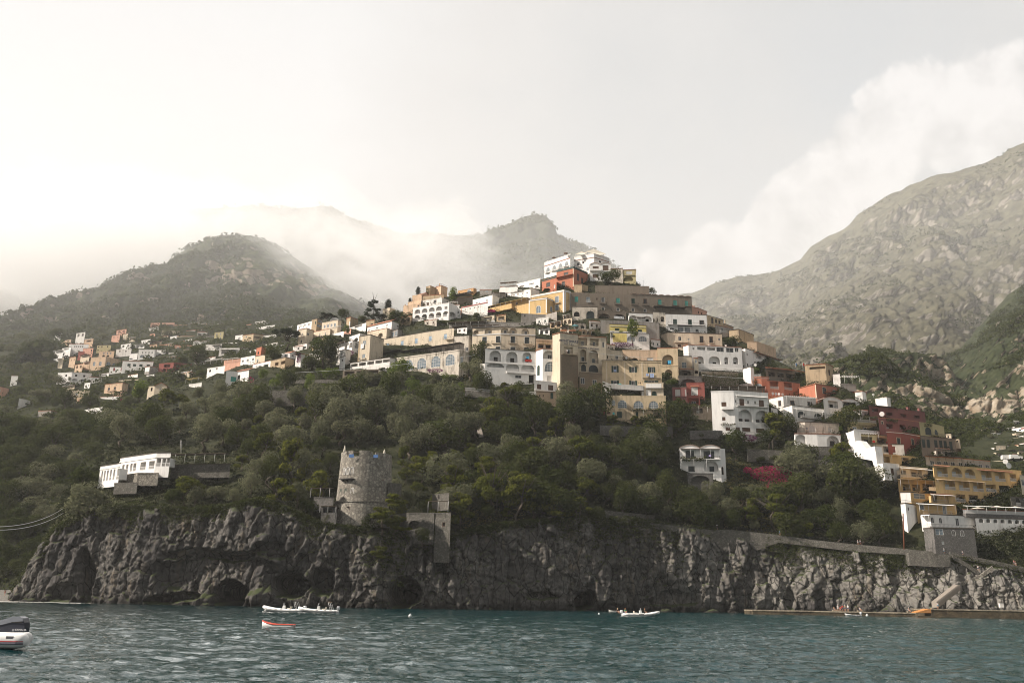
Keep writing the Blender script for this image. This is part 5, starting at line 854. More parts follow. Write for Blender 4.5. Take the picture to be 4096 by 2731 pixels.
B('yellow terrace room with a white table right of the wide picture window', 'yellow', [(1112, 850), (1340, 862)], 950, [('L', [1215], 870, 940, 190, '-', 'g'), ('P', 1112, 1340, 850, 920, 1.5, 'canvas')], fr=Z7, dy=5)
B('yellow ground floor with two doors over a long pale railing', 'yellow', [(960, 945), (1380, 965)], 1065, [('w', [1022], 965, 1015, 44, 'w'), ('d', [1255], 975, 1062, 34, 'w'), ('P', 960, 1340, 945, 1050, 1.4, 'canvas'), ('B', [1180], 1060, 40, 330, 'g', .8)], fr=Z7, dy=6)
B('white curved stair wing with a tiny purple arched window', 'white', [(800, 955), (850, 950), (1000, 1020)], 1190, [('a', [880], 985, 1020, 18, 'n')], fr=Z7, dy=7)
B('lowest white terrace house above the stone base', 'white', [(1010, 1068), (1110, 1064), (1530, 1085)], 1200, [('a', [1122, 1215], 1090, 1152, 36, 'g'), ('d', [1390], 1102, 1180, 40, 'g'), ('T', 1040, 1600, 1190, 1212, 1.8, 'g'), ('P', 1020, 1260, 1068, 1150, 1.8, 'canvas')], fr=Z7, dy=7)
B('dark grey stone base with two oval windows and one white window', 'darkstone', [(1045, 1275), (1142, 1205), (1570, 1215)], 1480, [('w', [1203], 1212, 1276, 84, 'b'), ('R', [1352, 1440], 1226, 1286, 42, 's'), ('w', [1242], 1345, 1376, 26, 'b')], fr=Z7, dy=8, name='stone_house')
B('yellow hotel with stacked balconies and white balustrades', 'yellow', [(1140, 545), (2060, 612)], 985, [('L', [1232], 572, 668, 132, 's', 'w'), ('A', [1382], 574, 672, 128, 's', 'w'), ('A', [1520], 586, 684, 128, 's', 'w'), ('L', [1692, 1832], 604, 708, 128, 's', 'w'), ('L', [1970], 640, 716, 80, 's', 'w'),
   ('L', [1310, 1458, 1602], 706, 806, 132, 's', 'w'), ('L', [1742, 1880], 752, 828, 128, 's', 'w'), ('A', [2000], 758, 862, 86, 's', 'w'), ('L', [1425, 1560], 852, 934, 118, 's', 'w'), ('w', [1722, 1872], 888, 944, 66, 's'), ('P', 1165, 1660, 688, 730, 1.0, 'tan'), ('P', 1145, 1305, 543, 552, .6, 'tile'), ('P', 1600, 1960, 588, 600, .6, 'tile'), ('B', [1790], 950, 30, 330, 'w', .9)], fr=Z7, cat='hotel', name='hotel', dy=3)
B('long glazed pergola terrace above the yellow hotel', 'grey', [(1060, 460), (1400, 480), (1735, 510)], 580, [('w', (1130, 1700, 9), 500, 545, 50, 'g'), ('P', 1060, 1735, 448, 520, 2, 'dark')], fr=Z7, cat='terrace', name='terrace_house', dy=2)
B('stone arch house at the right foot of the yellow hotel', 'stone', [(1950, 880), (2130, 900)], 1000, [('A', [2025], 895, 970, 70, 'n', 'w')], fr=Z7, dy=4)
B('long restaurant terrace with white balustrade and parasols at the right edge', 'white', [(1450, 1012), (2160, 1036)], 1095, [('T', 1450, 2150, 1055, 1095, 1.5, 'w', 'darkstone'), ('P', 1450, 2150, 968, 1050, 2, 'canvas')], fr=Z7, cat='terrace', name='terrace_house', dy=9)
B('second white arcade storey under the restaurant terrace', 'white2', [(1580, 1100), (2160, 1120)], 1150, [('A', (1640, 2090, 7), 1106, 1146, 50, 'n')], fr=Z7, dy=9, name='terrace_house', cat='terrace')
B('pale house fragment at the right edge beside the yellow hotel', 'cream', [(2045, 660), (2200, 670)], 860, [('d', [2075], 700, 760, 30, 'g')], fr=Z7, dy=1)
B('small grey white hut behind the glazed veranda', 'cream', [(2090, 545), (2165, 540), (2180, 550)], 600, [('w', [2128], 560, 590, 20, 'n')], fr=ZR)
B('small white domed hut right of the glazed veranda', 'cream', [(2230, 628), (2290, 622), (2310, 630)], 690, [('w', [2272], 630, 655, 24, 'n')], fr=ZR)
def step_wall():
    """tall white wall stepping down to the right, its face turned to the left"""
    pr = [(225, 215), (312, 185), (322, 300), (372, 292), (412, 340), (440, 378), (528, 350), (545, 440), (552, 540), (612, 530), (640, 700), (582, 722), (548, 640), (505, 500), (330, 468), (262, 330), (240, 240)]
    q = [(3296+x*.3826, 1650+y*.3826) for x, y in pr]; Ya = groundY(3420, 1860)-2; V = []
    for x, y in q: V.append(P(x, y, Ya+(x-3420)*-.16))
    m = MB(); n = len(V); bk = [v+Vector((3.0, 1.5, 0)) for v in V]; m.poly(V); m.poly(bk[::-1])
    for i in range(n): j = (i+1) % n; m.poly([V[j], V[i], bk[i], bk[j]])
    o = m.build('retaining_wall', wallmat('white')); tag(o, 'tall white stepped wall running down left of the terrace apartments', 'retaining wall')
step_wall()
# --- far village at the right edge
for i, (pts, yb, c, ft, lab) in enumerate([
    ([(880, 300), (960, 275), (1060, 262)], 395, 'white', [('w', [940], 318, 345, 22, 'n'), ('w', [1030], 300, 325, 24, 'n')], 'top white house of the small village at the right edge'),
    ([(895, 390), (960, 376), (1065, 380)], 460, 'cream', [('w', [950], 398, 430, 30, 'n')], 'small cream house with one window below the top white house'),
    ([(715, 490), (830, 470), (990, 455)], 560, 'cream', [('w', [868, 968], 485, 515, 16, 'n')], 'long cream village house with two tiny windows'),
    ([(990, 440), (1110, 420)], 520, 'white', [('w', [1055, 1085], 470, 500, 16, 'n')], 'bright white village house cut by the right edge'),
    ([(520, 570), (600, 545), (700, 560)], 650, 'white2', [('w', [540], 600, 640, 14, 'n')], 'stepped white village house with a round roof edge'),
    ([(598, 598), (770, 600)], 730, 'beige', [('w', [665], 635, 675, 28, 'b')], 'tan village house with one grey blue window'),
    ([(505, 650), (560, 640), (600, 660)], 740, 'white', [('w', [535], 665, 700, 20, 'n')], 'narrow white house left of the tan village house'),
    ([(510, 745), (600, 725), (620, 740)], 830, 'cream', [], 'round cream buttress below the narrow white house'),
    ([(340, 725), (470, 712), (490, 725)], 780, 'white', [('w', [405], 735, 760, 36, 'R')], 'low white house with a red window in the lower village'),
    ([(175, 700), (330, 695)], 790, 'white2', [('L', [240, 290], 740, 780, 40, 'n')], 'low white terrace with columns in the lower village'),
    ([(0, 660), (105, 655)], 760, 'white2', [('L', [40], 690, 740, 60, 'n')], 'white flat roofed pavilion left of the lower village'),
    ([(180, 800), (470, 772)], 850, 'beige', [], 'beige strip terrace under the lower village'),
    ([(900, 600), (1000, 580)], 660, 'cream', [('w', [975], 560, 580, 16, 'n')], 'small cream village house beside a young tree'),
    ([(1000, 560), (1110, 540)], 640, 'white2', [('L', [1050], 570, 620, 80, 'n', 's')], 'village house with a purple canopy at the right edge'),
    ([(560, 345), (930, 262)], 300+90, 'white', [('P', 560, 925, 345, 390, 3, 'canvas')], 'long thin white canopy roof above the village'),
    ([(800, 690), (960, 670)], 740, 'stone', [('P', 810, 950, 682, 730, 1.5, 'dark')], 'dark pergola terrace in the village'),
    ([(500, 880), (900, 860)], 960, 'cream', [('w', [650], 900, 950, 20, 's')], 'cream terrace with two large satellite dishes'),
    ([(780, 880), (1110, 850)], 930, 'beige', [], 'road wall carrying two parked white vans'),
    ([(1045, 275), (1110, 265)], 380, 'white', [('Q', 1046, 1110, 278, 300, 'rosso')], 'white village house with a red top band at the edge')]):
    B(lab, c, pts, yb, ft, fr=ZV, where='right', cat='house' if 'house' in lab else 'terrace', name='house' if 'house' in lab else 'terrace', found=8)
# --- far village on the left
def V10(lab, c, pts, yb, ft=(), roof='flat', fr=Z10, **k): return B(lab, c, pts, yb, ft, roof, fr=fr, found=7, **k)
B('small white gabled house with an arched window and a tiled roof', 'white', [(1652, 512), (1760, 506), (1855, 560)], 610, [('w', [1708], 520, 556, 46, 'g'), ('a', [1790], 525, 553, 18, 'g')], 'gable', fr=Z10)
V10('brown stone shed with garage doors below the white gabled house', 'tan', [(1515, 605), (1700, 560), (1810, 592)], 695, [('L', [1590, 1670], 625, 665, 60, 'n')], 'dark')
V10('small white house with a dark canopy and purple creeper', 'white2', [(1830, 540), (1900, 520), (2000, 540)], 700, [('w', [1930], 660, 700, 30, 'n'), ('V', 1850, 1960, 520, 620, M_PURP), ('P', 1835, 1960, 528, 600, 1.6, 'dark')])
V10('brick red box house among the white village houses', 'red', [(1335, 478), (1400, 434), (1455, 460)], 535, [('w', [1360], 490, 522, 24, 'n')])
V10('white house with one round arch left of the brick red box', 'white', [(1245, 485), (1332, 462)], 535, [('A', [1305], 474, 516, 50, 'n')])
V10('yellow orange house under the brick red box', 'cream', [(1320, 552), (1445, 530)], 630, [('w', [1350], 586, 620, 20, 'w')])
V10('white house with three small arches in the lower left village', 'white', [(1140, 575), (1320, 542)], 640, [('a', [1165, 1225, 1292], 592, 622, 34, 'g')])
V10('long low white house with a wide opening beside the stone shed', 'white', [(1290, 655), (1515, 604)], 705, [('L', [1455], 650, 690, 80, 'n'), ('L', [1380], 668, 695, 50, 'R')], 'tile')
B('big low white house with a teal garage door at the edge of the olive slope', 'white', [(960, 728), (1100, 742), (1245, 718)], 885, [('w', [1050], 805, 866, 62, 't'), ('a', [1118], 780, 842, 38, 'n')], 'shed:1.4', fr=Z10, dy=2)
V10('white terraced house with square pillars left of the teal door house', 'white', [(720, 706), (940, 674)], 770, [('P', 730, 940, 615, 670, 2, 'beam'), ('a', [755], 715, 745, 30, 'n'), ('w', [840], 690, 715, 20, 'n')])
V10('pink terrace wall right of the square pillars', 'salmon', [(930, 610), (1140, 585)], 660, [('P', 930, 1130, 595, 640, 1.5, 'beam')], cat='terrace', name='terrace')
V10('white pergola hut with a straw roof at the edge of the olive slope', 'white2', [(490, 905), (650, 880)], 960, [('P', 495, 650, 845, 900, 2, 'straw')])
V10('small beige stone box house left of the pillared house', 'beige', [(392, 790), (500, 742), (605, 772)], 840, [('w', [458], 756, 790, 18, 'g')])
V10('low white chimneyed roofs between the beige box and the dark red hotel', 'white2', [(320, 760), (520, 735)], 800, [('H', [(338, 725, 14), (508, 716, 14)])])
V10('dark red long house with a shaded gallery', 'rosso', [(115, 645), (300, 630), (525, 648)], 750, [('L', [215, 330, 440], 648, 686, 96, 'n'), ('A', [180, 260, 340], 700, 742, 60, 'n')])
V10('white house with two rounded roofs in the middle of the left village', 'white', [(540, 372), (735, 374)], 455, [('w', [582, 665], 378, 402, 22, 'g')], 'vault:2')
V10('long pink house with three small blue windows', 'salmon', [(310, 412), (535, 414)], 480, [('w', [350, 425, 485], 434, 462, 20, 'w')])
V10('pale square house right of the long pink house', 'cream', [(420, 462), (540, 458)], 520, [('w', [440], 475, 500, 12, 'n')])
V10('cluttered white house with a brown pergola in the left village', 'white2', [(700, 410), (900, 400)], 525, [('P', 790, 900, 418, 470, 2, 'reed'), ('a', [740], 470, 515, 40, 'n')])
V10('white stepped house behind the cluttered one', 'white', [(885, 385), (1110, 372)], 440, [('w', [1010], 385, 410, 16, 'n'), ('P', 900, 1010, 392, 420, 1, 'reed')])
V10('pale blue grey terraced house with awnings right of the large bright tree', 'white2', [(870, 452), (1125, 450)], 565, [('L', [940, 1040], 480, 520, 90, 'n'), ('P', 880, 1100, 460, 500, 1.2, 'canvas')])
V10('ochre house with two arched glass doors in the left village', 'ochre', [(1165, 290), (1300, 270), (1420, 284)], 405, [('w', [1208], 294, 316, 22, 'g'), ('a', [1270, 1345], 348, 396, 38, 'w'), ('L', [1340], 300, 322, 90, 'n')], 'tile')
V10('bright white square house left of the ochre one', 'white', [(1072, 290), (1168, 278)], 390, [('w', [1120], 315, 332, 36, 'g')])
V10('rusty red house with a flat roof in the left village', 'rosso', [(912, 285), (1070, 272)], 335, [('w', [990], 300, 318, 20, 'n')])
V10('pink house with small columns below the rusty red house', 'salmon', [(925, 340), (1025, 332)], 372, [('L', [950, 995], 345, 366, 30, 'n')])
V10('pale green and yellow narrow house in the left village', 'gyel', [(812, 252), (925, 240)], 385, [('w', [840, 885], 262, 288, 18, 'g'), ('w', [840, 885], 310, 335, 18, 'g')])
V10('long cream house high in the left village', 'cream', [(942, 214), (1195, 208)], 260, [('a', [1020, 1080, 1140], 222, 245, 34, 'g')])
V10('grey white stepped house at the top of the left village', 'white2', [(1318, 124), (1440, 106), (1525, 155)], 205, [('w', [1340, 1385, 1450], 150, 178, 18, 'n')])
V10('white house with a dark terrace canopy below the stepped top house', 'white', [(1285, 210), (1440, 175), (1565, 160)], 285, [('w', [1335], 205, 218, 20, 'g'), ('L', [1500], 178, 205, 90, 'n'), ('P', 1460, 1580, 220, 260, 1.5, 'dark')])
V10('plain grey white house left of the round dark pine', 'white2', [(1425, 290), (1590, 275)], 365, [('B', [1500], 330, 10, 120, 's', .5)])
V10('white low house right under the round dark pine', 'white2', [(1450, 400), (1600, 372)], 440, [('L', [1500, 1560], 400, 425, 40, 'n')])
V10('long pink brown house at the top left of the far village', 'salmon', [(10, 130), (310, 128)], 205, [('L', [60, 160, 260], 150, 190, 80, 'n')])
V10('low pink wing right of the long pink brown house', 'salmon', [(300, 152), (470, 154)], 200, [('L', [400], 160, 190, 80, 'n')])
V10('tan ruin like house with a chimney in the far village', 'beige', [(150, 228), (370, 232)], 310, [('a', [310, 335], 255, 290, 20, 'n')])
V10('cream wall house with a row of arches', 'cream', [(340, 290), (570, 300)], 345, [('A', [400, 450, 500, 545], 310, 338, 34, '-')])
V10('grey mauve house with thin cornice in the far village', 'grey', [(455, 232), (655, 214)], 290, [('w', [500, 560, 620], 240, 262, 20, 'g')])
V10('pale house with blue balconies in the far village', 'white2', [(598, 244), (720, 248)], 325, [('L', [625, 685], 258, 288, 45, 'B')])
V10('small white house with a sloping roof below the white gabled house', 'white2', [(1810, 430), (1920, 420)], 480, [('w', [1860], 440, 465, 20, 'n')])
V10('white long house high on the far slope with a notched parapet', 'white', [(868, 396), (1115, 400)], 442, [('a', (940, 1040, 5), 414, 434, 12, 'n'), ('H', [(880, 378, 10), (975, 378, 10)])], fr=Z9)
V10('dusty pink small house right below the notched parapet house', 'salmon', [(1045, 452), (1172, 446)], 505, [('w', [1150], 465, 488, 16, 'n')], fr=Z9)
V10('pale red shed with a white base on the far slope', 'rosso', [(985, 492), (1062, 490)], 528, fr=Z9)
V10('greenish yellow long house on the far slope', 'gyel', [(1220, 412), (1395, 408)], 455, [('w', [1240, 1280, 1350], 420, 440, 16, 'n')], fr=Z9)
V10('peach house with two arches on the far slope', 'peach', [(1245, 490), (1435, 488)], 560, [('w', [1305, 1350, 1390], 498, 525, 18, 'g'), ('a', [1300, 1355], 532, 556, 36, 'n')], fr=Z9)
V10('white terrace house above the large white block', 'white2', [(1460, 465), (1650, 462)], 525, [('w', [1505, 1580], 478, 495, 18, 'n')], fr=Z9)
V10('large white block house with two big arches in the left village', 'white', [(1742, 466), (1945, 470), (1965, 480)], 600, [('w', (1790, 1910, 4), 490, 512, 16, 'g'), ('a', [1785, 1855], 528, 568, 56, 'b')], fr=Z9)
V10('plain white annex left of the large white block', 'white', [(1628, 520), (1728, 514)], 605, [('w', [1640], 572, 590, 50, 'g')], fr=Z9)
V10('large peach house with curved top and arched windows', 'peach', [(1142, 568), (1330, 560), (1515, 598)], 690, [('a', [1185, 1262, 1365, 1440], 615, 670, 36, 'b')], fr=Z9)
V10('long white house with dark shutters and a yellow tile edge', 'white', [(1540, 605), (1925, 618)], 755, [('w', [1620, 1690, 1770, 1862], 642, 672, 40, 'd'), ('w', [1600, 1670, 1730], 722, 748, 40, 'n')], 'tile', fr=Z9)
V10('white house with two red shutters', 'white', [(1378, 682), (1580, 684)], 772, [('w', [1435, 1528], 692, 732, 24, 'R')], fr=Z9)
V10('grey stone house with a white face and one brown window', 'grey', [(1822, 684), (1880, 676), (1995, 692)], 790, [('Q', 1823, 1878, 690, 745, 'white'), ('w', [1852], 686, 720, 22, 'r')], fr=Z9)
V10('long ivy clad white house alone on the hazy slope', 'white', [(728, 762), (905, 752), (1150, 768)], 862, [('w', [832, 957, 1060], 776, 802, 26, 'n'), ('A', [940, 1045], 828, 858, 60, '-'), ('V', 860, 1120, 805, 850)], fr=Z9)
V10('small white annex right of the ivy clad house', 'white', [(1125, 810), (1280, 818)], 870, [('a', [1210], 826, 850, 24, 'n')], fr=Z9)
V10('tiny white tower house at the far left', 'white', [(145, 792), (228, 794)], 868, fr=Z9)
V10('peach house with a red tile edge above potted terraces', 'peach', [(1318, 905), (1540, 880), (1605, 920)], 1065, [('w', [1368, 1442], 942, 975, 28, 'q'), ('w', [1370, 1455], 912, 925, 12, 'n'), ('B', [1400], 985, 12, 130, 'i', .5)], 'tile', fr=Z9)
V10('white terrace house with awnings below the peach house', 'white', [(1255, 1062), (1495, 1050)], 1115, [('w', [1378, 1430], 1085, 1108, 24, 'g')], fr=Z9)
V10('yellow stone house with an orange gable roof on the left', 'cream', [(1860, 925), (1945, 920), (2095, 925)], 1005, [('w', [1905], 940, 985, 26, 'n'), ('w', [2015], 945, 975, 26, 'g')], 'gable', fr=Z9)
V10('pale yellow house between two dark trees', 'cream', [(830, 985), (1125, 990)], 1060, [('w', [962, 1062], 1014, 1042, 26, 'w'), ('H', [(910, 966, 10), (970, 966, 10), (1050, 966, 10)])], fr=Z9)
V10('small peach house with red shutters between two dark trees', 'peach', [(965, 1072), (1040, 1065)], 1150, [('w', [988], 1095, 1130, 12, 'R')], fr=Z9)
V10('cream and white house with dark shutters near the left wood', 'white', [(975, 1245), (1160, 1205), (1290, 1190)], 1330, [('w', [1022, 1100], 1256, 1312, 26, 'd'), ('w', [1195], 1242, 1272, 36, 'g')], fr=Z9)
V10('shadowed terrace with blue laundry under the cream and white house', 'brown', [(850, 1345), (1200, 1330)], 1400, [('L', [1160], 1345, 1385, 50, 'g')], fr=Z9)
V10('white plain house at the left edge behind the wood', 'white', [(240, 1080), (385, 1112)], 1168, [('w', [355], 1140, 1162, 30, 'n')], fr=Z9)
V10('pink house cut by the left edge', 'salmon', [(-60, 925), (40, 935), (112, 968)], 1050, [('w', [0], 965, 1000, 14, 's')], fr=Z9)
V10('low grey roofed houses strip in the left valley', 'grey', [(480, 1238), (640, 1230), (805, 1268)], 1315, [('L', [560, 740], 1270, 1300, 60, 'n')], fr=Z9)
V10('small white arched house under the stone house with the brown window', 'white', [(1605, 790), (1730, 770)], 845, [('a', [1645], 800, 838, 36, 'w')], fr=Z9)
V10('slanted cream roof terrace above the peach house', 'cream', [(1490, 850), (1740, 835)], 885, fr=Z9)
V10('white terrace house on the right of the large white block', 'white', [(1965, 470), (2080, 468)], 560, [('a', [2010], 515, 550, 60, 'n')], fr=Z9)
V10('white canopy house above the long pink house', 'white2', [(2115, 505), (2350, 500)], 560, [('L', [2160, 2260], 520, 545, 70, 'n')], fr=Z9)

# small houses squeezed in between the ones above
def infill(n, poly, cols, lab, grp, wr, hr, fr, where=None, seed=1):
    r = random.Random(seed); k = 0
    def busy(x, y):
        for l_, b in ALLB:
            if b.facs[0][4]-4 < x < b.facs[-1][5]+4 and float(row_of(x, (b.zb+b.H-CAMZ)/b.Y))-3 < y < float(row_of(x, (b.zb-CAMZ)/b.Y)): return True
        return False
    for _ in range(6000):
        x = r.uniform(*wr_x(poly)); y = r.uniform(*poly[1]); lo = np.interp(x, [p[0] for p in poly[2]], [p[1] for p in poly[2]]); hi = np.interp(x, [p[0] for p in poly[3]], [p[1] for p in poly[3]])
        w = r.uniform(*wr); h = r.uniform(*hr)
        if not lo+h < y < hi or any(busy(x+a*w*.4, y-b_*h) for a in (-1, 0, 1) for b_ in (.1, .75)): continue
        sl = (.10 if x > 2300 else -.14)*w; c = r.choice(cols); xs = [x-w*.25, x+w*.22] if w > hr[0]*1.3 else [x]
        ft = [r.choice([('w', xs, y-h*.62, y-h*.3, w*.13, r.choice('gqndr')), ('A', xs, y-h*.75, y-h*.15, w*.3, 'n', 'i'), ('L', [x], y-h*.8, y-h*.25, w*.7, 'n', r.choice('sgw'))])]
        if r.random() < .45: ft.append(('P', x-w*.48, x+w*.48, y-h*.95, y-h*.3, 1.3, r.choice(['reed', 'dark', 'canvas', 'vine', 'beam'])))
        B(lab, c, [(x-w/2, y-h-sl/2), (x+w/2, y-h+sl/2)], y, ft, r.choice(['flat', 'flat', 'tile', 'dark']), where=where, group=grp, found=6); k += 1
        if k >= n: return
def wr_x(p): return p[0]
infill(46, ((2640, 4080), (1300, 2060), [(2640, 1270), (3050, 1440), (3450, 1620), (3880, 1850), (4090, 1930)], [(2640, 1640), (3200, 1700), (3560, 1960), (3720, 2090), (4090, 2110)]), ['white', 'white2', 'cream', 'old', 'beige', 'yellow', 'white', 'rosso'], 'small terrace house squeezed among the larger ones on the right flank', 'small houses squeezed in on the right flank', (34, 64), (24, 40), None, None, 3)
infill(30, ((1180, 2640), (1090, 1480), [(1180, 1400), (1500, 1300), (1900, 1190), (2300, 1110), (2640, 1190)], [(1180, 1450), (1600, 1420), (2000, 1400), (2640, 1420)]), ['white', 'cream', 'beige', 'white2', 'old', 'tan'], 'small terrace house squeezed among the larger ones in the upper town', 'small houses squeezed in in the upper town', (30, 58), (18, 30), None, None, 5)
infill(24, ((230, 620), (1330, 1600), [(120, 1330), (700, 1290), (1160, 1290)], [(120, 1560), (600, 1590), (900, 1480), (1160, 1400)]), ['white', 'white2', 'salmon', 'cream', 'peach', 'white'], 'small hazy house among the others of the left village', 'small hazy houses of the left village', (18, 44), (12, 22), None, 'valley', 7)
infill(46, ((600, 1180), (1290, 1480), [(600, 1290), (1160, 1285)], [(600, 1500), (900, 1475), (1180, 1385)]), ['white', 'white2', 'salmon', 'cream', 'peach', 'white'], 'small pale house of the hazy band leading up to the ridge', 'small pale houses of the hazy band', (20, 46), (13, 24), None, 'valley', 17)
infill(12, ((3900, 4090), (1700, 1960), [(3900, 1770), (4090, 1660)], [(3900, 1960), (4090, 1960)]), ['white', 'cream', 'white2'], 'small sunlit house of the village at the right edge', 'small sunlit houses at the right edge', (16, 34), (11, 20), None, 'right', 9)
# ------------------------------------------------------------------ trees and scrub
def blob_leaves(centres, radii, n, size, r, flat=1.0, inner=.15):
    w = np.array(radii)**2; w = w/w.sum(); k = r.choice(len(centres), n, p=w); d = r.normal(0, 1, (n, 3)); d /= np.linalg.norm(d, axis=1, keepdims=True)
    C = np.array(centres)[k]; R = np.array(radii)[k][:, None]; rad = r.uniform(1-inner*2, 1.08, n)[:, None]; off = d*R*rad; off[:, 2] *= flat
    return foliage_quads(C+off, d+np.array([0, 0, .25]), np.full(n, size), r)
def trunk_mesh(name, h, r0_, limbs, r, spread=.45, lean=.08):
    m = MB(); p = [(0, 0, -.12)]; rs = [r0_*1.3]
    for i in range(1, 4): p.append((lean*r.normal(), lean*r.normal(), h*i/3)); rs.append(r0_*(1-.2*i))
    m.path(p, rs, 0, 6); top = Vector(p[-1])
    for i in range(limbs):
        a = 2*math.pi*(i+r.uniform(0, .5))/limbs; q = Vector((math.cos(a)*spread*r.uniform(.6, 1), math.sin(a)*spread*r.uniform(.6, 1), r.uniform(.2, .42))); mid = top+q*.5+Vector((0, 0, -.03)); m.path([top-Vector((0, 0, .06)), mid, top+q], [r0_*.45, r0_*.28, r0_*.1], 0, 5)
    return m.mesh(name, M_BARK)
TREES = {}
def make_kind(key, nv, fn):
    TREES[key] = []
    for i in range(nv):
        r = np.random.default_rng(hash(key) % 1000 if False else sum(map(ord, key))*13+i); V, Fq, m, tr = fn(r); TREES[key].append((mesh_np('crown', V, Fq, m), tr))
def rnd_blobs(r, n, cz, rx_, rz_, b0, b1, low=-.5):
    C = []; R = []
    for i in range(n):
        a = r.uniform(0, 6.283); e = r.uniform(low, 1); q = math.sqrt(max(0, 1-e*e))*r.uniform(.45, 1); C.append((math.cos(a)*q*rx_, math.sin(a)*q*rx_, cz+e*rz_)); R.append(r.uniform(b0, b1))
    return C, R
def k_olive(r):
    C, R = rnd_blobs(r, 12, .56, .36, .30, .12, .26); V, Fq = blob_leaves(C, R, 1900, .030, r, 1, .07); return V, Fq, M_OLIVE, trunk_mesh('trunk', .35, .05, 4, r, .3)
def k_broad(r):
    C, R = rnd_blobs(r, 12, .55, .36, .32, .14, .27); V, Fq = blob_leaves(C, R, 1900, .032, r, 1, .07); return V, Fq, M_BROAD, trunk_mesh('trunk', .35, .045, 4, r, .3)
def k_citrus(r):
    C, R = rnd_blobs(r, 10, .52, .32, .30, .18, .28, -.7); V, Fq = blob_leaves(C, R, 1200, .04, r); return V, Fq, M_BRIGHT, trunk_mesh('trunk', .3, .03, 3, r, .25)
def k_pine(r):
    C = []; R = []
    for i in range(13):
        a = r.uniform(0, 6.283); e = r.uniform(0, 1); q = (1-e*.75)*r.uniform(.3, 1)*.46; C.append((math.cos(a)*q, math.sin(a)*q, .38+e*.52)); R.append(r.uniform(.11, .19))
    V, Fq = blob_leaves(C, R, 2000, .030, r, .55, .12); return V, Fq, M_PINE, trunk_mesh('trunk', .6, .035, 6, r, .38)
def k_umbrella(r):
    C = []; R = []
    for i in range(22):
        a = r.uniform(0, 6.283); q = math.sqrt(r.uniform(0, 1))*.5; C.append((math.cos(a)*q, math.sin(a)*q, .78-.45*q*q+r.uniform(-.03, .03))); R.append(r.uniform(.10, .15))
    V, Fq = blob_leaves(C, R, 2400, .028, r, .8); return V, Fq, M_CYP, trunk_mesh('trunk', .42, .04, 8, r, .40)
def k_cedar(r):
    C = []; R = []
    for t in range(7):
        z = .22+.12*t; w = (.5-.06*t)*r.uniform(.75, 1.1)
        for j in range(5 if t < 5 else 3): a = r.uniform(0, 6.283); q = w*r.uniform(.4, 1); C.append((math.cos(a)*q, math.sin(a)*q, z+r.uniform(-.02, .02))); R.append(r.uniform(.08, .14))
    V, Fq = blob_leaves(C, R, 2400, .026, r, .32); return V, Fq, M_CYP, trunk_mesh('trunk', .95, .03, 3, r, .2, .01)
def k_cypress(r):
    C = []; R = []
    for i in range(18): z = .12+.82*i/17; w = .13*math.sin(min(1, (z+.15))*math.pi*.92)**.5; a = r.uniform(0, 6.283); C.append((math.cos(a)*.04, math.sin(a)*.04, z)); R.append(max(.05, w))
    V, Fq = blob_leaves(C, R, 1300, .024, r, 1.1); return V, Fq, M_CYP, trunk_mesh('trunk', .2, .03, 2, r, .05, .005)
def k_loose(r):
    C, R = rnd_blobs(r, 11, .58, .26, .34, .09, .16); V, Fq = blob_leaves(C, R, 1100, .036, r); return V, Fq, M_BRIGHT, trunk_mesh('trunk', .55, .03, 5, r, .3)
make_kind('olive', 6, k_olive); make_kind('broad', 6, k_broad); make_kind('citrus', 3, k_citrus); make_kind('pine', 4, k_pine); make_kind('umbrella', 2, k_umbrella); make_kind('cedar', 1, k_cedar); make_kind('cypress', 2, k_cypress); make_kind('loose', 2, k_loose)
NM = dict(olive='olive_tree', broad='broadleaf_tree', citrus='citrus_tree', pine='pine_tree', umbrella='umbrella_pine', cedar='cedar_tree', cypress='cypress_tree', loose='young_tree')
TC = [0]
def tree(kind, px, py, hpx, label, group=None, wide=1.0, where=None, Y=None, v=None, dy=0, small=False):
    """tree whose foot stands at photo pixel (px, py) and whose height is hpx photo pixels"""
    Yt = (Y or groundY(px, py, where))-dy; p = P(px, py, Yt); h = hpx/F*Yt*1.08; TC[0] += 1; rr = np.random.default_rng(TC[0]*7+3); vs = TREES[kind]; cm, tm = vs[v if v is not None else int(rr.integers(len(vs)))]
    e = empty(NM[kind], p, float(rr.uniform(0, 6.28)), label, 'tree', group); e.scale = (h*wide*rr.uniform(.92, 1.1), h*wide*rr.uniform(.92, 1.1), h)
    c = link('crown', cm, e)
    if not small: link('trunk', tm, e)
    return e
BOX = []
for lab, b in ALLB:
    xs_ = []; f0 = b.facs; 
    BOX.append((f0[0][4], f0[-1][5], CAMZ, b))
def in_building(px, py, m=0, ydepth=None):
    """does this photo pixel fall on a facade that stands farther than the tree?"""
    for x0, x1, _, b in BOX:
        if x0-m < px < x1+m:
            top = float(row_of(px, (b.zb+b.H-CAMZ)/b.Y)); bot = float(row_of(px, (b.zb-CAMZ)/b.Y))
            if top-m < py < bot+m: return True
    return False
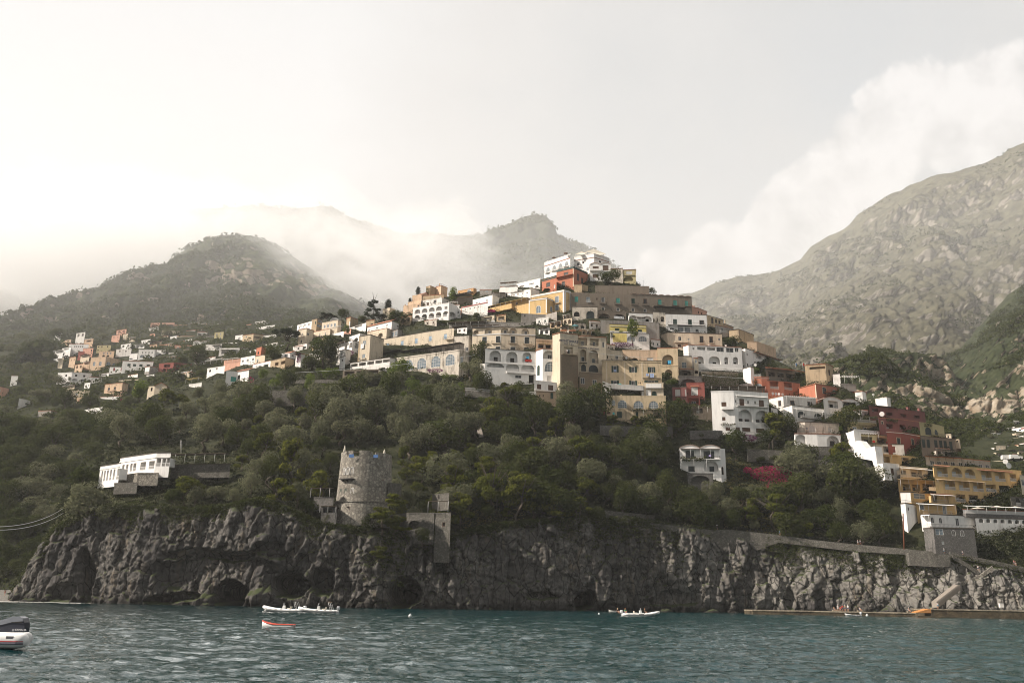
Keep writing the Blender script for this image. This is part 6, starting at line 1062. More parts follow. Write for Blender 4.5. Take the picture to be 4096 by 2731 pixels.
# trees that stand out ------------------------------------------------------------
for kind, px, py, h, w, lab in [
    ('umbrella', 1306, 1292, 44, 1.75, 'umbrella pine with a broad flat dome on the left ridge'), ('broad', 1375, 1286, 56, .95, 'dark round pine right of the umbrella pine on the ridge'),
    ('cedar', 1492, 1286, 92, .95, 'tiered dark cedar on the skyline left of the cypress'), ('cypress', 1551, 1236, 42, 2.2, 'single dark cypress on the skyline above the old beige house'),
    ('umbrella', 1517, 1290, 38, 1.5, 'small dark dome shaped pine under the cedar'), ('broad', 1590, 1300, 60, 1.35, 'dark wide tree between the cedar and the arcaded hotel'), ('broad', 1455, 1295, 30, 1.8, 'low spreading dark tree left under the cedar'),
    ('cypress', 1672, 1180, 36, 1.9, 'dark cypress behind the peach church gable'), ('cypress', 1640, 1212, 22, 2.2, 'small dark cypress left of the peach church'), ('citrus', 1808, 1205, 60, .95, 'round green tree behind the arcaded hotel terrace'),
    ('broad', 1290, 1475, 150, .80, 'large dark tree standing in front of the villas on the left flank'), ('loose', 1270, 1410, 60, .9, 'bright green tree top above the large dark tree'), ('broad', 1230, 1478, 60, 1.0, 'dark green bush tree at the foot of the large dark tree'),
    ('umbrella', 1146, 1392, 85, 1.15, 'large round dark pine among the hazy village houses'), ('loose', 1384, 1342, 44, .9, 'small bright tree on the white terrace left of the red tiled roof'),
    ('broad', 790, 1470, 85, 1.15, 'large yellow green tree in the middle of the left village'), ('broad', 725, 1470, 55, 1.0, 'dark green tree left of the large yellow green village tree'), ('broad', 1085, 1452, 62, 1.2, 'dark tree below the brick red box house'), ('olive', 665, 1355, 45, 1.0, 'grey green tree at the top of the far village'),
    ('broad', 1915, 1480, 130, .55, 'dark tree filling the gap between old white hotel and white arcade house'), ('citrus', 1600, 1525, 90, 1.1, 'big bright green tree in front of the stained old hotel'), ('olive', 1790, 1690, 170, .85, 'large grey olive tree below the stained old hotel'),
    ('loose', 2532, 1378, 105, .68, 'tall bright green tree in front of the lemon yellow house'), ('citrus', 2487, 1362, 42, .9, 'yellow green shrub tree in front of the lemon yellow house'), ('broad', 2448, 1366, 36, 1.1, 'small dark tree left of the yellow green shrub tree'),
    ('broad', 2935, 1390, 46, 1.5, 'wide dark tree on the roof line above the arcaded white villa'), ('broad', 3145, 1770, 110, .95, 'dark olive tree between the tall white house and the three wide arches'),
    ('broad', 3425, 2040, 180, 1.15, 'large bright green tree left of the terrace apartments'), ('olive', 3200, 1890, 120, .85, 'pale olive tree below the three wide arches'), ('broad', 3075, 1785, 66, 1.1, 'dark yellow green tree beside the brown shuttered ground floor'),
    ('pine', 2990, 2120, 110, 1.15, 'low pine with yellow green top beside the cliff path'), ('pine', 1615, 1900, 115, .85, 'upright yellow green pine right of the round stone tower'), ('pine', 1160, 1960, 200, .85, 'tall dark pine left of the round stone tower'), ('pine', 1255, 1950, 110, 1.1, 'flat pine with a bright top just left of the round stone tower'),
    ('pine', 1570, 2060, 80, 1.5, 'dark pine spreading in front of the foot of the stone tower'), ('pine', 1530, 2125, 90, 1.6, 'dark sprawling pine on the rock below the stone tower'), ('pine', 1820, 2020, 150, .9, 'yellow topped pine above the stone pier wall'), ('pine', 1960, 2080, 210, .85, 'large dark pine with yellow green top in the middle of the slope'), ('pine', 2075, 2110, 200, .9, 'tall dark pine right of the large dark pine'),
    ('pine', 2220, 2115, 130, 1.1, 'broad dark pine above the middle of the cliff'), ('pine', 2320, 2070, 80, 1.3, 'low bright topped pine above the cliff middle'), ('umbrella', 505, 1926, 28, 1.5, 'small flat topped tree in front of the white pavilion'), ('pine', 745, 2020, 125, 1.2, 'dark green pine right of the white pavilion'), ('olive', 345, 2120, 150, 1.1, 'large rounded bush like tree on the left tip of the headland'), ('olive', 450, 2110, 100, 1.2, 'second rounded bush like tree on the left tip of the headland'),
    ('pine', 1520, 2260, 70, 1.3, 'dark pine clinging to the cliff below the stair'), ('broad', 1760, 2075, 45, 1.3, 'bright green bush tree on top of the square stone bastion'), ('broad', 430, 1700, 90, .9, 'dark round tree beside the cream and white house'), ('broad', 262, 1640, 78, 1.1, 'dark tree left of the pale yellow house'), ('broad', 355, 1640, 66, 1.1, 'dark tree right of the pale yellow house'), ('citrus', 560, 1600, 82, 1.0, 'yellow green tree below the orange gable house'),
    ('broad', 2370, 1690, 160, .9, 'large olive green tree left of the yellow balcony house'), ('olive', 2270, 1690, 150, .75, 'pale olive tree in front of the brown tuff base'), ('broad', 2590, 1745, 90, .9, 'dark tree in front of the yellow balcony house'), ('broad', 2730, 1760, 150, .85, 'dark tree below the plum red house'), ('broad', 2610, 1125+58, 34, 1.0, 'small dark bush at the right end of the summit trellis'),
    ('broad', 2440, 1135, 62, 1.5, 'dark creeper covered tree beside the red villa'), ('pine', 1590, 2150, 80, 1.4, 'dark pine growing in front of the two dark stone arches'), ('broad', 1690, 2180, 60, 1.2, 'dark bush tree clinging to the bastion foot')]:
    tree(kind, px, py, h, lab, None, w, Y=(243 if 1500 < px < 1700 and py > 2055 else None), dy=2 if py < 1500 else 0)
# trees that fill the slopes -------------------------------------------------------
def region(px, py):
    if px < 620: return 'on the left shoulder of the headland'
    if px < 1150 and py < 1850: return 'below the teal door house on the left slope'
    if px < 1320: return 'on the slope left of the stone tower'
    if px < 1850 and py < 1800: return 'in the grove above the stone tower'
    if px < 1900: return 'right of the stone tower'
    if px < 2350: return 'in the dense grove under the white arcade house'
    if px < 2700: return 'on the dark slope below the ochre palazzo'
    if px < 3250: return 'around the twin vaulted white cottage'
    if px < 3650: return 'below the three wide white arches'
    return 'beside the terrace apartments'
def kind_at(px, py, r):
    u = r.random()
    if 1450 > px > 930 and 1500 < py < 1625 or 1420 <= px < 1850 and 1560 < py < 1680: return 'citrus' if u < .72 else 'broad'
    if 650 < px < 1900 and py < 1830: return 'olive' if u < .72 else ('broad' if u < .93 else 'pine')
    if px < 650: return 'broad' if u < .55 else 'olive'
    if 1000 < px < 2400: return 'pine' if u < .34 else ('broad' if u < .75 else 'olive')
    return 'broad' if u < .52 else ('olive' if u < .88 else 'pine')
r = np.random.default_rng(5); cnt = {}
LB = dict(olive='grey green olive tree', broad='round dark green tree', citrus='bright green garden tree', pine='dark pine with a lighter top')
row = 1480.0
while row < 2200:
    st = 66+(row-1480)*.03; px = 300+r.uniform(0, 60)
    while px < 3980:
        x = px+r.uniform(-18, 18); y = row+r.uniform(-16, 16); px += st*1.06
        if y < Rr(x)+75 or y > Tt(x)+14: continue
        if x > 3560 and y < 2080+(x-3560)*.35: continue
        if 1330 < x < 1575 and 1790 < y < 2110: continue
        if 380 < x < 950 and 1810 < y < 2005: continue
        if 1760 < y < 1860 and 1885 < x < 1960: continue
        if 2930 < x < 3190 and 1850 < y < 2010 or 2690 < x < 2920 and 1800 < y < 1985: continue
        h = r.choice([r.uniform(55, 85), r.uniform(80, 120), r.uniform(105, 155)])*(1 if y > 1640 else .66)
        if in_building(x, y, 6) or in_building(x, y-h*.5, -6) or in_building(x, y-h*.85, -10): continue
        if any(a < x < b_ and c_ < y and y-h < d_ for a, b_, c_, d_ in ((390, 760, 1800, 1950), (1330, 1580, 1790, 2010), (2700, 2915, 1700, 1905), (2980, 3190, 1800, 1925), (3560, 3760, 1900, 2140))): continue
        k = kind_at(x, y, r)
        if k == 'citrus': h *= .7
        if cnt.get(k, 0) > 270: continue
        cnt[k] = cnt.get(k, 0)+1; rg = region(x, y); tree(k, x, y, h, LB[k]+' '+rg, LB[k].replace('tree', 'trees')+' '+rg if 'tree' in LB[k] else 'dark pines '+rg, r.uniform(.85, 1.2))
    row += 42+(row-1480)*.016
# shrubs and small trees in the gaps between the houses
tn = 0
for k in range(1500):
    x = r.uniform(1150, 3950); lo = Rr(x)+14; hi = np.interp(x, [1150, 1900, 2300, 2700, 3300, 3950], [1480, 1640, 1700, 1760, 1950, 2080]); y = r.uniform(lo, hi)
    h = r.uniform(16, 34)
    if in_building(x, y, 3) or in_building(x, y-h*.6, -3): continue
    tn += 1
    if tn > 130: break
    kk = 'broad' if r.random() < .6 else ('citrus' if r.random() < .5 else 'olive'); tree(kk, x, y, h, ('small %s tree squeezed between the houses ' % dict(broad='dark', citrus='bright', olive='grey green')[kk])+('left of the red villa' if x < 2180 else 'on the right flank' if x > 2650 else 'in the middle of the town'), 'small trees between the houses', r.uniform(1.2, 1.9), small=True)
# wood on the slope left of the headland
row = 1700.0
while row < 2370:
    px = -40
    while px < 470:
        x = px+r.uniform(-22, 22); y = row+r.uniform(-15, 15); px += 66
        if x > np.interp(y, [1700, 1900, 2000, 2150, 2380], [470, 330, 240, 190, 60])+25 or y < np.interp(x, [0, 150, 300, 420], [1700, 1725, 1730, 1720]): continue
        tree('broad' if r.random() < .8 else 'olive', x, y, r.uniform(70, 105), 'dark tree in the dense wood above the cove', 'trees in the dense wood above the cove', r.uniform(1.0, 1.3), 'left', small=y < 1800)
    row += 42
# trees among the far houses
for k in range(130):
    x = r.uniform(-20, 1150); y = r.uniform(1335, 1700)
    if y > np.interp(x, [0, 500, 900, 1150], [1690, 1690, 1530, 1450]) or in_building(x, y, 5) or in_building(x, y-20, -2): continue
    tree('broad' if r.random() < .6 else 'olive', x, y, r.uniform(24, 46), 'hazy green tree among the houses of the left village' if y < 1560 else 'green tree below the lowest houses of the left village', 'trees of the left village', r.uniform(1, 1.4), 'valley', small=True)
for k in range(60):
    x = r.uniform(3880, 4120); y = r.uniform(1700, 1990)
    if y < np.interp(x, [3880, 4000, 4096], [1760, 1700, 1670]) or in_building(x, y, 3) or in_building(x, y-14, -2): continue
    tree('broad' if r.random() < .5 else 'olive', x, y, r.uniform(26, 44), 'green tree among the sunlit houses at the right edge', 'trees of the right village', r.uniform(1, 1.4), 'right', small=True)
# ------------------------------------------------------------------ masses nobody could count
def clumps(name, label, pos, nrm, nq, rad, size, m, seed, squash=.7):
    """leafy domes at pos, all in one object"""
    r = np.random.default_rng(seed); n = len(pos); R = rad*r.uniform(.6, 1.35, n); d = r.normal(0, 1, (n, nq, 3)); d /= np.linalg.norm(d, axis=2, keepdims=True); d[..., 2] = np.abs(d[..., 2])*.9+.05*r.normal(0, 1, (n, nq))
    C = pos[:, None]+d*R[:, None, None]*np.array([1, 1, squash])*(.85+.25*r.random((n, nq, 1))); V, Fq = foliage_quads(C.reshape(-1, 3), d.reshape(-1, 3), np.repeat(np.full(n, size), nq), r)
    o = link(name, mesh_np(name, V, Fq, m)); tag(o, label, None, None, 'stuff'); return o
def on_layer(key, n, seed, keep=None, sc=.03, thr=-.1, smin=0, smax=1):
    pos, nr = LAY[key]; r = np.random.default_rng(seed); i = r.integers(int(smin*(pos.shape[0]-1)), max(1, int(smax*(pos.shape[0]-1))), n); j = r.integers(0, pos.shape[1]-1, n); f = r.random((n, 1)); g = r.random((n, 1))
    p = (pos[i, j]*(1-f)+pos[i+1, j]*f)*(1-g)+(pos[i, j+1]*(1-f)+pos[i+1, j+1]*f)*g; steep = np.abs(nr[i, j][:, 2]); ok = (vn(p*sc, seed)+.5*vn(p*sc*3, seed+1) > thr-np.clip(steep-.5, -.5, .3)*.9)
    if keep: ok &= keep(p)
    if key in ('valley_slope', 'village_slope'):
        bc = np.array([(b.O.x+2, b.O.y-3) for _, b in ALLB]); ok &= (np.abs(p[:, None, :2]-bc[None]).sum(-1).min(1) > 5)
    return p[ok], None
def hill_pts(n, seed, y0=0, y1=1.0, x0=60, x1=4200):
    r = np.random.default_rng(seed); x = r.uniform(x0, x1, n); t = r.uniform(y0, y1, n); top, bot = Rr(x)+6, Tt(x)+10; y = top+(bot-top)*t; Y = hillY(x, y); dx, d = ray(x, y); return np.stack([dx*Y, Y, CAMZ+d*Y-.3], -1), x, y
p, _, _ = hill_pts(15000, 1); clumps('undergrowth', 'dark undergrowth covering the hillside between the trees', p, None, 16, 1.15, .26, M_UNDER, 2)
p, _, _ = hill_pts(9000, 71, 0, .5, 1100, 4100); clumps('garden_shrubs', 'hedges, vines and shrubs filling the terraces between the houses', p, None, 14, .8, .2, M_BROAD, 72)
p, _, _ = hill_pts(4500, 3, .35, 1); clumps('scrub', 'grey green scrub scattered over the slope', p, None, 18, 1.1, .22, M_OLIVE, 4)
p, _, _ = hill_pts(1500, 5, .3, 1, 1850, 2100); p2, _, _ = hill_pts(1200, 6, .6, 1, 2900, 3200); clumps('dry_grass', 'yellowish dry grass patches on the slope', np.concatenate([p, p2]), None, 12, .7, .2, M_DRY, 7)
def cliff_scrub():
    r = np.random.default_rng(9); n = 5200; x = r.uniform(90, 4150, n); edge = Tt(x); dep = np.abs(r.normal(0, 1, n))*(34+26*vn(np.stack([x/90, x*0, x*0], -1), 4)+np.where((x > 2350) & (x < 2750), 30, 0)+np.where((x > 1450) & (x < 1620), 70, 0)); y = edge+dep-18; yw = Yw(x); s = 1-(y-edge)/260; Y = yw+7*np.clip(s, 0, 1)-1.6; dx, d = ray(x, y); p = np.stack([dx*Y, Y, CAMZ+d*Y], -1)
    ok = (y < 2350) & ~((x > 2840) & (x < 3060) & (y > 2125)) & ~((x > 1330) & (x < 1570) & (y < 2080)); p = p[ok]; k = r.random(len(p)); clumps('cliff_scrub', 'dark scrub hanging over the edge of the cliff', p[k < .7], None, 22, 1.0, .2, M_BROAD, 10); clumps('cliff_herbs', 'olive green plants on the cliff ledges', p[k >= .7], None, 18, .8, .18, M_OLIVE, 11)
cliff_scrub()
p, _ = on_layer('mountain', 11000, 21, lambda q: np.linalg.norm(q-np.array(MIDROCK), axis=1) > 55+30*vn(q*.02, 3), .012, -.05); clumps('mountain_wood', 'far-off wood on the dark mountain shoulder', p, None, 9, 4.2, 1.5, M_BROAD, 22, .9)
p, _ = on_layer('mountain_spur', 11000, 23, lambda q: np.min([np.linalg.norm(q-np.array(s_), axis=1)/r_ for s_, r_ in zip(SPR, (36, 30, 34, 22, 20))], axis=0) > 1-.5*vn(q*.05, 3), .014, .0); clumps('spur_wood', 'bushes covering the wooded spur at the right', p, None, 12, 2.8, .8, M_BROAD, 24, .9)
p, _ = on_layer('rocky_mountain', 8000, 25, None, .010, .30); clumps('mountain_scrub', 'dark scrub scattered on the rocky mountain', p, None, 8, 3.2, 1.2, M_BROAD, 26, .7)
p, _ = on_layer('valley_slope', 7000, 27, None, .02, -.3); clumps('valley_wood', 'woodland on the valley slope behind the left village', p, None, 12, 2.6, .75, M_BROAD, 28, 1.0)
p, _ = on_layer('left_slope', 3000, 29, None, .03, -2); clumps('wood_undergrowth', 'undergrowth of the wood above the cove', p, None, 12, 2.0, .5, M_BROAD, 30, .9)
p, _ = on_layer('village_slope', 9000, 31, None, .03, -.6); clumps('village_wood', 'bushes on the slope of the right village', p, None, 12, 1.3, .4, M_BROAD, 32, .9)
p, _ = on_layer('mountain_ridge', 5000, 33, None, .006, -.2, .35, 1); clumps('ridge_wood', 'far-off trees along the hazy mountain ridge', p, None, 8, 6.5, 2.6, M_BROAD, 34, .9)
# blossom
def blossom(label, m, px, py, w, h, n, Yo=1.5, nm='bougainvillea', sz=.2):
    r = np.random.default_rng(int(px+py)); Y = groundY(px, py)-Yo; a = r.uniform(0, 6.28, n); q = np.sqrt(r.random(n)); x = px+np.cos(a)*q*w/2; y = py+np.sin(a)*q*h/2; YY = Y+r.uniform(-1, 1.2, n); dx, d = ray(x, y); C = np.stack([dx*YY, YY, CAMZ+d*YY], -1); V, Fq = foliage_quads(C, r.normal(0, .6, (n, 3))+np.array([-.2, -.6, .6]), np.full(n, sz), r); o = link(nm, mesh_np(nm, V, Fq, m)); return tag(o, label, 'climbing plant')
blossom('sheet of magenta bougainvillea below the tall white house', M_BOUG, 3085, 1895, 170, 66, 1500, 3)
blossom('small magenta bougainvillea ball at the left end of the magenta sheet', M_BOUG, 2990, 1880, 36, 26, 260, 3.5)
blossom('dark trailing part of bougainvillea hanging under the magenta sheet', M_BOUG, 3120, 1945, 110, 60, 300, 3)
blossom('purple bougainvillea hedge under the lemon yellow house', M_PURP, 2488, 1378, 90, 22, 700, 2)
blossom('purple bougainvillea at the foot of the stained old hotel', M_PURP, 1740, 1482, 64, 18, 420, 8)
blossom('purple bougainvillea between the white arched houses and the beige tower', M_PURP, 1395, 1412, 42, 26, 420, 6)
blossom('red flowering bush on the green terrace left', M_BOUG, 1005, 1530, 24, 50, 90, 2, 'flowering_bush')
blossom('purple bougainvillea under the tall white house terrace', M_PURP, 2985, 1752, 90, 26, 420, 4)
blossom('red flowering creeper in front of the yellow reed pergola', M_BOUG, 1965, 1244, 36, 12, 160, 4, 'flowering_creeper')
blossom('red bougainvillea spot beside the white terrace house', M_BOUG, 486, 1600, 16, 12, 60, 3)
# ------------------------------------------------------------------ the round stone tower
def stone_tower():
    Y = 246.0; c = P(1452, 2058, Y); sc = Y/F; rb, rt = 113*sc, 104*sc; zb = c.z-3; zr = P(1452, 2006, Y).z; zt = P(1452, 1822, Y).z; ztop = P(1452, 1803, Y).z
    root = empty('watchtower', (c.x*(1+rb/Y), c.y+rb, zb), 0, 'round rubble stone watchtower with notched top on the cliff edge', 'watchtower'); H = lambda z: z-zb
    m = MB(); N = 48; rg = []
    for z, rr in ((0, rb*1.10), (H(zr), rb*1.02), (H(zr)+.02, rb*1.05), (H(zr)+.35, rb*1.05), (H(zr)+.37, rb*.99), (H(zt), rt)): rg.append([(rr*math.cos(2*math.pi*i/N), rr*math.sin(2*math.pi*i/N), z) for i in range(N)])
    m.rings(rg, 0, True, False)
    # merlons round the top, with gaps where the photo shows them
    gaps = [(-112, -96), (-67, -57)]
    for i in range(N):
        a = 360*(i+.5)/N-360*(1 if i > N*.55 else 0); ad = ((360*(i+.5)/N+180) % 360)-180
        if any(g0 < ad < g1 for g0, g1 in gaps): continue
        a0, a1 = 2*math.pi*i/N, 2*math.pi*(i+1)/N; r1, r2 = rt-.001, rt-.55; z0, z1 = H(zt)-.02, H(ztop)+(.25 if ad < -112 or -96 < ad < -75 else 0)
        m.hexa([(r2*math.cos(a0), r2*math.sin(a0), z0), (r1*math.cos(a0), r1*math.sin(a0), z0), (r1*math.cos(a1), r1*math.sin(a1), z0), (r2*math.cos(a1), r2*math.sin(a1), z0), (r2*math.cos(a0), r2*math.sin(a0), z1), (r1*math.cos(a0), r1*math.sin(a0), z1), (r1*math.cos(a1), r1*math.sin(a1), z1), (r2*math.cos(a1), r2*math.sin(a1), z1)])
    m.build('wall', wallmat('tower'), root)
    def put(nm, me, px, py, d=-.02, par=None):
        x = P(px, py, Y).x-c.x; z = H(P(px, py, Y).z); rr = rt+(rb-rt)*max(0, (H(zt)-z)/H(zt)); x = max(-rr*.97, min(rr*.97, x)); y = -math.sqrt(rr*rr-x*x); o = link(nm, me, root, (x*(1-d/rr), y*(1-d/rr), z)); o.rotation_euler = (0, 0, math.atan2(y, x)+math.pi/2); return o
    for px in (1388, 1405, 1424): put('window', win_mesh('g', .95, 2.0, True, 'window'), px, 1893, -.10)
    for px in (1396.5, 1414.5):
        q = MB(); q.bar((0, -.16, 0), (0, -.16, 1.6), .10, 0, 8); put('column', q.mesh('column', FR), px, 1893)
    q = MB(); q.box(-2.2, 2.2, -1.15, .3, -.2, 0); railing(q, (-2.15, -1.1, 0), (2.15, -1.1, 0), 1.0, 'i'); railing(q, (-2.15, -1.1, 0), (-2.15, 0, 0), 1.0, 'i'); railing(q, (2.15, -1.1, 0), (2.15, 0, 0), 1.0, 'i')
    for x in (-1.6, 0, 1.6): q.hexa([(x-.12, -.2, -.7), (x+.12, -.2, -.7), (x+.12, .2, -.7), (x-.12, .2, -.7), (x-.12, -1, -.2), (x+.12, -1, -.2), (x+.12, .2, -.2), (x-.12, .2, -.2)])
    put('balcony', q.mesh('balcony', IRON), 1406, 1912)
    for px, st in ((1372, 'M'), (1397, 'M'), (1425, 's')): put('window', win_mesh(st, .95, 2.3, False, 'window'), px, 1984, -.12)
    for px in (1370, 1412): put('window', win_mesh('n', .8, 1.7, False, 'window'), px, 2049, -.55)
    for px, py in ((1543, 1915), (1535, 1984)): put('window', win_mesh('n', .8, 1.4, False, 'window'), px, py, -.12)
    # reed shelter on the roof behind the parapet
    q = MB(); q.hexa([(-5, .5, 1.9), (-.5, .5, 2.1), (-.5, 3, 2.3), (-5, 3, 2.1), (-5, .5, 2.0), (-.5, .5, 2.2), (-.5, 3, 2.4), (-5, 3, 2.2)])
    for x in (-4.8, -.7): q.bar((x, .7, 0), (x, .7, 1.95), .07)
    q.build('roof_shelter', plain('reed_matting', (.11, .085, .06)), root, (0, -2, H(zt)))
    for px, py, h, lab in ((1378, 1806, 26, 'closed cream parasol on the left of the tower roof'), (1537, 1814, 18, 'closed cream parasol on the right of the tower roof')):
        p = P(px, py, Y+2.0); q = MB(); hh = h*sc; u = empty('parasol', (p.x, p.y, p.z-1.0), 0, lab, 'parasol', 'closed parasols on the tower'); q.bar((0, 0, 0), (0, 0, 1.2), .04, 0, 6); q.build('pole', FR, u)
        q = MB(); q.rings([[(rr*math.cos(a), rr*math.sin(a), z) for a in np.linspace(0, 6.283, 9)[:-1]] for z, rr in ((1.0, .30), (1.2, .36), (1.0+hh*.6, .22), (1.0+hh, .05))]); q.build('canopy', canvas('cream', (.62, .56, .46)), u)
    for px, w in ((1405, 20), (1501, 18)):
        p = P(px, 1818, Y-.1); q = MB(); q.box(-w*sc/2, w*sc/2, -.03, .03, -.7, .2); o = q.build('towel', canvas('blue', (.10, .20, .42)), None, (p.x, p.y+(.35 if px < 1450 else 1.0), p.z)); tag(o, 'blue cloth in the %s notch of the tower top' % ('left' if px < 1450 else 'right'), 'towel', 'blue cloths on the tower')
stone_tower()
# buildings that belong with the tower ---------------------------------------------
ZTW = (1200, 1700, .3507); ZC = (400, 2000, .6378); ZE = (3200, 2150, .38095)
B('square stone bastion with a small window hanging over the cliff', 'stone', [(1545, 1010), (1720, 1005)], 1480, [('w', [1640], 1105, 1155, 34, 'n'), ('P', 1490, 1725, 870, 1000, 1.5, 'reed')], fr=ZTW, Y=244, cat='bastion', name='bastion', D=7, found=2)
B('stone arcade with two dark arches between tower and bastion', 'stone', [(1010, 1060), (1240, 1010), (1535, 1005)], 1270, [('A', [1105], 1110, 1238, 140, '-'), ('A', [1300], 1085, 1180, 130, '-')], fr=ZTW, Y=246, cat='stone wall', name='stone_arcade', D=5, found=2)
B('sloping stone parapet wall above the bastion', 'stone', [(1510, 800), (1700, 780)], 900, [], fr=ZTW, Y=249, cat='stone wall', name='stone_wall', D=3)
B('dark wooden lean-to clinging to the left side of the tower', 'darkstone', [(160, 830), (385, 825)], 900, [('P', 165, 385, 722, 830, 2, 'reed')], fr=ZTW, Y=247, cat='shelter', name='shelter', D=4)
B('low dark hut with a wooden roof at the left foot of the tower', 'darkstone', [(245, 935), (425, 935)], 1060, [('L', [320], 942, 1000, 120, 'n'), ('P', 240, 430, 920, 1000, 1, 'reed')], fr=ZTW, Y=244, cat='hut', name='hut', D=4)
B('rough stone wall joining the tower to the slope on its right', 'stone', [(1010, 665), (1160, 680)], 830, [], fr=ZTW, Y=250, cat='stone wall', name='stone_wall', D=3)
# white pavilion on the headland
PAV = dict(fr=ZP, cat='pavilion', name='pavilion')
B('long white curved pavilion with slim columns on the left tip of the headland', 'white', [(798, 412), (1000, 348), (1215, 320), (1380, 318)], 548, [('L', [840, 884, 930, 985, 1062, 1160], 452, 540, [38, 38, 38, 50, 86, 86], '-', 'w', None, 3.0), ('L', [1246, 1305, 1352], 376, 470, [50, 42, 40], '-', 'w', None, 3.0), ('C', 415, 16)], Y=262, D=7, found=1.2, **PAV)
B('lower white arcade stepping down at the left end of the white pavilion', 'white', [(572, 505), (680, 480), (806, 438)], 655, [('L', [600, 630, 662, 698, 735, 780], 522, 640, [26, 26, 28, 30, 32, 40], '-', 'w', None, 2.5), ('C', 500, 10)], Y=261, D=6, found=1, **PAV)
B('pale dry stone wall under the white pavilion', 'tower', [(780, 600), (1000, 552), (1240, 552)], 612, [], fr=ZP, Y=260, cat='stone wall', name='stone_wall', D=4, found=2)
B('small dark stone terrace wall below the flat topped tree', 'stone', [(735, 668), (1000, 660)], 700, [], fr=ZP, Y=257, cat='stone wall', name='stone_wall', D=4, found=2)
B('dark terrace with a long reed roof right of the white pavilion', 'stone', [(1385, 455), (2060, 445)], 520, [('P', 1385, 2060, 345, 445, 3.2, 'reed')], fr=ZP, Y=264, cat='terrace', name='terrace_house', D=5, found=2)
# walls and paths along the cliff ----------------------------------------------------
def px_wall(label, pts, hpx, Yo, mt='stone', thick=.8, name='retaining_wall', cat='retaining wall', rail=None, Yf=None):
    """wall whose top edge runs through photo pixels"""
    T3 = []; 
    for i, (x, y) in enumerate(pts):
        Y = (Yf(x) if Yf else float(Yw(x))+7)-Yo; T3.append(P(x, y, Y))
    m = MB(); hs = hpx if isinstance(hpx, (list, tuple)) else [hpx]*len(pts); B3 = [Vector((t.x, t.y, t.z-h*t.y/F)) for t, h in zip(T3, hs)]; fwd = Vector((0, thick, 0))
    for (a, b, c, d) in zip(T3, T3[1:], B3, B3[1:]): m.hexa([c, d, d+fwd, c+fwd, a, b, b+fwd, a+fwd])
    o = m.build(name, wallmat(mt) if isinstance(mt, str) else mt); tag(o, label, cat)
    if rail:
        q = MB()
        for a, b in zip(T3, T3[1:]): railing(q, a+Vector((0, .2, 0)), b+Vector((0, .2, 0)), 1.0, rail)
        q.build('railing', RAILM[rail], o)
    return o
px_wall('long stone wall carrying the cliff path, with a pale buttressed section', [(2600, 2090), (2700, 2103), (2840, 2118), (2920, 2118), (3000, 2126), (3110, 2138), (3250, 2158), (3420, 2176), (3620, 2194), (3735, 2206)], [18, 22, 62, 84, 80, 30, 26, 28, 22, 16], 2.6, 'stone', 1.2, rail='i')
px_wall('stone bastion wall with creepers above the right cliff', [(3635, 2210), (3740, 2214), (3800, 2218)], [48, 50, 44], 4.5, 'stone', 3)
px_wall('low wall of the path descending to the right edge', [(3800, 2206), (3880, 2222), (3960, 2238), (4100, 2268)], 20, 2.4, 'stone', 1)
px_wall('stone parapet of the stair falling to the stair head', [(3810, 2216), (3870, 2252), (3915, 2284)], 18, 4.0, 'stone', .5, 'stair_parapet', 'parapet')
px_wall('curved stone parapet of the stair above the pier', [(3970, 2262), (3918, 2300), (3880, 2312), (3845, 2325), (3824, 2340)][::-1], 16, 4.6, 'tower', .6, 'stair_parapet', 'parapet')
px_wall('stone terrace wall in the olive grove above the tower', [(1390, 1590), (1540, 1596), (1700, 1605), (1782, 1612)], [40, 44, 56, 62], 1.0, 'stone', 1, Yf=lambda x: groundY(x, 1660))
px_wall('high stone terrace wall below the teal door house', [(985, 1562), (1080, 1560), (1190, 1562), (1260, 1574)], [60, 66, 60, 46], 1.0, 'stone', 1, Yf=lambda x: groundY(x, 1628))
px_wall('stone terrace wall behind the bright garden trees', [(1150, 1520), (1300, 1518), (1480, 1528), (1760, 1545)], 14, .6, 'stone', .8, Yf=lambda x: groundY(x, 1534))
px_wall('stone wall corner right of the olive grove wall', [(1860, 1560), (2010, 1572), (2140, 1578)], [26, 28, 26], .8, 'stone', 1, rail='w', Yf=lambda x: groundY(x, 1604))
px_wall('garden retaining wall below the purple bougainvillea of the tall white house', [(2990, 1795), (3070, 1798), (3130, 1802)], [50, 52, 54], 1, 'stone', 1, Yf=lambda x: groundY(x, 1852))
px_wall('grassy terrace wall under the magenta bougainvillea', [(2990, 1990), (3090, 1992), (3215, 2000)], [34, 40, 44], 1, 'stone', 1, Yf=lambda x: groundY(x, 2040))
px_wall('dark concrete frame wall above the white cottage', [(2760, 1722), (2820, 1720), (2890, 1722)], [36, 34, 36], 1, 'darkstone', 1, Yf=lambda x: groundY(x, 1757))
px_wall('crumbling stone wall below the ochre palazzo garden', [(2400, 1700), (2560, 1706), (2690, 1704)], [40, 44, 40], 1, 'darkstone', 1, rail='i', Yf=lambda x: groundY(x, 1748))
px_wall('dark roofed shed wall below the three wide arches', [(3245, 1838), (3360, 1836), (3480, 1836)], [60, 62, 50], 1, 'darkstone', 4, 'shed', 'shed', Yf=lambda x: groundY(x, 1900))
px_wall('ivy grown wall left of the cliff path trees', [(2420, 2040), (2520, 2050), (2620, 2060)], 30, .5, 'stone', 1, Yf=lambda x: groundY(x, 2080))
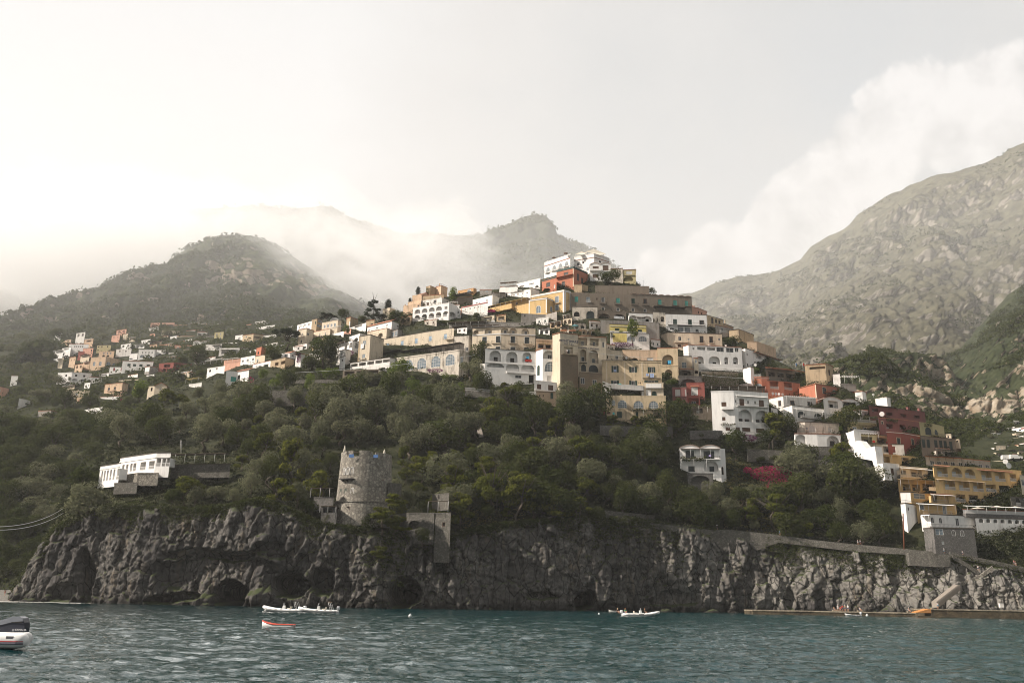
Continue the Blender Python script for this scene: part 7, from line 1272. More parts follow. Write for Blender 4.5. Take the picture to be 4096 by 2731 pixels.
# dirt path down the grassy slope
def ribbon(name, label, pts, w, mt, off=.4):
    q = MB(); C = [P(x, y, groundY(x, y)-off) for x, y in pts]
    for a, b in zip(C, C[1:]): s = Vector((w/2, 0, .1)); q.hexa([a-s-Vector((0, 0, .3)), a+s-Vector((0, 0, .3)), b+s-Vector((0, 0, .3)), b-s-Vector((0, 0, .3)), a-s, a+s, b+s, b-s])
    return tag(q.build(name, mt), label, None, None, 'structure')
PATHM = plain('path_stone', (.24, .21, .18), .95)
ribbon('path', 'narrow pale path falling down the grassy gully', [(1893, 1620), (1900, 1660), (1912, 1700), (1925, 1745)], 1.6, PATHM, 1.2)
# pier, quay and stairs ---------------------------------------------------------------
CONC = earth_mat('pier_concrete', (.16, .135, .10), (.34, .29, .22), .5); CDARK = earth_mat('wet_concrete', (.035, .03, .025), (.12, .095, .06), .5)
def slab_px(name, label, x0, x1, ytl, ytr, depth, z0, top, side, zt):
    """quay block whose front top edge is at height zt and spans photo columns x0..x1"""
    a = atz(x0, ytl, zt); b = atz(x1, ytr, zt); Ya, Yb = a.y, b.y; Yc = min(max(Ya, 232), 262); Yd = min(max(Yb, 232), 262)
    dxa = float(ray(x0, ytl)[0]); dxb = float(ray(x1, ytr)[0]); A = (dxa*Yc, Yc); Bq = (dxb*Yd, Yd); m = MB()
    m.hexa([(A[0], A[1], z0), (Bq[0], Bq[1], z0), (Bq[0], Bq[1]+depth, z0), (A[0], A[1]+depth, z0), (A[0], A[1], zt-.25), (Bq[0], Bq[1], zt-.25), (Bq[0], Bq[1]+depth, zt-.25), (A[0], A[1]+depth, zt-.25)], 1)
    m.hexa([(A[0]-.1, A[1]-.12, zt-.25), (Bq[0]+.1, Bq[1]-.12, zt-.25), (Bq[0]+.1, Bq[1]+depth, zt-.25), (A[0]-.1, A[1]+depth, zt-.25), (A[0]-.1, A[1]-.12, zt), (Bq[0]+.1, Bq[1]-.12, zt), (Bq[0]+.1, Bq[1]+depth, zt), (A[0]-.1, A[1]+depth, zt)], 0)
    return tag(m.build(name, [top, side]), label, None, None, 'structure'), A, Bq
def quay():
    Ya, Yb = 258.0, 250.0
    def at(px, Y, z): return (float(ray(px, row_of(px, (z-CAMZ)/Y))[0])*Y, Y, z)
    for nm, lab, xa, xb, ya, yb, z, dep in (('quay', 'low concrete quay along the foot of the right cliff', 3010, 3660, 259, 250, 1.15, 9), ('pier', 'higher concrete pier at the lower right', 3725, 4260, 250, 247, 2.25, 12)):
        a, b = at(xa, ya, z), at(xb, yb, z); m = MB(); lo = -1.5
        m.hexa([(a[0], a[1], lo), (b[0], b[1], lo), (b[0], b[1]+dep, lo), (a[0], a[1]+dep, lo), (a[0], a[1], z-.28), (b[0], b[1], z-.28), (b[0], b[1]+dep, z-.28), (a[0], a[1]+dep, z-.28)], 1)
        m.hexa([(a[0]-.1, a[1]-.15, z-.28), (b[0]+.1, b[1]-.15, z-.28), (b[0]+.1, b[1]+dep, z-.28), (a[0]-.1, a[1]+dep, z-.28), (a[0]-.1, a[1]-.15, z), (b[0]+.1, b[1]-.15, z), (b[0]+.1, b[1]+dep, z), (a[0]-.1, a[1]+dep, z)], 0); tag(m.build(nm, [CONC, CDARK]), lab, None, None, 'structure')
    a, b = at(3655, 249, .45), at(3835, 248, .45); m = MB(); m.box(a[0], b[0], 246.5, 249.6, -1.5, .45); tag(m.build('landing_stage', CDARK), 'low wet concrete ledge before the higher pier', None, None, 'structure')
    m = MB(); x0, x1 = at(3665, 250, 1.15)[0], at(3725, 250, 1.15)[0]; n = 7
    for i in range(n): m.box(x0+(x1-x0)*i/n, x1+.2, 250.2+.003*i, 254-.003*i, 1.15 if i == 0 else 1.15+i*1.1/n-.16, 1.15+(i+1)*1.1/n)
    tag(m.build('pier_steps', plain('orange_steps', (.42, .20, .07), .9)), 'short flight of orange concrete steps between quay and pier', 'steps')
    # stair up the rock behind the pier
    m = MB(); pa = P(3740, 2404, 255.5); pb = P(3828, 2336, 258.5); n = 30
    for i in range(n):
        t = i/n; p = pa+(pb-pa)*t; m.box(p.x-.1, p.x+(pb.x-pa.x)/n+.2, p.y-1.0, p.y+2, p.z-1.6, p.z)
    tag(m.build('stone_stair', PATHM), 'long stone stair climbing the rock from the pier', 'stair')
    px_wall('dark stone wall beside the pier stair', [(3745, 2400), (3800, 2376), (3860, 2374), (3925, 2378)], [30, 50, 50, 46], 4.2, 'darkstone', 2.5, 'stone_wall', 'stone wall')
    p = P(4006, 2428, 252); m = MB(); m.box(-.5, .5, -.4, .4, 0, 1.0); m.box(-.55, .55, -.45, .45, 1.0, 1.08); tag(m.build('utility_box', FR, None, p), 'small white box standing on the pier', 'box')
quay()
# cove beach and surf -----------------------------------------------------------------
def beach():
    nx, ny = 180, 40; x = np.linspace(-300, -104, nx); pts = []; m_, _, _, _ = None, 0, 0, 0
    X = np.broadcast_to(x[None], (ny, nx)); t = np.linspace(0, 1, ny)[:, None]; Y0 = 248-6*np.clip((X+136)/30, -1.5, 1)+1.2*np.sin(X/9); Y = Y0+t*52; Z = -.5+4.6*t**.8+.12*fbm(np.stack([X/2, Y/2, X*0], -1), 3, 91); V = np.stack([X, Y, Z], -1)
    tag(link('beach', mesh_np('beach', V.reshape(-1, 3), grid_faces(ny, nx), earth_mat('grey_pebbles', (.10, .092, .082), (.24, .225, .20), 2.5), True)), 'small dark grey pebble beach in the cove', None, None, 'structure')
    q = MB(); n = 130
    for i in range(n):
        a, b = x[0]+(x[-8]-x[0])*i/n, x[0]+(x[-8]-x[0])*(i+1)/n; f = lambda u: 248-6*min(max((u+136)/30, -1.5), 1)+1.2*math.sin(u/9)+.9; w = .5+.35*math.sin(a*.9)+.4*math.sin(a*.31)
        q.hexa([(a, f(a)-1.4-w, -.1), (b, f(b)-1.4-w, -.1), (b, f(b)+.5, -.05), (a, f(a)+.5, -.05), (a, f(a)-1.4-w, .16), (b, f(b)-1.4-w, .16), (b, f(b)+.5, .10), (a, f(a)+.5, .10)])
    tag(q.build('surf', plain('foam', (.62, .60, .56), .8)), 'white line of surf on the pebble beach', None, None, 'stuff')
beach()
# ------------------------------------------------------------------ people
SKIN = plain('skin', (.42, .23, .15), .6); HAIR = plain('dark_hair', (.03, .02, .015), .7)
def skel(pose):
    v = {}; 
    if pose in ('stand', 'walk', 'lean'):
        s = .22 if pose == 'walk' else .03
        v = dict(pel=(0, 0, .94), wa=(0, 0, 1.08), ch=(0, .0, 1.30), ne=(0, 0, 1.47), hd=(0, .02, 1.58), ht=(0, .02, 1.72), sl=(-.19, 0, 1.40), sr=(.19, 0, 1.40), el=(-.25, .03, 1.13), er=(.25, .0, 1.13), wl=(-.26, -.08-s*.4, .90), wr=(.26, -.06+s*.5, .90), hl=(-.10, 0, .90), hr=(.10, 0, .90), kl=(-.11, -.04-s*.5, .50), kr=(.11, -.04+s*.3, .50), al=(-.11, -s, .09), ar=(.12, s+.02, .09), tl=(-.12, -.16-s, .03), tr=(.13, -.14+s, .03))
    elif pose == 'sit':
        v = dict(pel=(0, 0, .10), wa=(0, 0, .24), ch=(0, -.03, .46), ne=(0, -.04, .62), hd=(0, -.05, .73), ht=(0, -.05, .87), sl=(-.19, -.03, .56), sr=(.19, -.03, .56), el=(-.25, -.12, .32), er=(.25, -.12, .32), wl=(-.16, -.34, .28), wr=(.16, -.34, .28), hl=(-.10, 0, .08), hr=(.10, 0, .08), kl=(-.13, -.42, .24), kr=(.14, -.42, .26), al=(-.13, -.62, -.10), ar=(.14, -.60, -.10), tl=(-.13, -.76, -.15), tr=(.14, -.74, -.15))
    elif pose == 'lie':
        v = dict(pel=(0, 0, .12), wa=(.16, 0, .12), ch=(.38, 0, .13), ne=(.55, 0, .14), hd=(.66, 0, .16), ht=(.80, 0, .17), sl=(.48, -.19, .12), sr=(.48, .19, .12), el=(.24, -.28, .08), er=(.30, .32, .08), wl=(.02, -.28, .07), wr=(.10, .38, .07), hl=(0, -.09, .10), hr=(0, .09, .10), kl=(-.42, -.10, .14), kr=(-.40, .12, .22), al=(-.82, -.10, .08), ar=(-.78, .12, .07), tl=(-.90, -.12, .18), tr=(-.86, .13, .17))
    return {k: Vector(p) for k, p in v.items()}
RAD = dict(pel=.13, wa=.115, ch=.14, ne=.055, hd=.095, ht=.06, sl=.06, sr=.06, el=.042, er=.042, wl=.028, wr=.028, hl=.088, hr=.088, kl=.058, kr=.058, al=.04, ar=.04, tl=.035, tr=.035)
ED = [('pel', 'wa'), ('wa', 'ch'), ('ch', 'ne'), ('ne', 'hd'), ('hd', 'ht'), ('ch', 'sl'), ('ch', 'sr'), ('sl', 'el'), ('sr', 'er'), ('el', 'wl'), ('er', 'wr'), ('pel', 'hl'), ('pel', 'hr'), ('hl', 'kl'), ('hr', 'kr'), ('kl', 'al'), ('kr', 'ar'), ('al', 'tl'), ('ar', 'tr')]
def skin_obj(name, V, E, Rr_, m, parent):
    me = bpy.data.meshes.new(name); me.from_pydata([tuple(v) for v in V], E, []); me.materials.append(m); o = link(name, me, parent); bm = bmesh.new(); bm.from_mesh(me); bm.verts.layers.skin.verify(); bm.to_mesh(me); bm.free()
    for i, sv in enumerate(me.skin_vertices[0].data): sv.radius = (Rr_[i], Rr_[i]); sv.use_root = (i == 0)
    md = o.modifiers.new('skin', 'SKIN'); md.use_smooth_shade = True; o.modifiers.new('sub', 'SUBSURF').levels = 1; o.modifiers['sub'].render_levels = 1; return o
def person(loc, rz, pose, top, bottom, label, group=None, hat=None, hair=HAIR, s=1.0, bare=False):
    e = empty('person', loc, rz, label, 'person', group); e.scale = (s, s, s); K = skel(pose); ks = list(K); V = [K[k] for k in ks]; E = [(ks.index(a), ks.index(b)) for a, b in ED]; R = [RAD[k] for k in ks]
    for w, el in (('wl', 'el'), ('wr', 'er')):          # palm, four unequal fingers and a thumb from its side
        d = (K[w]-K[el]).normalized(); sd_ = d.orthogonal().normalized(); pi_ = len(V); V.append(K[w]+d*.07); R.append(.026); E.append((ks.index(w), pi_))
        for f in range(5):
            o_ = (sd_*(f-1.6)*.02) if f < 4 else sd_*-.045; ln = (.07, .085, .08, .06, .045)[f]; b_ = len(V); V.append(K[w]+d*(.09 if f < 4 else .05)+o_); V.append(V[-1]+d*ln+d.cross(sd_)*.03); R += [.009, .007]; E += [(pi_ if f < 4 else ks.index(w), b_), (b_, b_+1)]
    skin_obj('body', V, E, R, SKIN, e)
    def cloth(nm, keys, m, ex):
        kk = [k for k in keys]; vv = [K[k] if not isinstance(k, tuple) else K[k[0]].lerp(K[k[1]], k[2]) for k in kk]; return kk, vv
    if not bare and top:
        vv = [K['ch'], K['wa'], K['pel'], K['ne'].lerp(K['ch'], .35), K['sl'], K['sr'], K['sl'].lerp(K['el'], .6), K['sr'].lerp(K['er'], .6)]; skin_obj('shirt', vv, [(0, 1), (1, 2), (0, 3), (0, 4), (0, 5), (4, 6), (5, 7)], [.165, .145, .15, .075, .075, .075, .06, .06], top, e)
    if bottom:
        q = .55 if bottom is not None else 1; vv = [K['pel'], K['hl'], K['hr'], K['hl'].lerp(K['kl'], q), K['hr'].lerp(K['kr'], q)]; skin_obj('shorts', vv, [(0, 1), (0, 2), (1, 3), (2, 4)], [.155, .105, .105, .085, .085], bottom, e)
    hd = K['hd'].lerp(K['ht'], .45); m = MB(); up = (K['ht']-K['hd']).normalized(); r_ = .115; q = up.to_track_quat('Z', 'Y')
    if hat:
        m.rings([[hd+q @ Vector((rr*math.cos(a), rr*math.sin(a), z)) for a in np.linspace(0, 6.283, 11)[:-1]] for z, rr in ((.03, .19), (.045, .19), (.05, .12), (.14, .10), (.16, .03))]); m.build('hat', hat, e)
    else:
        m.rings([[hd+q @ Vector((rr*math.cos(a), rr*math.sin(a)+.02, z)) for a in np.linspace(0, 6.283, 11)[:-1]] for z, rr in ((-.04, .10), (.03, .118), (.09, .10), (.13, .04))]); m.build('hair', hair, e)
    # face: eyes, nose and mouth, in front of the head
    if pose != 'lie':
        m = MB(); f = K['hd'].lerp(K['ht'], .25)
        for sx_ in (-.035, .035): m.box(f.x+sx_-.012, f.x+sx_+.012, f.y-.105, f.y-.08, f.z+.02, f.z+.035)
        m.box(f.x-.012, f.x+.012, f.y-.118, f.y-.08, f.z-.02, f.z+.012); m.box(f.x-.025, f.x+.025, f.y-.103, f.y-.08, f.z-.05, f.z-.04); m.build('face', plain('face_features', (.16, .07, .05)), e)
    return e
cw = canvas('person_white', (.68, .67, .66)); cr = canvas('person_red', (.45, .04, .03)); cbk = canvas('person_black', (.02, .02, .022)); cg = canvas('person_green', (.02, .28, .13)); cb = canvas('person_blue', (.05, .16, .35)); cdn = canvas('person_denim', (.08, .10, .16)); cbl = canvas('person_bright_blue', (.02, .25, .42)); cpk = canvas('person_pink', (.5, .2, .2)); ct = canvas('person_tan', (.3, .22, .14)); BLOND = plain('blond_hair', (.45, .38, .25))
ZQ = 1.15
def onq(px, Y, z): return Vector((float(ray(px, row_of(px, (z-CAMZ)/Y))[0])*Y, Y, z))
for px, pose, t, b, h, lab in [(3336, 'sit', ct, cdn, None, 'bare legged person sitting leftmost in the group on the quay'), (3352, 'stand', cw, cw, cw, 'person in white top standing in the left of the quay group'), (3362, 'sit', cr, cdn, None, 'person in red crouching at the front of the quay group'), (3371, 'stand', cr, cdn, None, 'person in a red shirt standing in the quay group'), (3381, 'stand', ct, cdn, cw, 'person with a white cap and brown shirt in the quay group'), (3393, 'stand', cw, cdn, cw, 'tall person in a white shirt at the right of the quay group'), (3439, 'sit', cw, cdn, None, 'person in white sitting in the shade of the quay wall')]:
    person(onq(px, 257.5, ZQ+(.42 if pose == 'sit' else 0)), random.uniform(-.6, .6), pose, t, b, lab, 'people on the low quay', h)
m = MB(); a_ = onq(3330, 258.3, ZQ); b_ = onq(3372, 258.3, ZQ); m.box(a_.x, b_.x, 258.0, 258.6, ZQ, ZQ+.4); tag(m.build('stone_bench', CONC), 'low stone ledge under the seated people on the quay', 'bench')
m = MB(); a_ = onq(3432, 258.3, ZQ); m.box(a_.x-.2, a_.x+1.4, 258.0, 258.6, ZQ, ZQ+.4); tag(m.build('stone_bench', CONC), 'short stone ledge under the person in the shade', 'bench')
person(onq(3634, 253.5, ZQ+.42), .4, 'sit', cw, cdn, 'person in white sitting left of the orange steps', None, cw); m = MB(); a_ = onq(3634, 254, ZQ); m.box(a_.x-.4, a_.x+.5, 253.3, 254.2, ZQ, ZQ+.4); tag(m.build('mooring_block', CONC), 'concrete block under the person beside the orange steps', 'block')
person(onq(3752, 250.8, 2.25), .3, 'stand', cw, cbl, 'person in white top and light blue shorts standing on the pier edge')
person(onq(3722, 251.6, 2.2+.02), .1, 'sit', cg, cdn, 'small person in green at the top of the orange steps', None, None, HAIR, .85)
for px, py, t, b, h, lab, pose, s in [(3432, 2180, cw, cw, None, 'left walker in white on the cliff path', 'walk', 1), (3442, 2180, cw, cdn, None, 'right walker in white and dark shorts on the cliff path', 'walk', 1), (3751, 2211, cw, cdn, cw, 'large walker in a white shirt and hat leaning on the path wall', 'walk', 1.05), (3777, 2213, cw, cbl, cw, 'small walker in white with a sun hat on the path wall', 'walk', .9), (3851, 2222, cw, cdn, None, 'bending walker in white at the stair end', 'walk', .9), (3914, 2284, cw, cdn, None, 'walker in white descending the stair on the right rock', 'walk', 1), (4058, 2262, cpk, cdn, None, 'walker in pink near the right edge', 'walk', 1), (4064, 2265, cbk, cw, None, 'walker in black near the right edge', 'walk', 1), (3119, 2142, cbl, cdn, None, 'walker in a bright blue shirt on the cliff path', 'walk', 1), (2869, 2122, cbk, cdn, cw, 'walker with a white cap on the pale buttressed path wall', 'walk', 1)]:
    Y = float(Yw(px))+7-2.6+.7-(1.4 if px > 3900 and px < 3950 else 0); person(P(px, py, Y), random.uniform(-.5, .5)+1.3, pose, t, b, lab, 'walkers on the cliff path', h, HAIR, s)
def beach_z(x, y): y0 = 248-6*min(max((x+136)/30, -1.5), 1)+1.2*math.sin(x/9); t = max(0, (y-y0)/52); return -.5+4.6*t**.8
for px, py, pose, t, b, h, lab in [(20, 2369, 'walk', ct, cpk, None, 'left walker with a pale bag on the beach'), (46, 2369, 'walk', ct, cbl, ct, 'right walker in blue shorts with a pale bag on the beach'), (48, 2387, 'lie', None, cbk, None, 'left sunbather lying on the beach'), (74, 2387, 'lie', None, cr, None, 'second sunbather lying on the beach'), (112, 2388, 'lie', None, cbk, None, 'sunbather lying beside the sitting one'), (135, 2387, 'sit', None, cbk, None, 'sunbather sitting up behind another on the beach'), (165, 2388, 'sit', None, cr, None, 'small sunbather sitting near the rock'), (184, 2388, 'sit', None, cbk, None, 'rightmost sunbather sitting on a white towel')]:
    Y = 268 if py < 2380 else 253; dx = float(ray(px, py)[0]); z = beach_z(dx*Y, Y); person((dx*Y, Y, z+(.02 if pose != 'sit' else .02)), random.uniform(-.4, .4)+(1.2 if pose == 'walk' else 0), pose, t, b, lab, 'people on the pebble beach', h, HAIR, 1, t is None)
# the person on the hotel balcony
pt, rz = facade_point(monte, 1667, 484, -.45); person(pt, rz, 'stand', cw, cw, 'person in white standing on the hotel tower balcony')
# ------------------------------------------------------------------ boats
TUBE = plain('white_tube', (.66, .65, .63), .45); GREY_T = plain('grey_strip', (.10, .10, .11), .5); HULLW = plain('white_hull', (.60, .60, .58), .35); REDH = plain('boat_red', (.50, .06, .03), .5); ENG = plain('white_engine', (.55, .56, .57), .3)
def rib(loc, rz, L, label, arch=None, console=True, s=1.0, group='rigid inflatable boats'):
    e = empty('inflatable_boat', loc, rz, label, 'boat', group); W = L*.15; r = L*.036; n = 14
    def side(sg):
        pts = []
        for i in range(n+1):
            t = i/n; x = -L*.5+L*t; w = W*(1 if t < .62 else math.sqrt(max(0, 1-((t-.62)/.385)**2))); pts.append((x, sg*w, .28+.42*max(0, (t-.45)/.55)**2.2*L*.17))
        return pts
    m = MB(); rs = [r*.55]+[r]*(n-1)+[r*.95]; m.path(side(1), rs, 0, 10); m.path(side(-1), rs, 0, 10); a, b = side(1)[-1], side(-1)[-1]; m.path([a, ((a[0]+b[0])/2+.06, 0, a[2]+.02), b], r*.95, 0, 10); m.build('float', TUBE, e)
    m = MB()
    for sg in (1, -1): m.path([(x, y+sg*r*.98, z-.02) for x, y, z in side(sg)[1:]], .035, 0, 5)
    for i in (2, 4, 7, 9):
        for sg in (1, -1): x, y, z = side(sg)[i]; m.box(x-.2, x+.2, y+sg*r*.75-.06, y+sg*r*.75+.06, z+r*.55, z+r*.75)
    m.build('rub_strip', GREY_T, e)
    m = MB(); rg = []
    for i in range(0, n+1):
        x, y, z = side(1)[i]; y = max(y-.05, .02); rg.append([(x, -y, z), (x, -y*.8, z-.28), (x, 0, z-.28-.30*(1 if i < n-1 else .2)), (x, y*.8, z-.28), (x, y, z)])
    m.rings(rg, 0, True, False); m.build('hull', HULLW, e)
    if console:
        m = MB(); m.hexa([(-.25, -.35, .2), (.35, -.35, .2), (.35, .35, .2), (-.25, .35, .2), (-.2, -.3, 1.15), (.15, -.3, 1.15), (.15, .3, 1.15), (-.2, .3, 1.15)]); c = m.build('console', HULLW, e); m = MB(); m.path([(.1, -.3, 1.1), (.0, -.28, 1.6), (0, .28, 1.6), (.1, .3, 1.1)], .025, 0, 6); m.hexa([(.12, -.26, 1.13), (.15, -.26, 1.13), (.15, .26, 1.13), (.12, .26, 1.13), (.02, -.24, 1.5), (.05, -.24, 1.5), (.05, .24, 1.5), (.02, .24, 1.5)], 1); m.build('windscreen', [STEEL, GLB], c)
        m = MB(); m.box(-1.35, -.75, -.45, .45, .2, .7); m.box(-1.42, -1.34, -.45, .45, .7, 1.0); m.build('seat', plain('cream_cushion', (.55, .50, .42)), e)
    m = MB(); x = -L*.5-.12
    rg = [[(x+dx_*q, w_*math.cos(a)*0+y_, z_) for dx_, y_ in ((-.26, -.18), (.22, -.2), (.30, 0), (.22, .2), (-.26, .18), (-.34, 0))] for z_, q in ((.55, .8), (.7, 1), (1.0, 1), (1.15, .75)) for w_, a in ((0, 0),)]; m.rings(rg); m.box(x-.09, x+.09, -.07, .07, -.5, .56); g = m.build('outboard_engine', ENG, e)
    if arch:
        xa = -L*.32; m = MB()
        for sg in (1, -1):
            for dx_ in (-.14, .14): m.path([(xa-.25+dx_, sg*W*.85, .4), (xa+.12+dx_, sg*W*.75, 1.5), (xa+.25+dx_, sg*W*.6, 1.85)], .035, 0, 6)
            for z_ in (.7, 1.0, 1.3): m.bar((xa-.15+(z_-.7)*.33-.14, sg*W*.82, z_), (xa-.15+(z_-.7)*.33+.14, sg*W*.82, z_), .03)
        m.build('roll_bar', STEEL, e); m = MB(); m.box(xa-.1, xa+.75 if arch == 'canopy' else xa+.5, -W*.65, W*.65, 1.86, 1.93); m.build('bimini', IRON if arch == 'canopy' else plain('folded_tan', (.35, .22, .12)), e)
    return e
def sea_at(px, py): return atz(px, py, .0)
def boat_at(px, py, z=0): v = sea_at(px, py); return Vector((v.x, v.y, z))
a = boat_at(1135, 2446); rib(a, math.pi-.12, 7.6, 'white inflatable boat with a black topped roll bar, left of the pair', 'canopy')
b_ = boat_at(1240, 2449); rib(b_+Vector((1.0, 2.4, 0)), math.pi-.03, 7.0, 'white inflatable boat with a tan topped roll bar, right of the pair', 'tan')
c_ = boat_at(2562, 2463); rb = rib(c_, .10, 7.6, 'white inflatable boat with four dark slanted stripes off the cliff')
m = MB()
for i in range(4): m.hexa([(-.65+.26*i, -1.44, .22), (-.52+.26*i, -1.44, .22), (-.52+.26*i, -1.40, .22), (-.65+.26*i, -1.40, .22), (-.56+.26*i, -1.40, .5), (-.43+.26*i, -1.40, .5), (-.43+.26*i, -1.36, .5), (-.56+.26*i, -1.36, .5)])
m.build('stripe', IRON, rb)
def aboard(p0, rz, dx_, dy_, z): q = Matrix.Rotation(rz, 4, 'Z') @ Vector((dx_, dy_, 0)); return Vector((p0.x+q.x, p0.y+q.y, z))
person(aboard(c_, .1, -3.0, .9, .62), .3, 'sit', cg, cdn, 'person in a green shirt at the stern of the striped boat', 'people in the striped boat', None, plain('ginger', (.3, .12, .05)))
person(aboard(c_, .1, -4.4, 1.9, .60), .6, 'sit', cbk, cbk, 'white haired person in black behind the striped boat', 'people in the striped boat', None, BLOND)
person(aboard(c_, .1, .9, .2, .62), 1.2, 'sit', cbk, cbk, 'person in black sitting forward in the striped boat', 'people in the striped boat', None, plain('ginger', (.3, .12, .05)))
def dinghy(loc, rz, L, label, inner, outer, oar=True):
    e = empty('rowing_boat', loc, rz, label, 'boat'); n = 12; rg = []; rg2 = []; gun = []
    for i in range(n+1):
        t = i/n; x = -L/2+L*t; w = L*.19*(.72+.28*math.sin(min(1, t*2)*math.pi/2) if t < .55 else math.sqrt(max(.0004, 1-((t-.55)/.455)**2))); z = .36+.30*max(0, (t-.5)/.5)**2; rg.append([(x, -w, z), (x, -w*.85, z-.3), (x, -w*.3, -.1+.2*max(0, t-.8)*5*.5), (x, w*.3, -.1+.2*max(0, t-.8)*5*.5), (x, w*.85, z-.3), (x, w, z)]); rg2.append([(x, -w*.9, z+.0), (x, -w*.75, z-.22), (x, w*.75, z-.22), (x, w*.9, z)]); gun.append(((x, -w, z+.02), (x, w, z+.02)))
    m = MB(); m.rings(rg, 0, True, True); m.build('hull', outer, e); m = MB(); m.rings([[(p[0], p[1], p[2]+.03) for p in r_] for r_ in rg2], 0, True, False); m.build('inside', inner, e); m = MB(); m.path([g[0] for g in gun], .045, 0, 6); m.path([g[1] for g in gun], .045, 0, 6); m.build('gunwale', inner, e)
    m = MB(); [m.box(x-.1, x+.1, -L*.16, L*.16, .34, .38) for x in (-L*.25, L*.05)]; m.build('thwart', inner, e); return e
dinghy(boat_at(1112, 2513), math.pi-.04, 3.0, 'small red and white rowing boat moored in front of the pair', REDH, HULLW)
dinghy(boat_at(2462, 2448)+Vector((0, 1.5, 0)), math.pi-.1, 3.2, 'small pale wooden boat behind the striped boat', plain('grey_wood', (.3, .29, .27)), plain('pale_wood', (.42, .41, .38)))
tb = boat_at(3412, 2462); tb.y = min(tb.y, 246); rib(Vector((float(ray(3412, 2460)[0])*246, 246, 0)), math.pi+.1, 4.2, 'small white tender lying in front of the quay', None, False, group='rigid inflatable boats')
for px, py, rr, lab in ((3468, 2459, .35, 'white mooring buoy right of the tender'), (1064, 2444, .3, 'white mooring buoy at the bow of the left boat'), (1640, 2467, .25, 'small white buoy between the boats'), (2396, 2457, .2, 'tiny white buoy left of the striped boat')):
    p = boat_at(px, py); p.y = min(p.y, 246); q = MB(); q.rings([[(rr*math.sin(t)*math.cos(a)+.0, rr*math.sin(t)*math.sin(a), rr*.8-rr*math.cos(t)) for a in np.linspace(0, 6.283, 13)[:-1]] for t in np.linspace(.15, 2.99, 8)]); q.bar((0, 0, rr*1.7), (0, 0, rr*2.3), .04, 0, 6); tag(q.build('mooring_buoy', HULLW, None, Vector((float(ray(px, py)[0])*p.y, p.y, 0))), lab, 'buoy', 'white buoys')
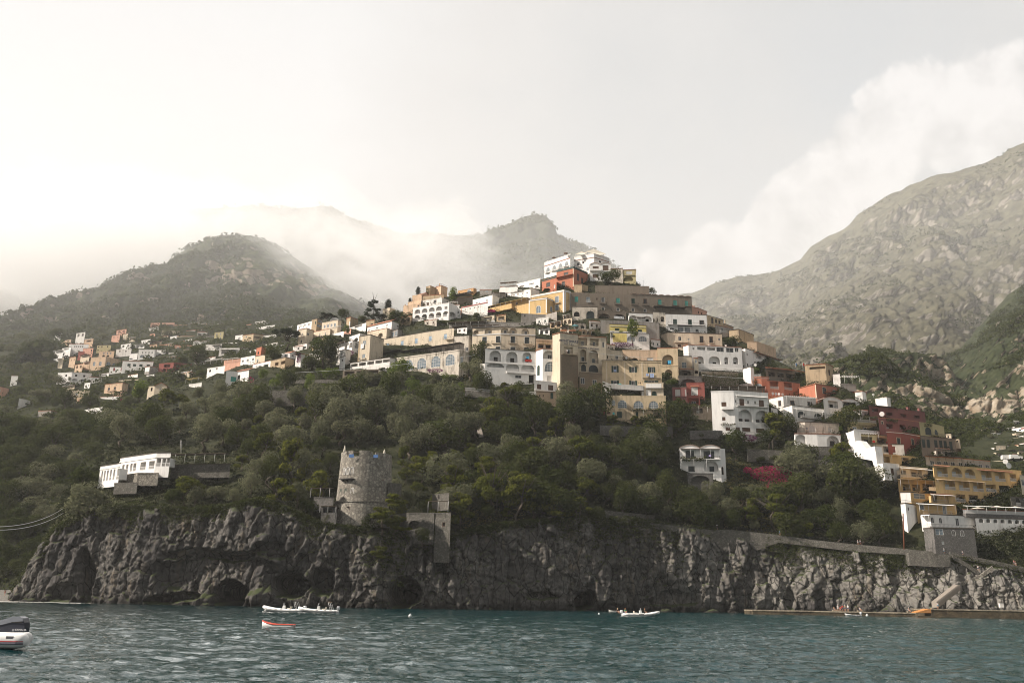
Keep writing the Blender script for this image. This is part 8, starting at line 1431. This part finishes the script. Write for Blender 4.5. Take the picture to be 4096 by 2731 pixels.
# big inflatable cut by the left edge, its stern and outboard facing right
def big_boat():
    Y = 48.7; base = P(60, 2592, Y); e = empty('inflatable_boat', (base.x, Y, 0), 0, 'large white inflatable boat with a dark outboard cut by the left edge', 'boat'); s = Y/F
    zc = (P(60, 2560, Y).z); X = lambda px: P(px, 2560, Y).x-base.x; Z = lambda py: P(60, py, Y).z
    r = (Z(2528)-Z(2590))/2+.02; zm = (Z(2528)+Z(2592))/2; m = MB(); xe = X(112); pts = [(X(-700), -.1, zm+.25), (X(-300), 0, zm+.05), (X(-60), 0, zm), (xe-.55, 0, zm), (xe-.3, 0, zm), (xe-.12, 0, zm), (xe, 0, zm)]; m.path(pts, [r, r, r, r, r*.93, r*.75, r*.35], 0, 20); m.path([(p[0]-.9, p[1]+2.1, p[2]) for p in pts], [r, r, r, r, r*.93, r*.75, r*.35], 0, 20); m.build('float', TUBE, e)
    for dz_, hh, mt_, nm in ((-.02, .035, plain('red_stripe', (.42, .04, .04), .4), 'red_stripe'), (-.085, .05, plain('grey_stripe', (.20, .18, .22), .4), 'grey_stripe'), (-.15, .03, plain('navy_stripe', (.03, .03, .05), .4), 'navy_stripe')):
        m = MB(); y_ = -math.sqrt(max(.01, r*r-(dz_)**2))-.012; m.box(X(-300), xe-.42, y_, y_+.03, zm+dz_-hh, zm+dz_+hh*.2); m.hexa([(xe-.42, y_, zm+dz_-hh), (xe-.10, y_*.72, zm+dz_-hh), (xe-.10, y_*.72+.03, zm+dz_-hh), (xe-.42, y_+.03, zm+dz_-hh), (xe-.42, y_, zm+dz_+hh*.2), (xe-.10, y_*.72, zm+dz_+hh*.2), (xe-.10, y_*.72+.03, zm+dz_+hh*.2), (xe-.42, y_+.03, zm+dz_+hh*.2)]); m.build(nm, mt_, e)
    m = MB(); m.box(X(38), X(65), -r*.93-.02, -r*.8, zm+.10, zm+.22); m.build('handle', GREY_T, e)
    m = MB(); m.box(X(-700), xe-.9, .1, 2.0, zm-.35, zm-.05); m.build('hull', HULLW, e)
    # outboard: tall cowling, silver top, dark sides
    ec = X(35); y0 = .25; m = MB(); prof = [(-46, 2528), (-46, 2500), (-30, 2492), (0, 2480), (30, 2470), (50, 2468), (66, 2474), (76, 2488), (79, 2505), (79, 2528)]; L_ = [(X(px), Z(py)) for px, py in prof]
    def ext(mm, pr_, ya, yb, mi): n_ = len(pr_); mm.poly([(x, ya, z) for x, z in pr_], mi); mm.poly([(x, yb, z) for x, z in pr_[::-1]], mi); [mm.poly([(pr_[(i+1) % n_][0], ya, pr_[(i+1) % n_][1]), (pr_[i][0], ya, pr_[i][1]), (pr_[i][0], yb, pr_[i][1]), (pr_[(i+1) % n_][0], yb, pr_[(i+1) % n_][1])], mi) for i in range(n_)]
    ext(m, L_, y0, y0+.55, 0); cow = m.build('outboard_engine', plain('engine_graphite', (.045, .047, .06), .3), e); m = MB()
    top = [(X(px), Z(py)) for px, py in [(-46, 2506), (-46, 2494), (-30, 2486), (0, 2474), (30, 2466), (52, 2464), (68, 2471), (70, 2483), (40, 2486), (18, 2490), (-10, 2498)]]; ext(m, top, y0-.03, y0+.58, 0); m.build('cowling_top', plain('engine_silver', (.30, .31, .34), .25, .4), cow)
    m = MB(); m.box(X(25), X(68), y0-.045, y0-.031, Z(2490), Z(2486.5)); m.build('air_intake', IRON, cow); m = MB(); m.box(X(20), X(40), y0+.15, y0+.4, -.4, Z(2528)); m.build('engine_leg', GREY_T, cow)
    text_obj('lettering', 'YAMAHA', (X(42.5), y0-.012, Z(2522)), 8*s*1.35, plain('silver_letters', (.55, .55, .56), .4), e, math.pi/2)
    m = MB(); c0 = (X(36.5), Z(2519)); 
    for k in range(3): a_ = math.pi/2+k*2.094; m.bar((c0[0], y0-.02, c0[1]), (c0[0]+.045*math.cos(a_), y0-.02, c0[1]+.045*math.sin(a_)), .008)
    n_ = 16
    for k in range(n_): a0, a1 = 6.283*k/n_, 6.283*(k+1)/n_; m.bar((c0[0]+.055*math.cos(a0), y0-.02, c0[1]+.055*math.sin(a0)), (c0[0]+.055*math.cos(a1), y0-.02, c0[1]+.055*math.sin(a1)), .008)
    m.build('emblem', plain('silver_letters', (.55, .55, .56), .4), e)
def text_obj(name, body, loc, size, m, parent=None, rx_=math.pi/2, rz=0, align='LEFT', ex=.01):
    cu = bpy.data.curves.new(name, 'FONT'); cu.body = body; cu.size = size; cu.extrude = ex; cu.align_x = align; cu.offset = size*.012; tmp = bpy.data.objects.new(name, cu); COL.objects.link(tmp); bpy.context.view_layer.update(); dg = bpy.context.evaluated_depsgraph_get(); me = bpy.data.meshes.new_from_object(tmp.evaluated_get(dg)); me.materials.clear(); me.materials.append(m); bpy.data.objects.remove(tmp); o = link(name, me, parent, loc); o.rotation_euler = (rx_, 0, rz); return o
big_boat()
# ------------------------------------------------------------------ signs
NAVY = plain('navy_letters', (.025, .03, .09), .5)
def facade_sign(b, label, xa, xb, ya, yb, lines, board=None, d=-.32, nm='sign', tcol=None):
    pa, rz = facade_point(b, xa, yb, d); pb, _ = facade_point(b, xb, yb, d); pt_, _ = facade_point(b, xa, ya, d); w = (pb-pa).length; h = pt_.z-pa.z; e = empty(nm, pa, rz, label, 'sign')
    if board: m = MB(); m.box(0, w, 0, .12, 0, h); m.build('board', board, e)
    for txt, fx, fz, sz in lines: text_obj('lettering', txt, (w*fx, -.02, h*fz), h*sz, tcol or NAVY, e, math.pi/2, 0, 'CENTER', .015)
    return e
facade_sign(monte, 'cream sign board with blue capital letters MONTEMARE HOTEL on the hotel tower', 1588, 1786, 300, 376, [('MONTEMARE', .5, .46, .50), ('H O T E L', .5, .08, .36)], plaster('cream', CO['cream']))
facade_sign(capi, 'blue lettering RISTORANTE IL CAPITANO on the cream hotel wall', 1802, 2024, 390, 424, [('RISTORANTE IL CAPITANO', .5, .12, .62)], None, -.05)
# ------------------------------------------------------------------ parasols, dishes, laundry, poles
def parasol(px, py, hpx, wpx, label, col, where=None, Y=None, grp=None):
    Yt = Y or groundY(px, py, where); p = P(px, py, Yt); s = Yt/F; h = hpx*s; w = wpx*s/2; e = empty('parasol', p, 0, label, 'parasol', grp); m = MB(); m.bar((0, 0, 0), (0, 0, h), .04, 0, 6); m.build('pole', FR, e); m = MB(); n = 8
    m.rings([[(rr*math.cos(6.283*i/n), rr*math.sin(6.283*i/n), z) for i in range(n)] for z, rr in ((h*.78, w), (h*.80, w), (h*.92, w*.45), (h, .05))], 0, True, False); m.build('canopy', col, e)
parasol(2216, 1046, 22, 17, 'brown parasol on the left of the summit hotel roof', plain('brown_canvas', (.16, .10, .07)), Y=hotel_top.Y+2); parasol(2263, 1030, 24, 20, 'brown parasol on the right of the summit hotel roof', plain('brown_canvas', (.16, .10, .07)), Y=hotel_top.Y+2)
parasol(2301, 1322, 26, 28, 'blue and white parasol on the cream hotel roof terrace', canvas('teal', (.12, .34, .40)), Y=monte.Y+3)
for i, (px, w) in enumerate(((2255, 34), (2290, 34), (2330, 34), (2365, 34))): parasol(px, 1336, 20, w, '%s cream parasol in the row on the tiled hotel terrace' % ('first', 'second', 'third', 'fourth')[i], canvas('cream', (.62, .56, .46)), Y=monte.Y+4, grp='cream parasols on the hotel terrace')
parasol(3914, 2062, 34, 54, 'wide cream parasol on the restaurant terrace at the right', canvas('cream', (.62, .56, .46)), Y=286); parasol(3990, 2050, 28, 40, 'smaller cream parasol right of the wide one', canvas('cream', (.62, .56, .46)), Y=288)
parasol(4062, 2052, 28, 44, 'cream parasol near the right edge on the restaurant terrace', canvas('cream', (.62, .56, .46)), Y=288)
# sail awnings over the summit hotel
def sails():
    Y = hotel_top.Y+1; m = MB(); q = [[(2300, 1018), (2325, 1006), (2348, 1012), (2332, 1018)], [(2341, 1006), (2376, 996), (2424, 1016), (2400, 1020)]]
    e = empty('sail_awning', P(2376, 1014, Y), 0, 'cream sail awnings on posts above the summit hotel', 'awning'); o0 = P(2376, 1014, Y)
    for a in q:
        V = [P(x, y, Y+k)-o0 for (x, y), k in zip(a, (0, 4, 4, 0))]; m.hexa([v-Vector((0, 0, .06)) for v in V]+V)
    m.build('canopy', canvas('cream', (.62, .56, .46)), e)
    pm = MB(); pm.bar((0, 0, 0), (0, 0, 2.4), .06, 0, 6); pm = pm.mesh('post', FR)
    for x, y in ((2303, 1030), (2330, 1026), (2346, 1024), (2376, 1018), (2400, 1026), (2420, 1036)): link('post', pm, e, P(x, y, Y+1)-o0)
sails()
def dish(px, py, d, label, where=None, Y=None, grp='satellite dishes'):
    Yt = (Y or groundY(px, py+12, where))-3; p = P(px, py, Yt); r_ = d/F*Yt/2; e = empty('satellite_dish', p, random.uniform(-.5, .5), label, 'satellite dish', grp); m = MB(); m.rings([[(rr*math.cos(a), -.18*r_*(rr/r_)**2-th, rr*math.sin(a)) for a in np.linspace(0, 6.283, 15)[:-1]] for rr, th in ((r_*.05, 0), (r_*.6, 0), (r_, 0), (r_, .03), (r_*.6, .03))], 0, False); m.poly([(r_*math.cos(a), -.18*r_, r_*math.sin(a)) for a in np.linspace(0, 6.283, 15)[:-1]]); m.build('reflector', FR, e); m = MB(); m.bar((0, .05, 0), (0, .15, -1.2), .035, 0, 6); m.bar((0, -.1, -r_*.6), (0, -r_*.9, 0), .02); m.build('mast', STEEL, e)
for px, py, d, lab in [(2505, 1432, 11, 'satellite dish left on the roof of the ochre palazzo'), (2948, 1370, 11, 'satellite dish on the roof of the arcaded white villa'), (3022, 1460, 11, 'satellite dish beside the white stair house'), (2460, 1107, 7, 'satellite dish on the summit wall'), (3493, 1578, 10, 'dish above the glass screen vault house'), (3528, 1656, 20, 'large dish on the dark red upper hotel'), (3386, 1673, 9, 'small dish left of the trellis balustrade'), (4022, 1846, 20, 'upper large dish on the cream village terrace'), (4034, 1862, 24, 'lower large dish on the cream village terrace'), (3091, 1574, 12, 'leftmost white dish in the row on the red terrace wall'), (3103, 1575, 12, 'second white dish in the row on the red terrace wall'), (3116, 1576, 10, 'third white dish in the row on the red terrace wall'), (3130, 1577, 10, 'fourth white dish in the row on the red terrace wall'), (2876, 1598, 11, 'dish on the left wall of the tall white house')]:
    dish(px, py, d, lab, Y=(340 if px > 4000 else None))
def cloth(b, x, y, w, h, col, label, d=-.5):
    p, rz = facade_point(b, x, y, d); _, _, _, t = b.on(*b.T(x, y)); s = t/F; m = MB(); w_, h_ = w*s, h*s; n = 6
    for i in range(n): x0, x1 = -w_/2+w_*i/n, -w_/2+w_*(i+1)/n; y0, y1 = .04*math.sin(i*1.9), .04*math.sin((i+1)*1.9); m.hexa([(x0, y0, -h_), (x1, y1, -h_), (x1, y1+.02, -h_), (x0, y0+.02, -h_), (x0, y0, 0), (x1, y1, 0), (x1, y1+.02, 0), (x0, y0+.02, 0)])
    o = m.build('laundry', col, None, p); o.rotation_euler = (0, 0, rz); tag(o, label, 'laundry', 'laundry hung out on the houses')
bd = {l: b for l, b in ALLB}
CB = canvas('sky_blue', (.06, .36, .58)); CT2 = canvas('turquoise', (.10, .50, .50)); CWH = canvas('sheet_white', (.70, .70, .70)); CLB = canvas('pale_blue', (.34, .42, .62))
def B_(s): return bd[[l for l in bd if l.startswith(s)][0]]
x = B_('tall ochre house'); cloth(x, 1027, 600, 14, 15, CB, 'bright blue towel in the open arch of the ochre house', -.1)
x = B_('stained ochre palazzo'); cloth(x, 345, 714, 11, 10, CLB, 'pale blue cloth under the left window of the palazzo', -.15); cloth(x, 806, 764, 16, 18, CLB, 'pale blue sheet under the right window of the palazzo', -.3); cloth(x, 750, 768, 12, 10, CLB, 'greyish cloth beside the pale blue sheet', -.3); cloth(x, 397, 916, 11, 10, CT2, 'turquoise towel on the white parapet of the palazzo', -3.2); cloth(x, 345, 916, 9, 9, CWH, 'white towel on the parapet left of the turquoise one', -3.2)
x = B_('yellow house with arched'); cloth(x, 320, 1270, 8, 12, CT2, 'light blue towel on the garden railing', -3); cloth(x, 205, 1262, 12, 12, canvas('dark_red', (.30, .03, .05)), 'dark red cloth on the garden railing', -3); cloth(x, 262, 1262, 12, 10, canvas('wine', (.22, .05, .10)), 'wine coloured cloth on the garden railing', -3)
x = B_('square beige tower'); cloth(x, 1003, 645, 16, 20, CWH, 'white sheet hanging from the upper window of the beige tower', -.4)
x = B_('dark grey arcade'); cloth(x, 500, 900, 44, 11, CWH, 'row of white washing in the dark grey arcade', -.2)
x = B_('open yellow terrace floor'); cloth(x, 1100, 785, 46, 15, CWH, 'white sheets hanging on the open yellow terrace', -2.2)
x = B_('brown terrace room'); cloth(x, 955, 632, 11, 9, cr, 'red cloth on the brown terrace railing', -.2); cloth(x, 1165, 650, 12, 9, cr, 'second red cloth on the brown terrace railing', -.2)
x = B_('white two storey cottage'); cloth(x, 392, 1345, 9, 6, canvas('lilac', (.42, .34, .62)), 'lilac cloth on the cottage balcony rail', -1.45)
x = B_('white house with three arches'); cloth(x, 1215, 552, 28, 10, cr, 'striped red washing in the right arch of the white arcade house', -.1); cloth(x, 1205, 515, 10, 10, CB, 'blue washing in the right arch of the white arcade house', -.1)
# poles, wires, masts
def pole(px, y0, y1, Y, r_, m_, label, cat='pole', name='pole', lean=0):
    a, b = P(px, y1, Y), P(px+lean, y0, Y); q = MB(); q.bar((0, 0, 0), b-a, r_, 0, 8, r_*.7); return tag(q.build(name, m_, None, a), label, cat)
pl_ = pole(3617, 2052, 2196, 262, .22, plain('rusty_pole', (.16, .06, .03)), 'tall rust brown pole beside the cliff path', lean=-5)
m = MB(); 
for z_ in (3.6, 5.5, 7.6): m.bar((-.7, 0, z_), (.7, 0, z_), .05)
m.build('crossarm', IRON, pl_)
pole(2330, 1270, 1312, monte.Y+4, .05, IRON, 'thin mast on the hill above the cream hotel roof'); pole(2453, 1036, 1078, hotel_top.Y, .05, IRON, 'thin antenna mast right of the vaulted summit house', 'antenna', 'antenna')
pole(2573, 1120, 1170, 425, .08, IRON, 'antenna beside the trellis at the summit', 'antenna', 'antenna'); pole(3729, 2158, 2200, 262, .06, IRON, 'lamp post on the cliff path', 'lamp post', 'lamp_post')
pole(724, 1760, 1812, 268, .12, FR, 'white post behind the reed roof of the headland terrace')
for i, (px, y0, y1, Y) in enumerate(((1480, 868, 915, 1480), (2030+1000-0, 0, 0, 0))):
    if Y:
        q = MB(); a = P(px, y1, Y); h = 47/F*Y
        for sx_, sy_ in ((-1, -1), (1, -1), (1, 1), (-1, 1)): q.bar((sx_*1.6, sy_*1.6, 0), (sx_*.2, sy_*.2, h), .15)
        for k in range(5): q.bar((-1.6+k*.3, -1.6+k*.3, h*k/5), (1.6-k*.3, -1.6+k*.3, h*(k+.6)/5), .1)
        tag(q.build('pylon', IRON, None, a), 'lattice pylon on the hazy ridge', 'pylon')
q = MB(); a = P(2965, 1112, 1120); [q.bar((sx_, 0, 0), (sx_*.2, 0, 6), .12) for sx_ in (-1, 1)]; q.bar((-.8, 0, 2), (.8, 0, 3), .1); tag(q.build('pylon', IRON, None, a), 'small mast on the crest of the rocky mountain', 'pylon')
def wire(p0, p1, Y0, Y1, label, sag=6, nm='overhead_cable'):
    a, b = P(*p0, Y0), P(*p1, Y1); q = MB(); pts = [a.lerp(b, t)-Vector((0, 0, sag*4*t*(1-t))) for t in np.linspace(0, 1, 13)]; q.path(pts, .05, 0, 4); tag(q.build(nm, STEEL), label, 'cable', 'overhead cables')
wire((-60, 2105), (250, 2034), 150, 262, 'upper pale cable crossing the left wood', 1.5); wire((-60, 2118), (255, 2050), 150, 262, 'lower pale cable crossing the left wood', 1.5)
wire((1180, 1490), (1900, 1420), 350, 340, 'long cable sagging across the old beige house', 1); wire((2350, 1405), (2650, 1430), 335, 335, 'cable in front of the peach wall house', .8); wire((2810, 1500), (3080, 1512), 325, 325, 'cable in front of the vine garden terrace', .5)
# vans on the village road
def van(px, py, label, L=5.2):
    p = P(px, py, groundY(px, py+8, 'right')-2); e = empty('parked_van', p, -.05, label, 'van', 'white vans on the village road'); m = MB(); m.box(-L/2, L/2, 0, 1.9, .3, 1.4); m.hexa([(-L/2+.1, .05, 1.4), (L/2-1.3, .05, 1.4), (L/2-1.3, 1.85, 1.4), (-L/2+.1, 1.85, 1.4), (-L/2+.15, .1, 2.1), (L/2-1.8, .1, 2.1), (L/2-1.8, 1.8, 2.1), (-L/2+.15, 1.8, 2.1)]); m.build('body', FR, e); m = MB(); m.hexa([(L/2-1.75, .02, 1.42), (L/2-1.0, .02, 1.42), (L/2-1.0, 1.88, 1.42), (L/2-1.75, 1.88, 1.42), (L/2-1.75, .1, 2.0), (L/2-1.7, .1, 2.0), (L/2-1.7, 1.8, 2.0), (L/2-1.75, 1.8, 2.0)]); m.build('windscreen', GLS, e)
    for x_ in (-L*.3, L*.3): m = MB(); m.bar((0, -.02, 0), (0, .2, 0), .33, 0, 12); m.build('wheel', IRON, e, (x_, 0, .33))
van(4036, 1838, 'left white van on the road of the right village'); van(4068, 1836, 'right white van on the road of the right village')
# signs on posts and white boards over the vine pergola
for px, py, lab in ((1862, 1286, 'left blank white board above the vine pergola'), (1972, 1282, 'right blank white board above the vine pergola')):
    Y = groundY(px, 1300)-2; p = P(px, py+14, Y); e = empty('notice_board', p, 0, lab, 'board', 'white boards above the pergola'); m = MB(); m.box(-.8, .8, 0, .08, 0, 1.0); m.build('panel', FR, e, (0, 0, .9)); m = MB(); m.bar((0, .1, -.5), (0, .1, 1.0), .05); m.build('post', STEEL, e)
# church dome and flags
q = MB(); Y = groundY(1335, 1290); c = P(1338, 1282, Y+3); s = Y/F; q.rings([[(20*s*math.cos(a)*math.cos(t), 20*s*math.sin(a)*math.cos(t), 22*s*math.sin(t)) for a in np.linspace(0, 6.283, 17)[:-1]] for t in np.linspace(0, 1.5, 7)]); tag(q.build('church_dome', wallmat('white'), None, c+Vector((0, 0, -1))), 'plain white dome behind the umbrella pine', 'dome')
for px, c_, lab in ((3183, cb, 'small blue flag over the dark restaurant'), (3212, cr, 'small red flag over the dark restaurant')):
    Y = groundY(px, 1480); p = P(px, 1474, Y); e = empty('flag', p, 0, lab, 'flag', 'flags over the restaurant'); m = MB(); m.bar((0, 0, 0), (0, 0, 2.6), .04, 0, 6); m.build('flagpole', STEEL, e); m = MB(); m.hexa([(0, 0, 1.3), (.6, .1, 1.2), (.6, .13, 1.2), (0, .03, 1.3), (0, 0, 2.5), (.7, .1, 2.4), (.7, .13, 2.4), (0, .03, 2.5)]); m.build('cloth', c_, e)
# rocks and boulders at the cliff foot
def boulders():
    r = np.random.default_rng(3)
    for i, (px, py, w, lab) in enumerate([(110, 2396, 60, 'low grey boulder at the left end of the cliff beside the beach'), (820, 2406, 40, 'wave washed rock under the left cliff'), (2660, 2442, 46, 'wave washed rock right of the striped boat'), (3700, 2424, 34, 'dark boulder behind the orange steps'), (2850, 2440, 50, 'dark rock at the foot of the pale buttresses')]):
        Y = float(Yw(px))-4; s = Y/F; c = P(px, row_of(px, -3/Y), Y); R = w*s/2; q = MB(); rg = []
        for t in np.linspace(.1, 3.0, 9): rg.append([(R*math.sin(t)*math.cos(a)*(1+.25*math.sin(a*3+i)+.12*math.sin(a*7+t*3)), R*.7*math.sin(t)*math.sin(a), R*.5*-math.cos(t)*(1+.2*math.sin(a*2+i))) for a in np.linspace(0, 6.283, 17)[:-1]])
        q.rings(rg, 0, True, False); tag(q.build('boulder', ROCK, None, c), lab, 'rock')
boulders()
# ------------------------------------------------------------------ render settings
S.view_settings.view_transform = 'Standard'; S.view_settings.look = 'None'; S.view_settings.exposure = .63; S.view_settings.gamma = 1
cy = S.cycles; cy.max_bounces = 6; cy.diffuse_bounces = 2; cy.glossy_bounces = 2; cy.transmission_bounces = 3; cy.volume_bounces = 3; cy.transparent_max_bounces = 8
cy.volume_step_rate = 1.5; cy.volume_max_steps = 128; cy.pixel_filter_type = 'BLACKMAN_HARRIS'; cy.filter_width = 1.0; cy.use_denoising = True; cy.use_adaptive_sampling = True; cy.adaptive_threshold = .02; cy.sample_clamp_indirect = 4
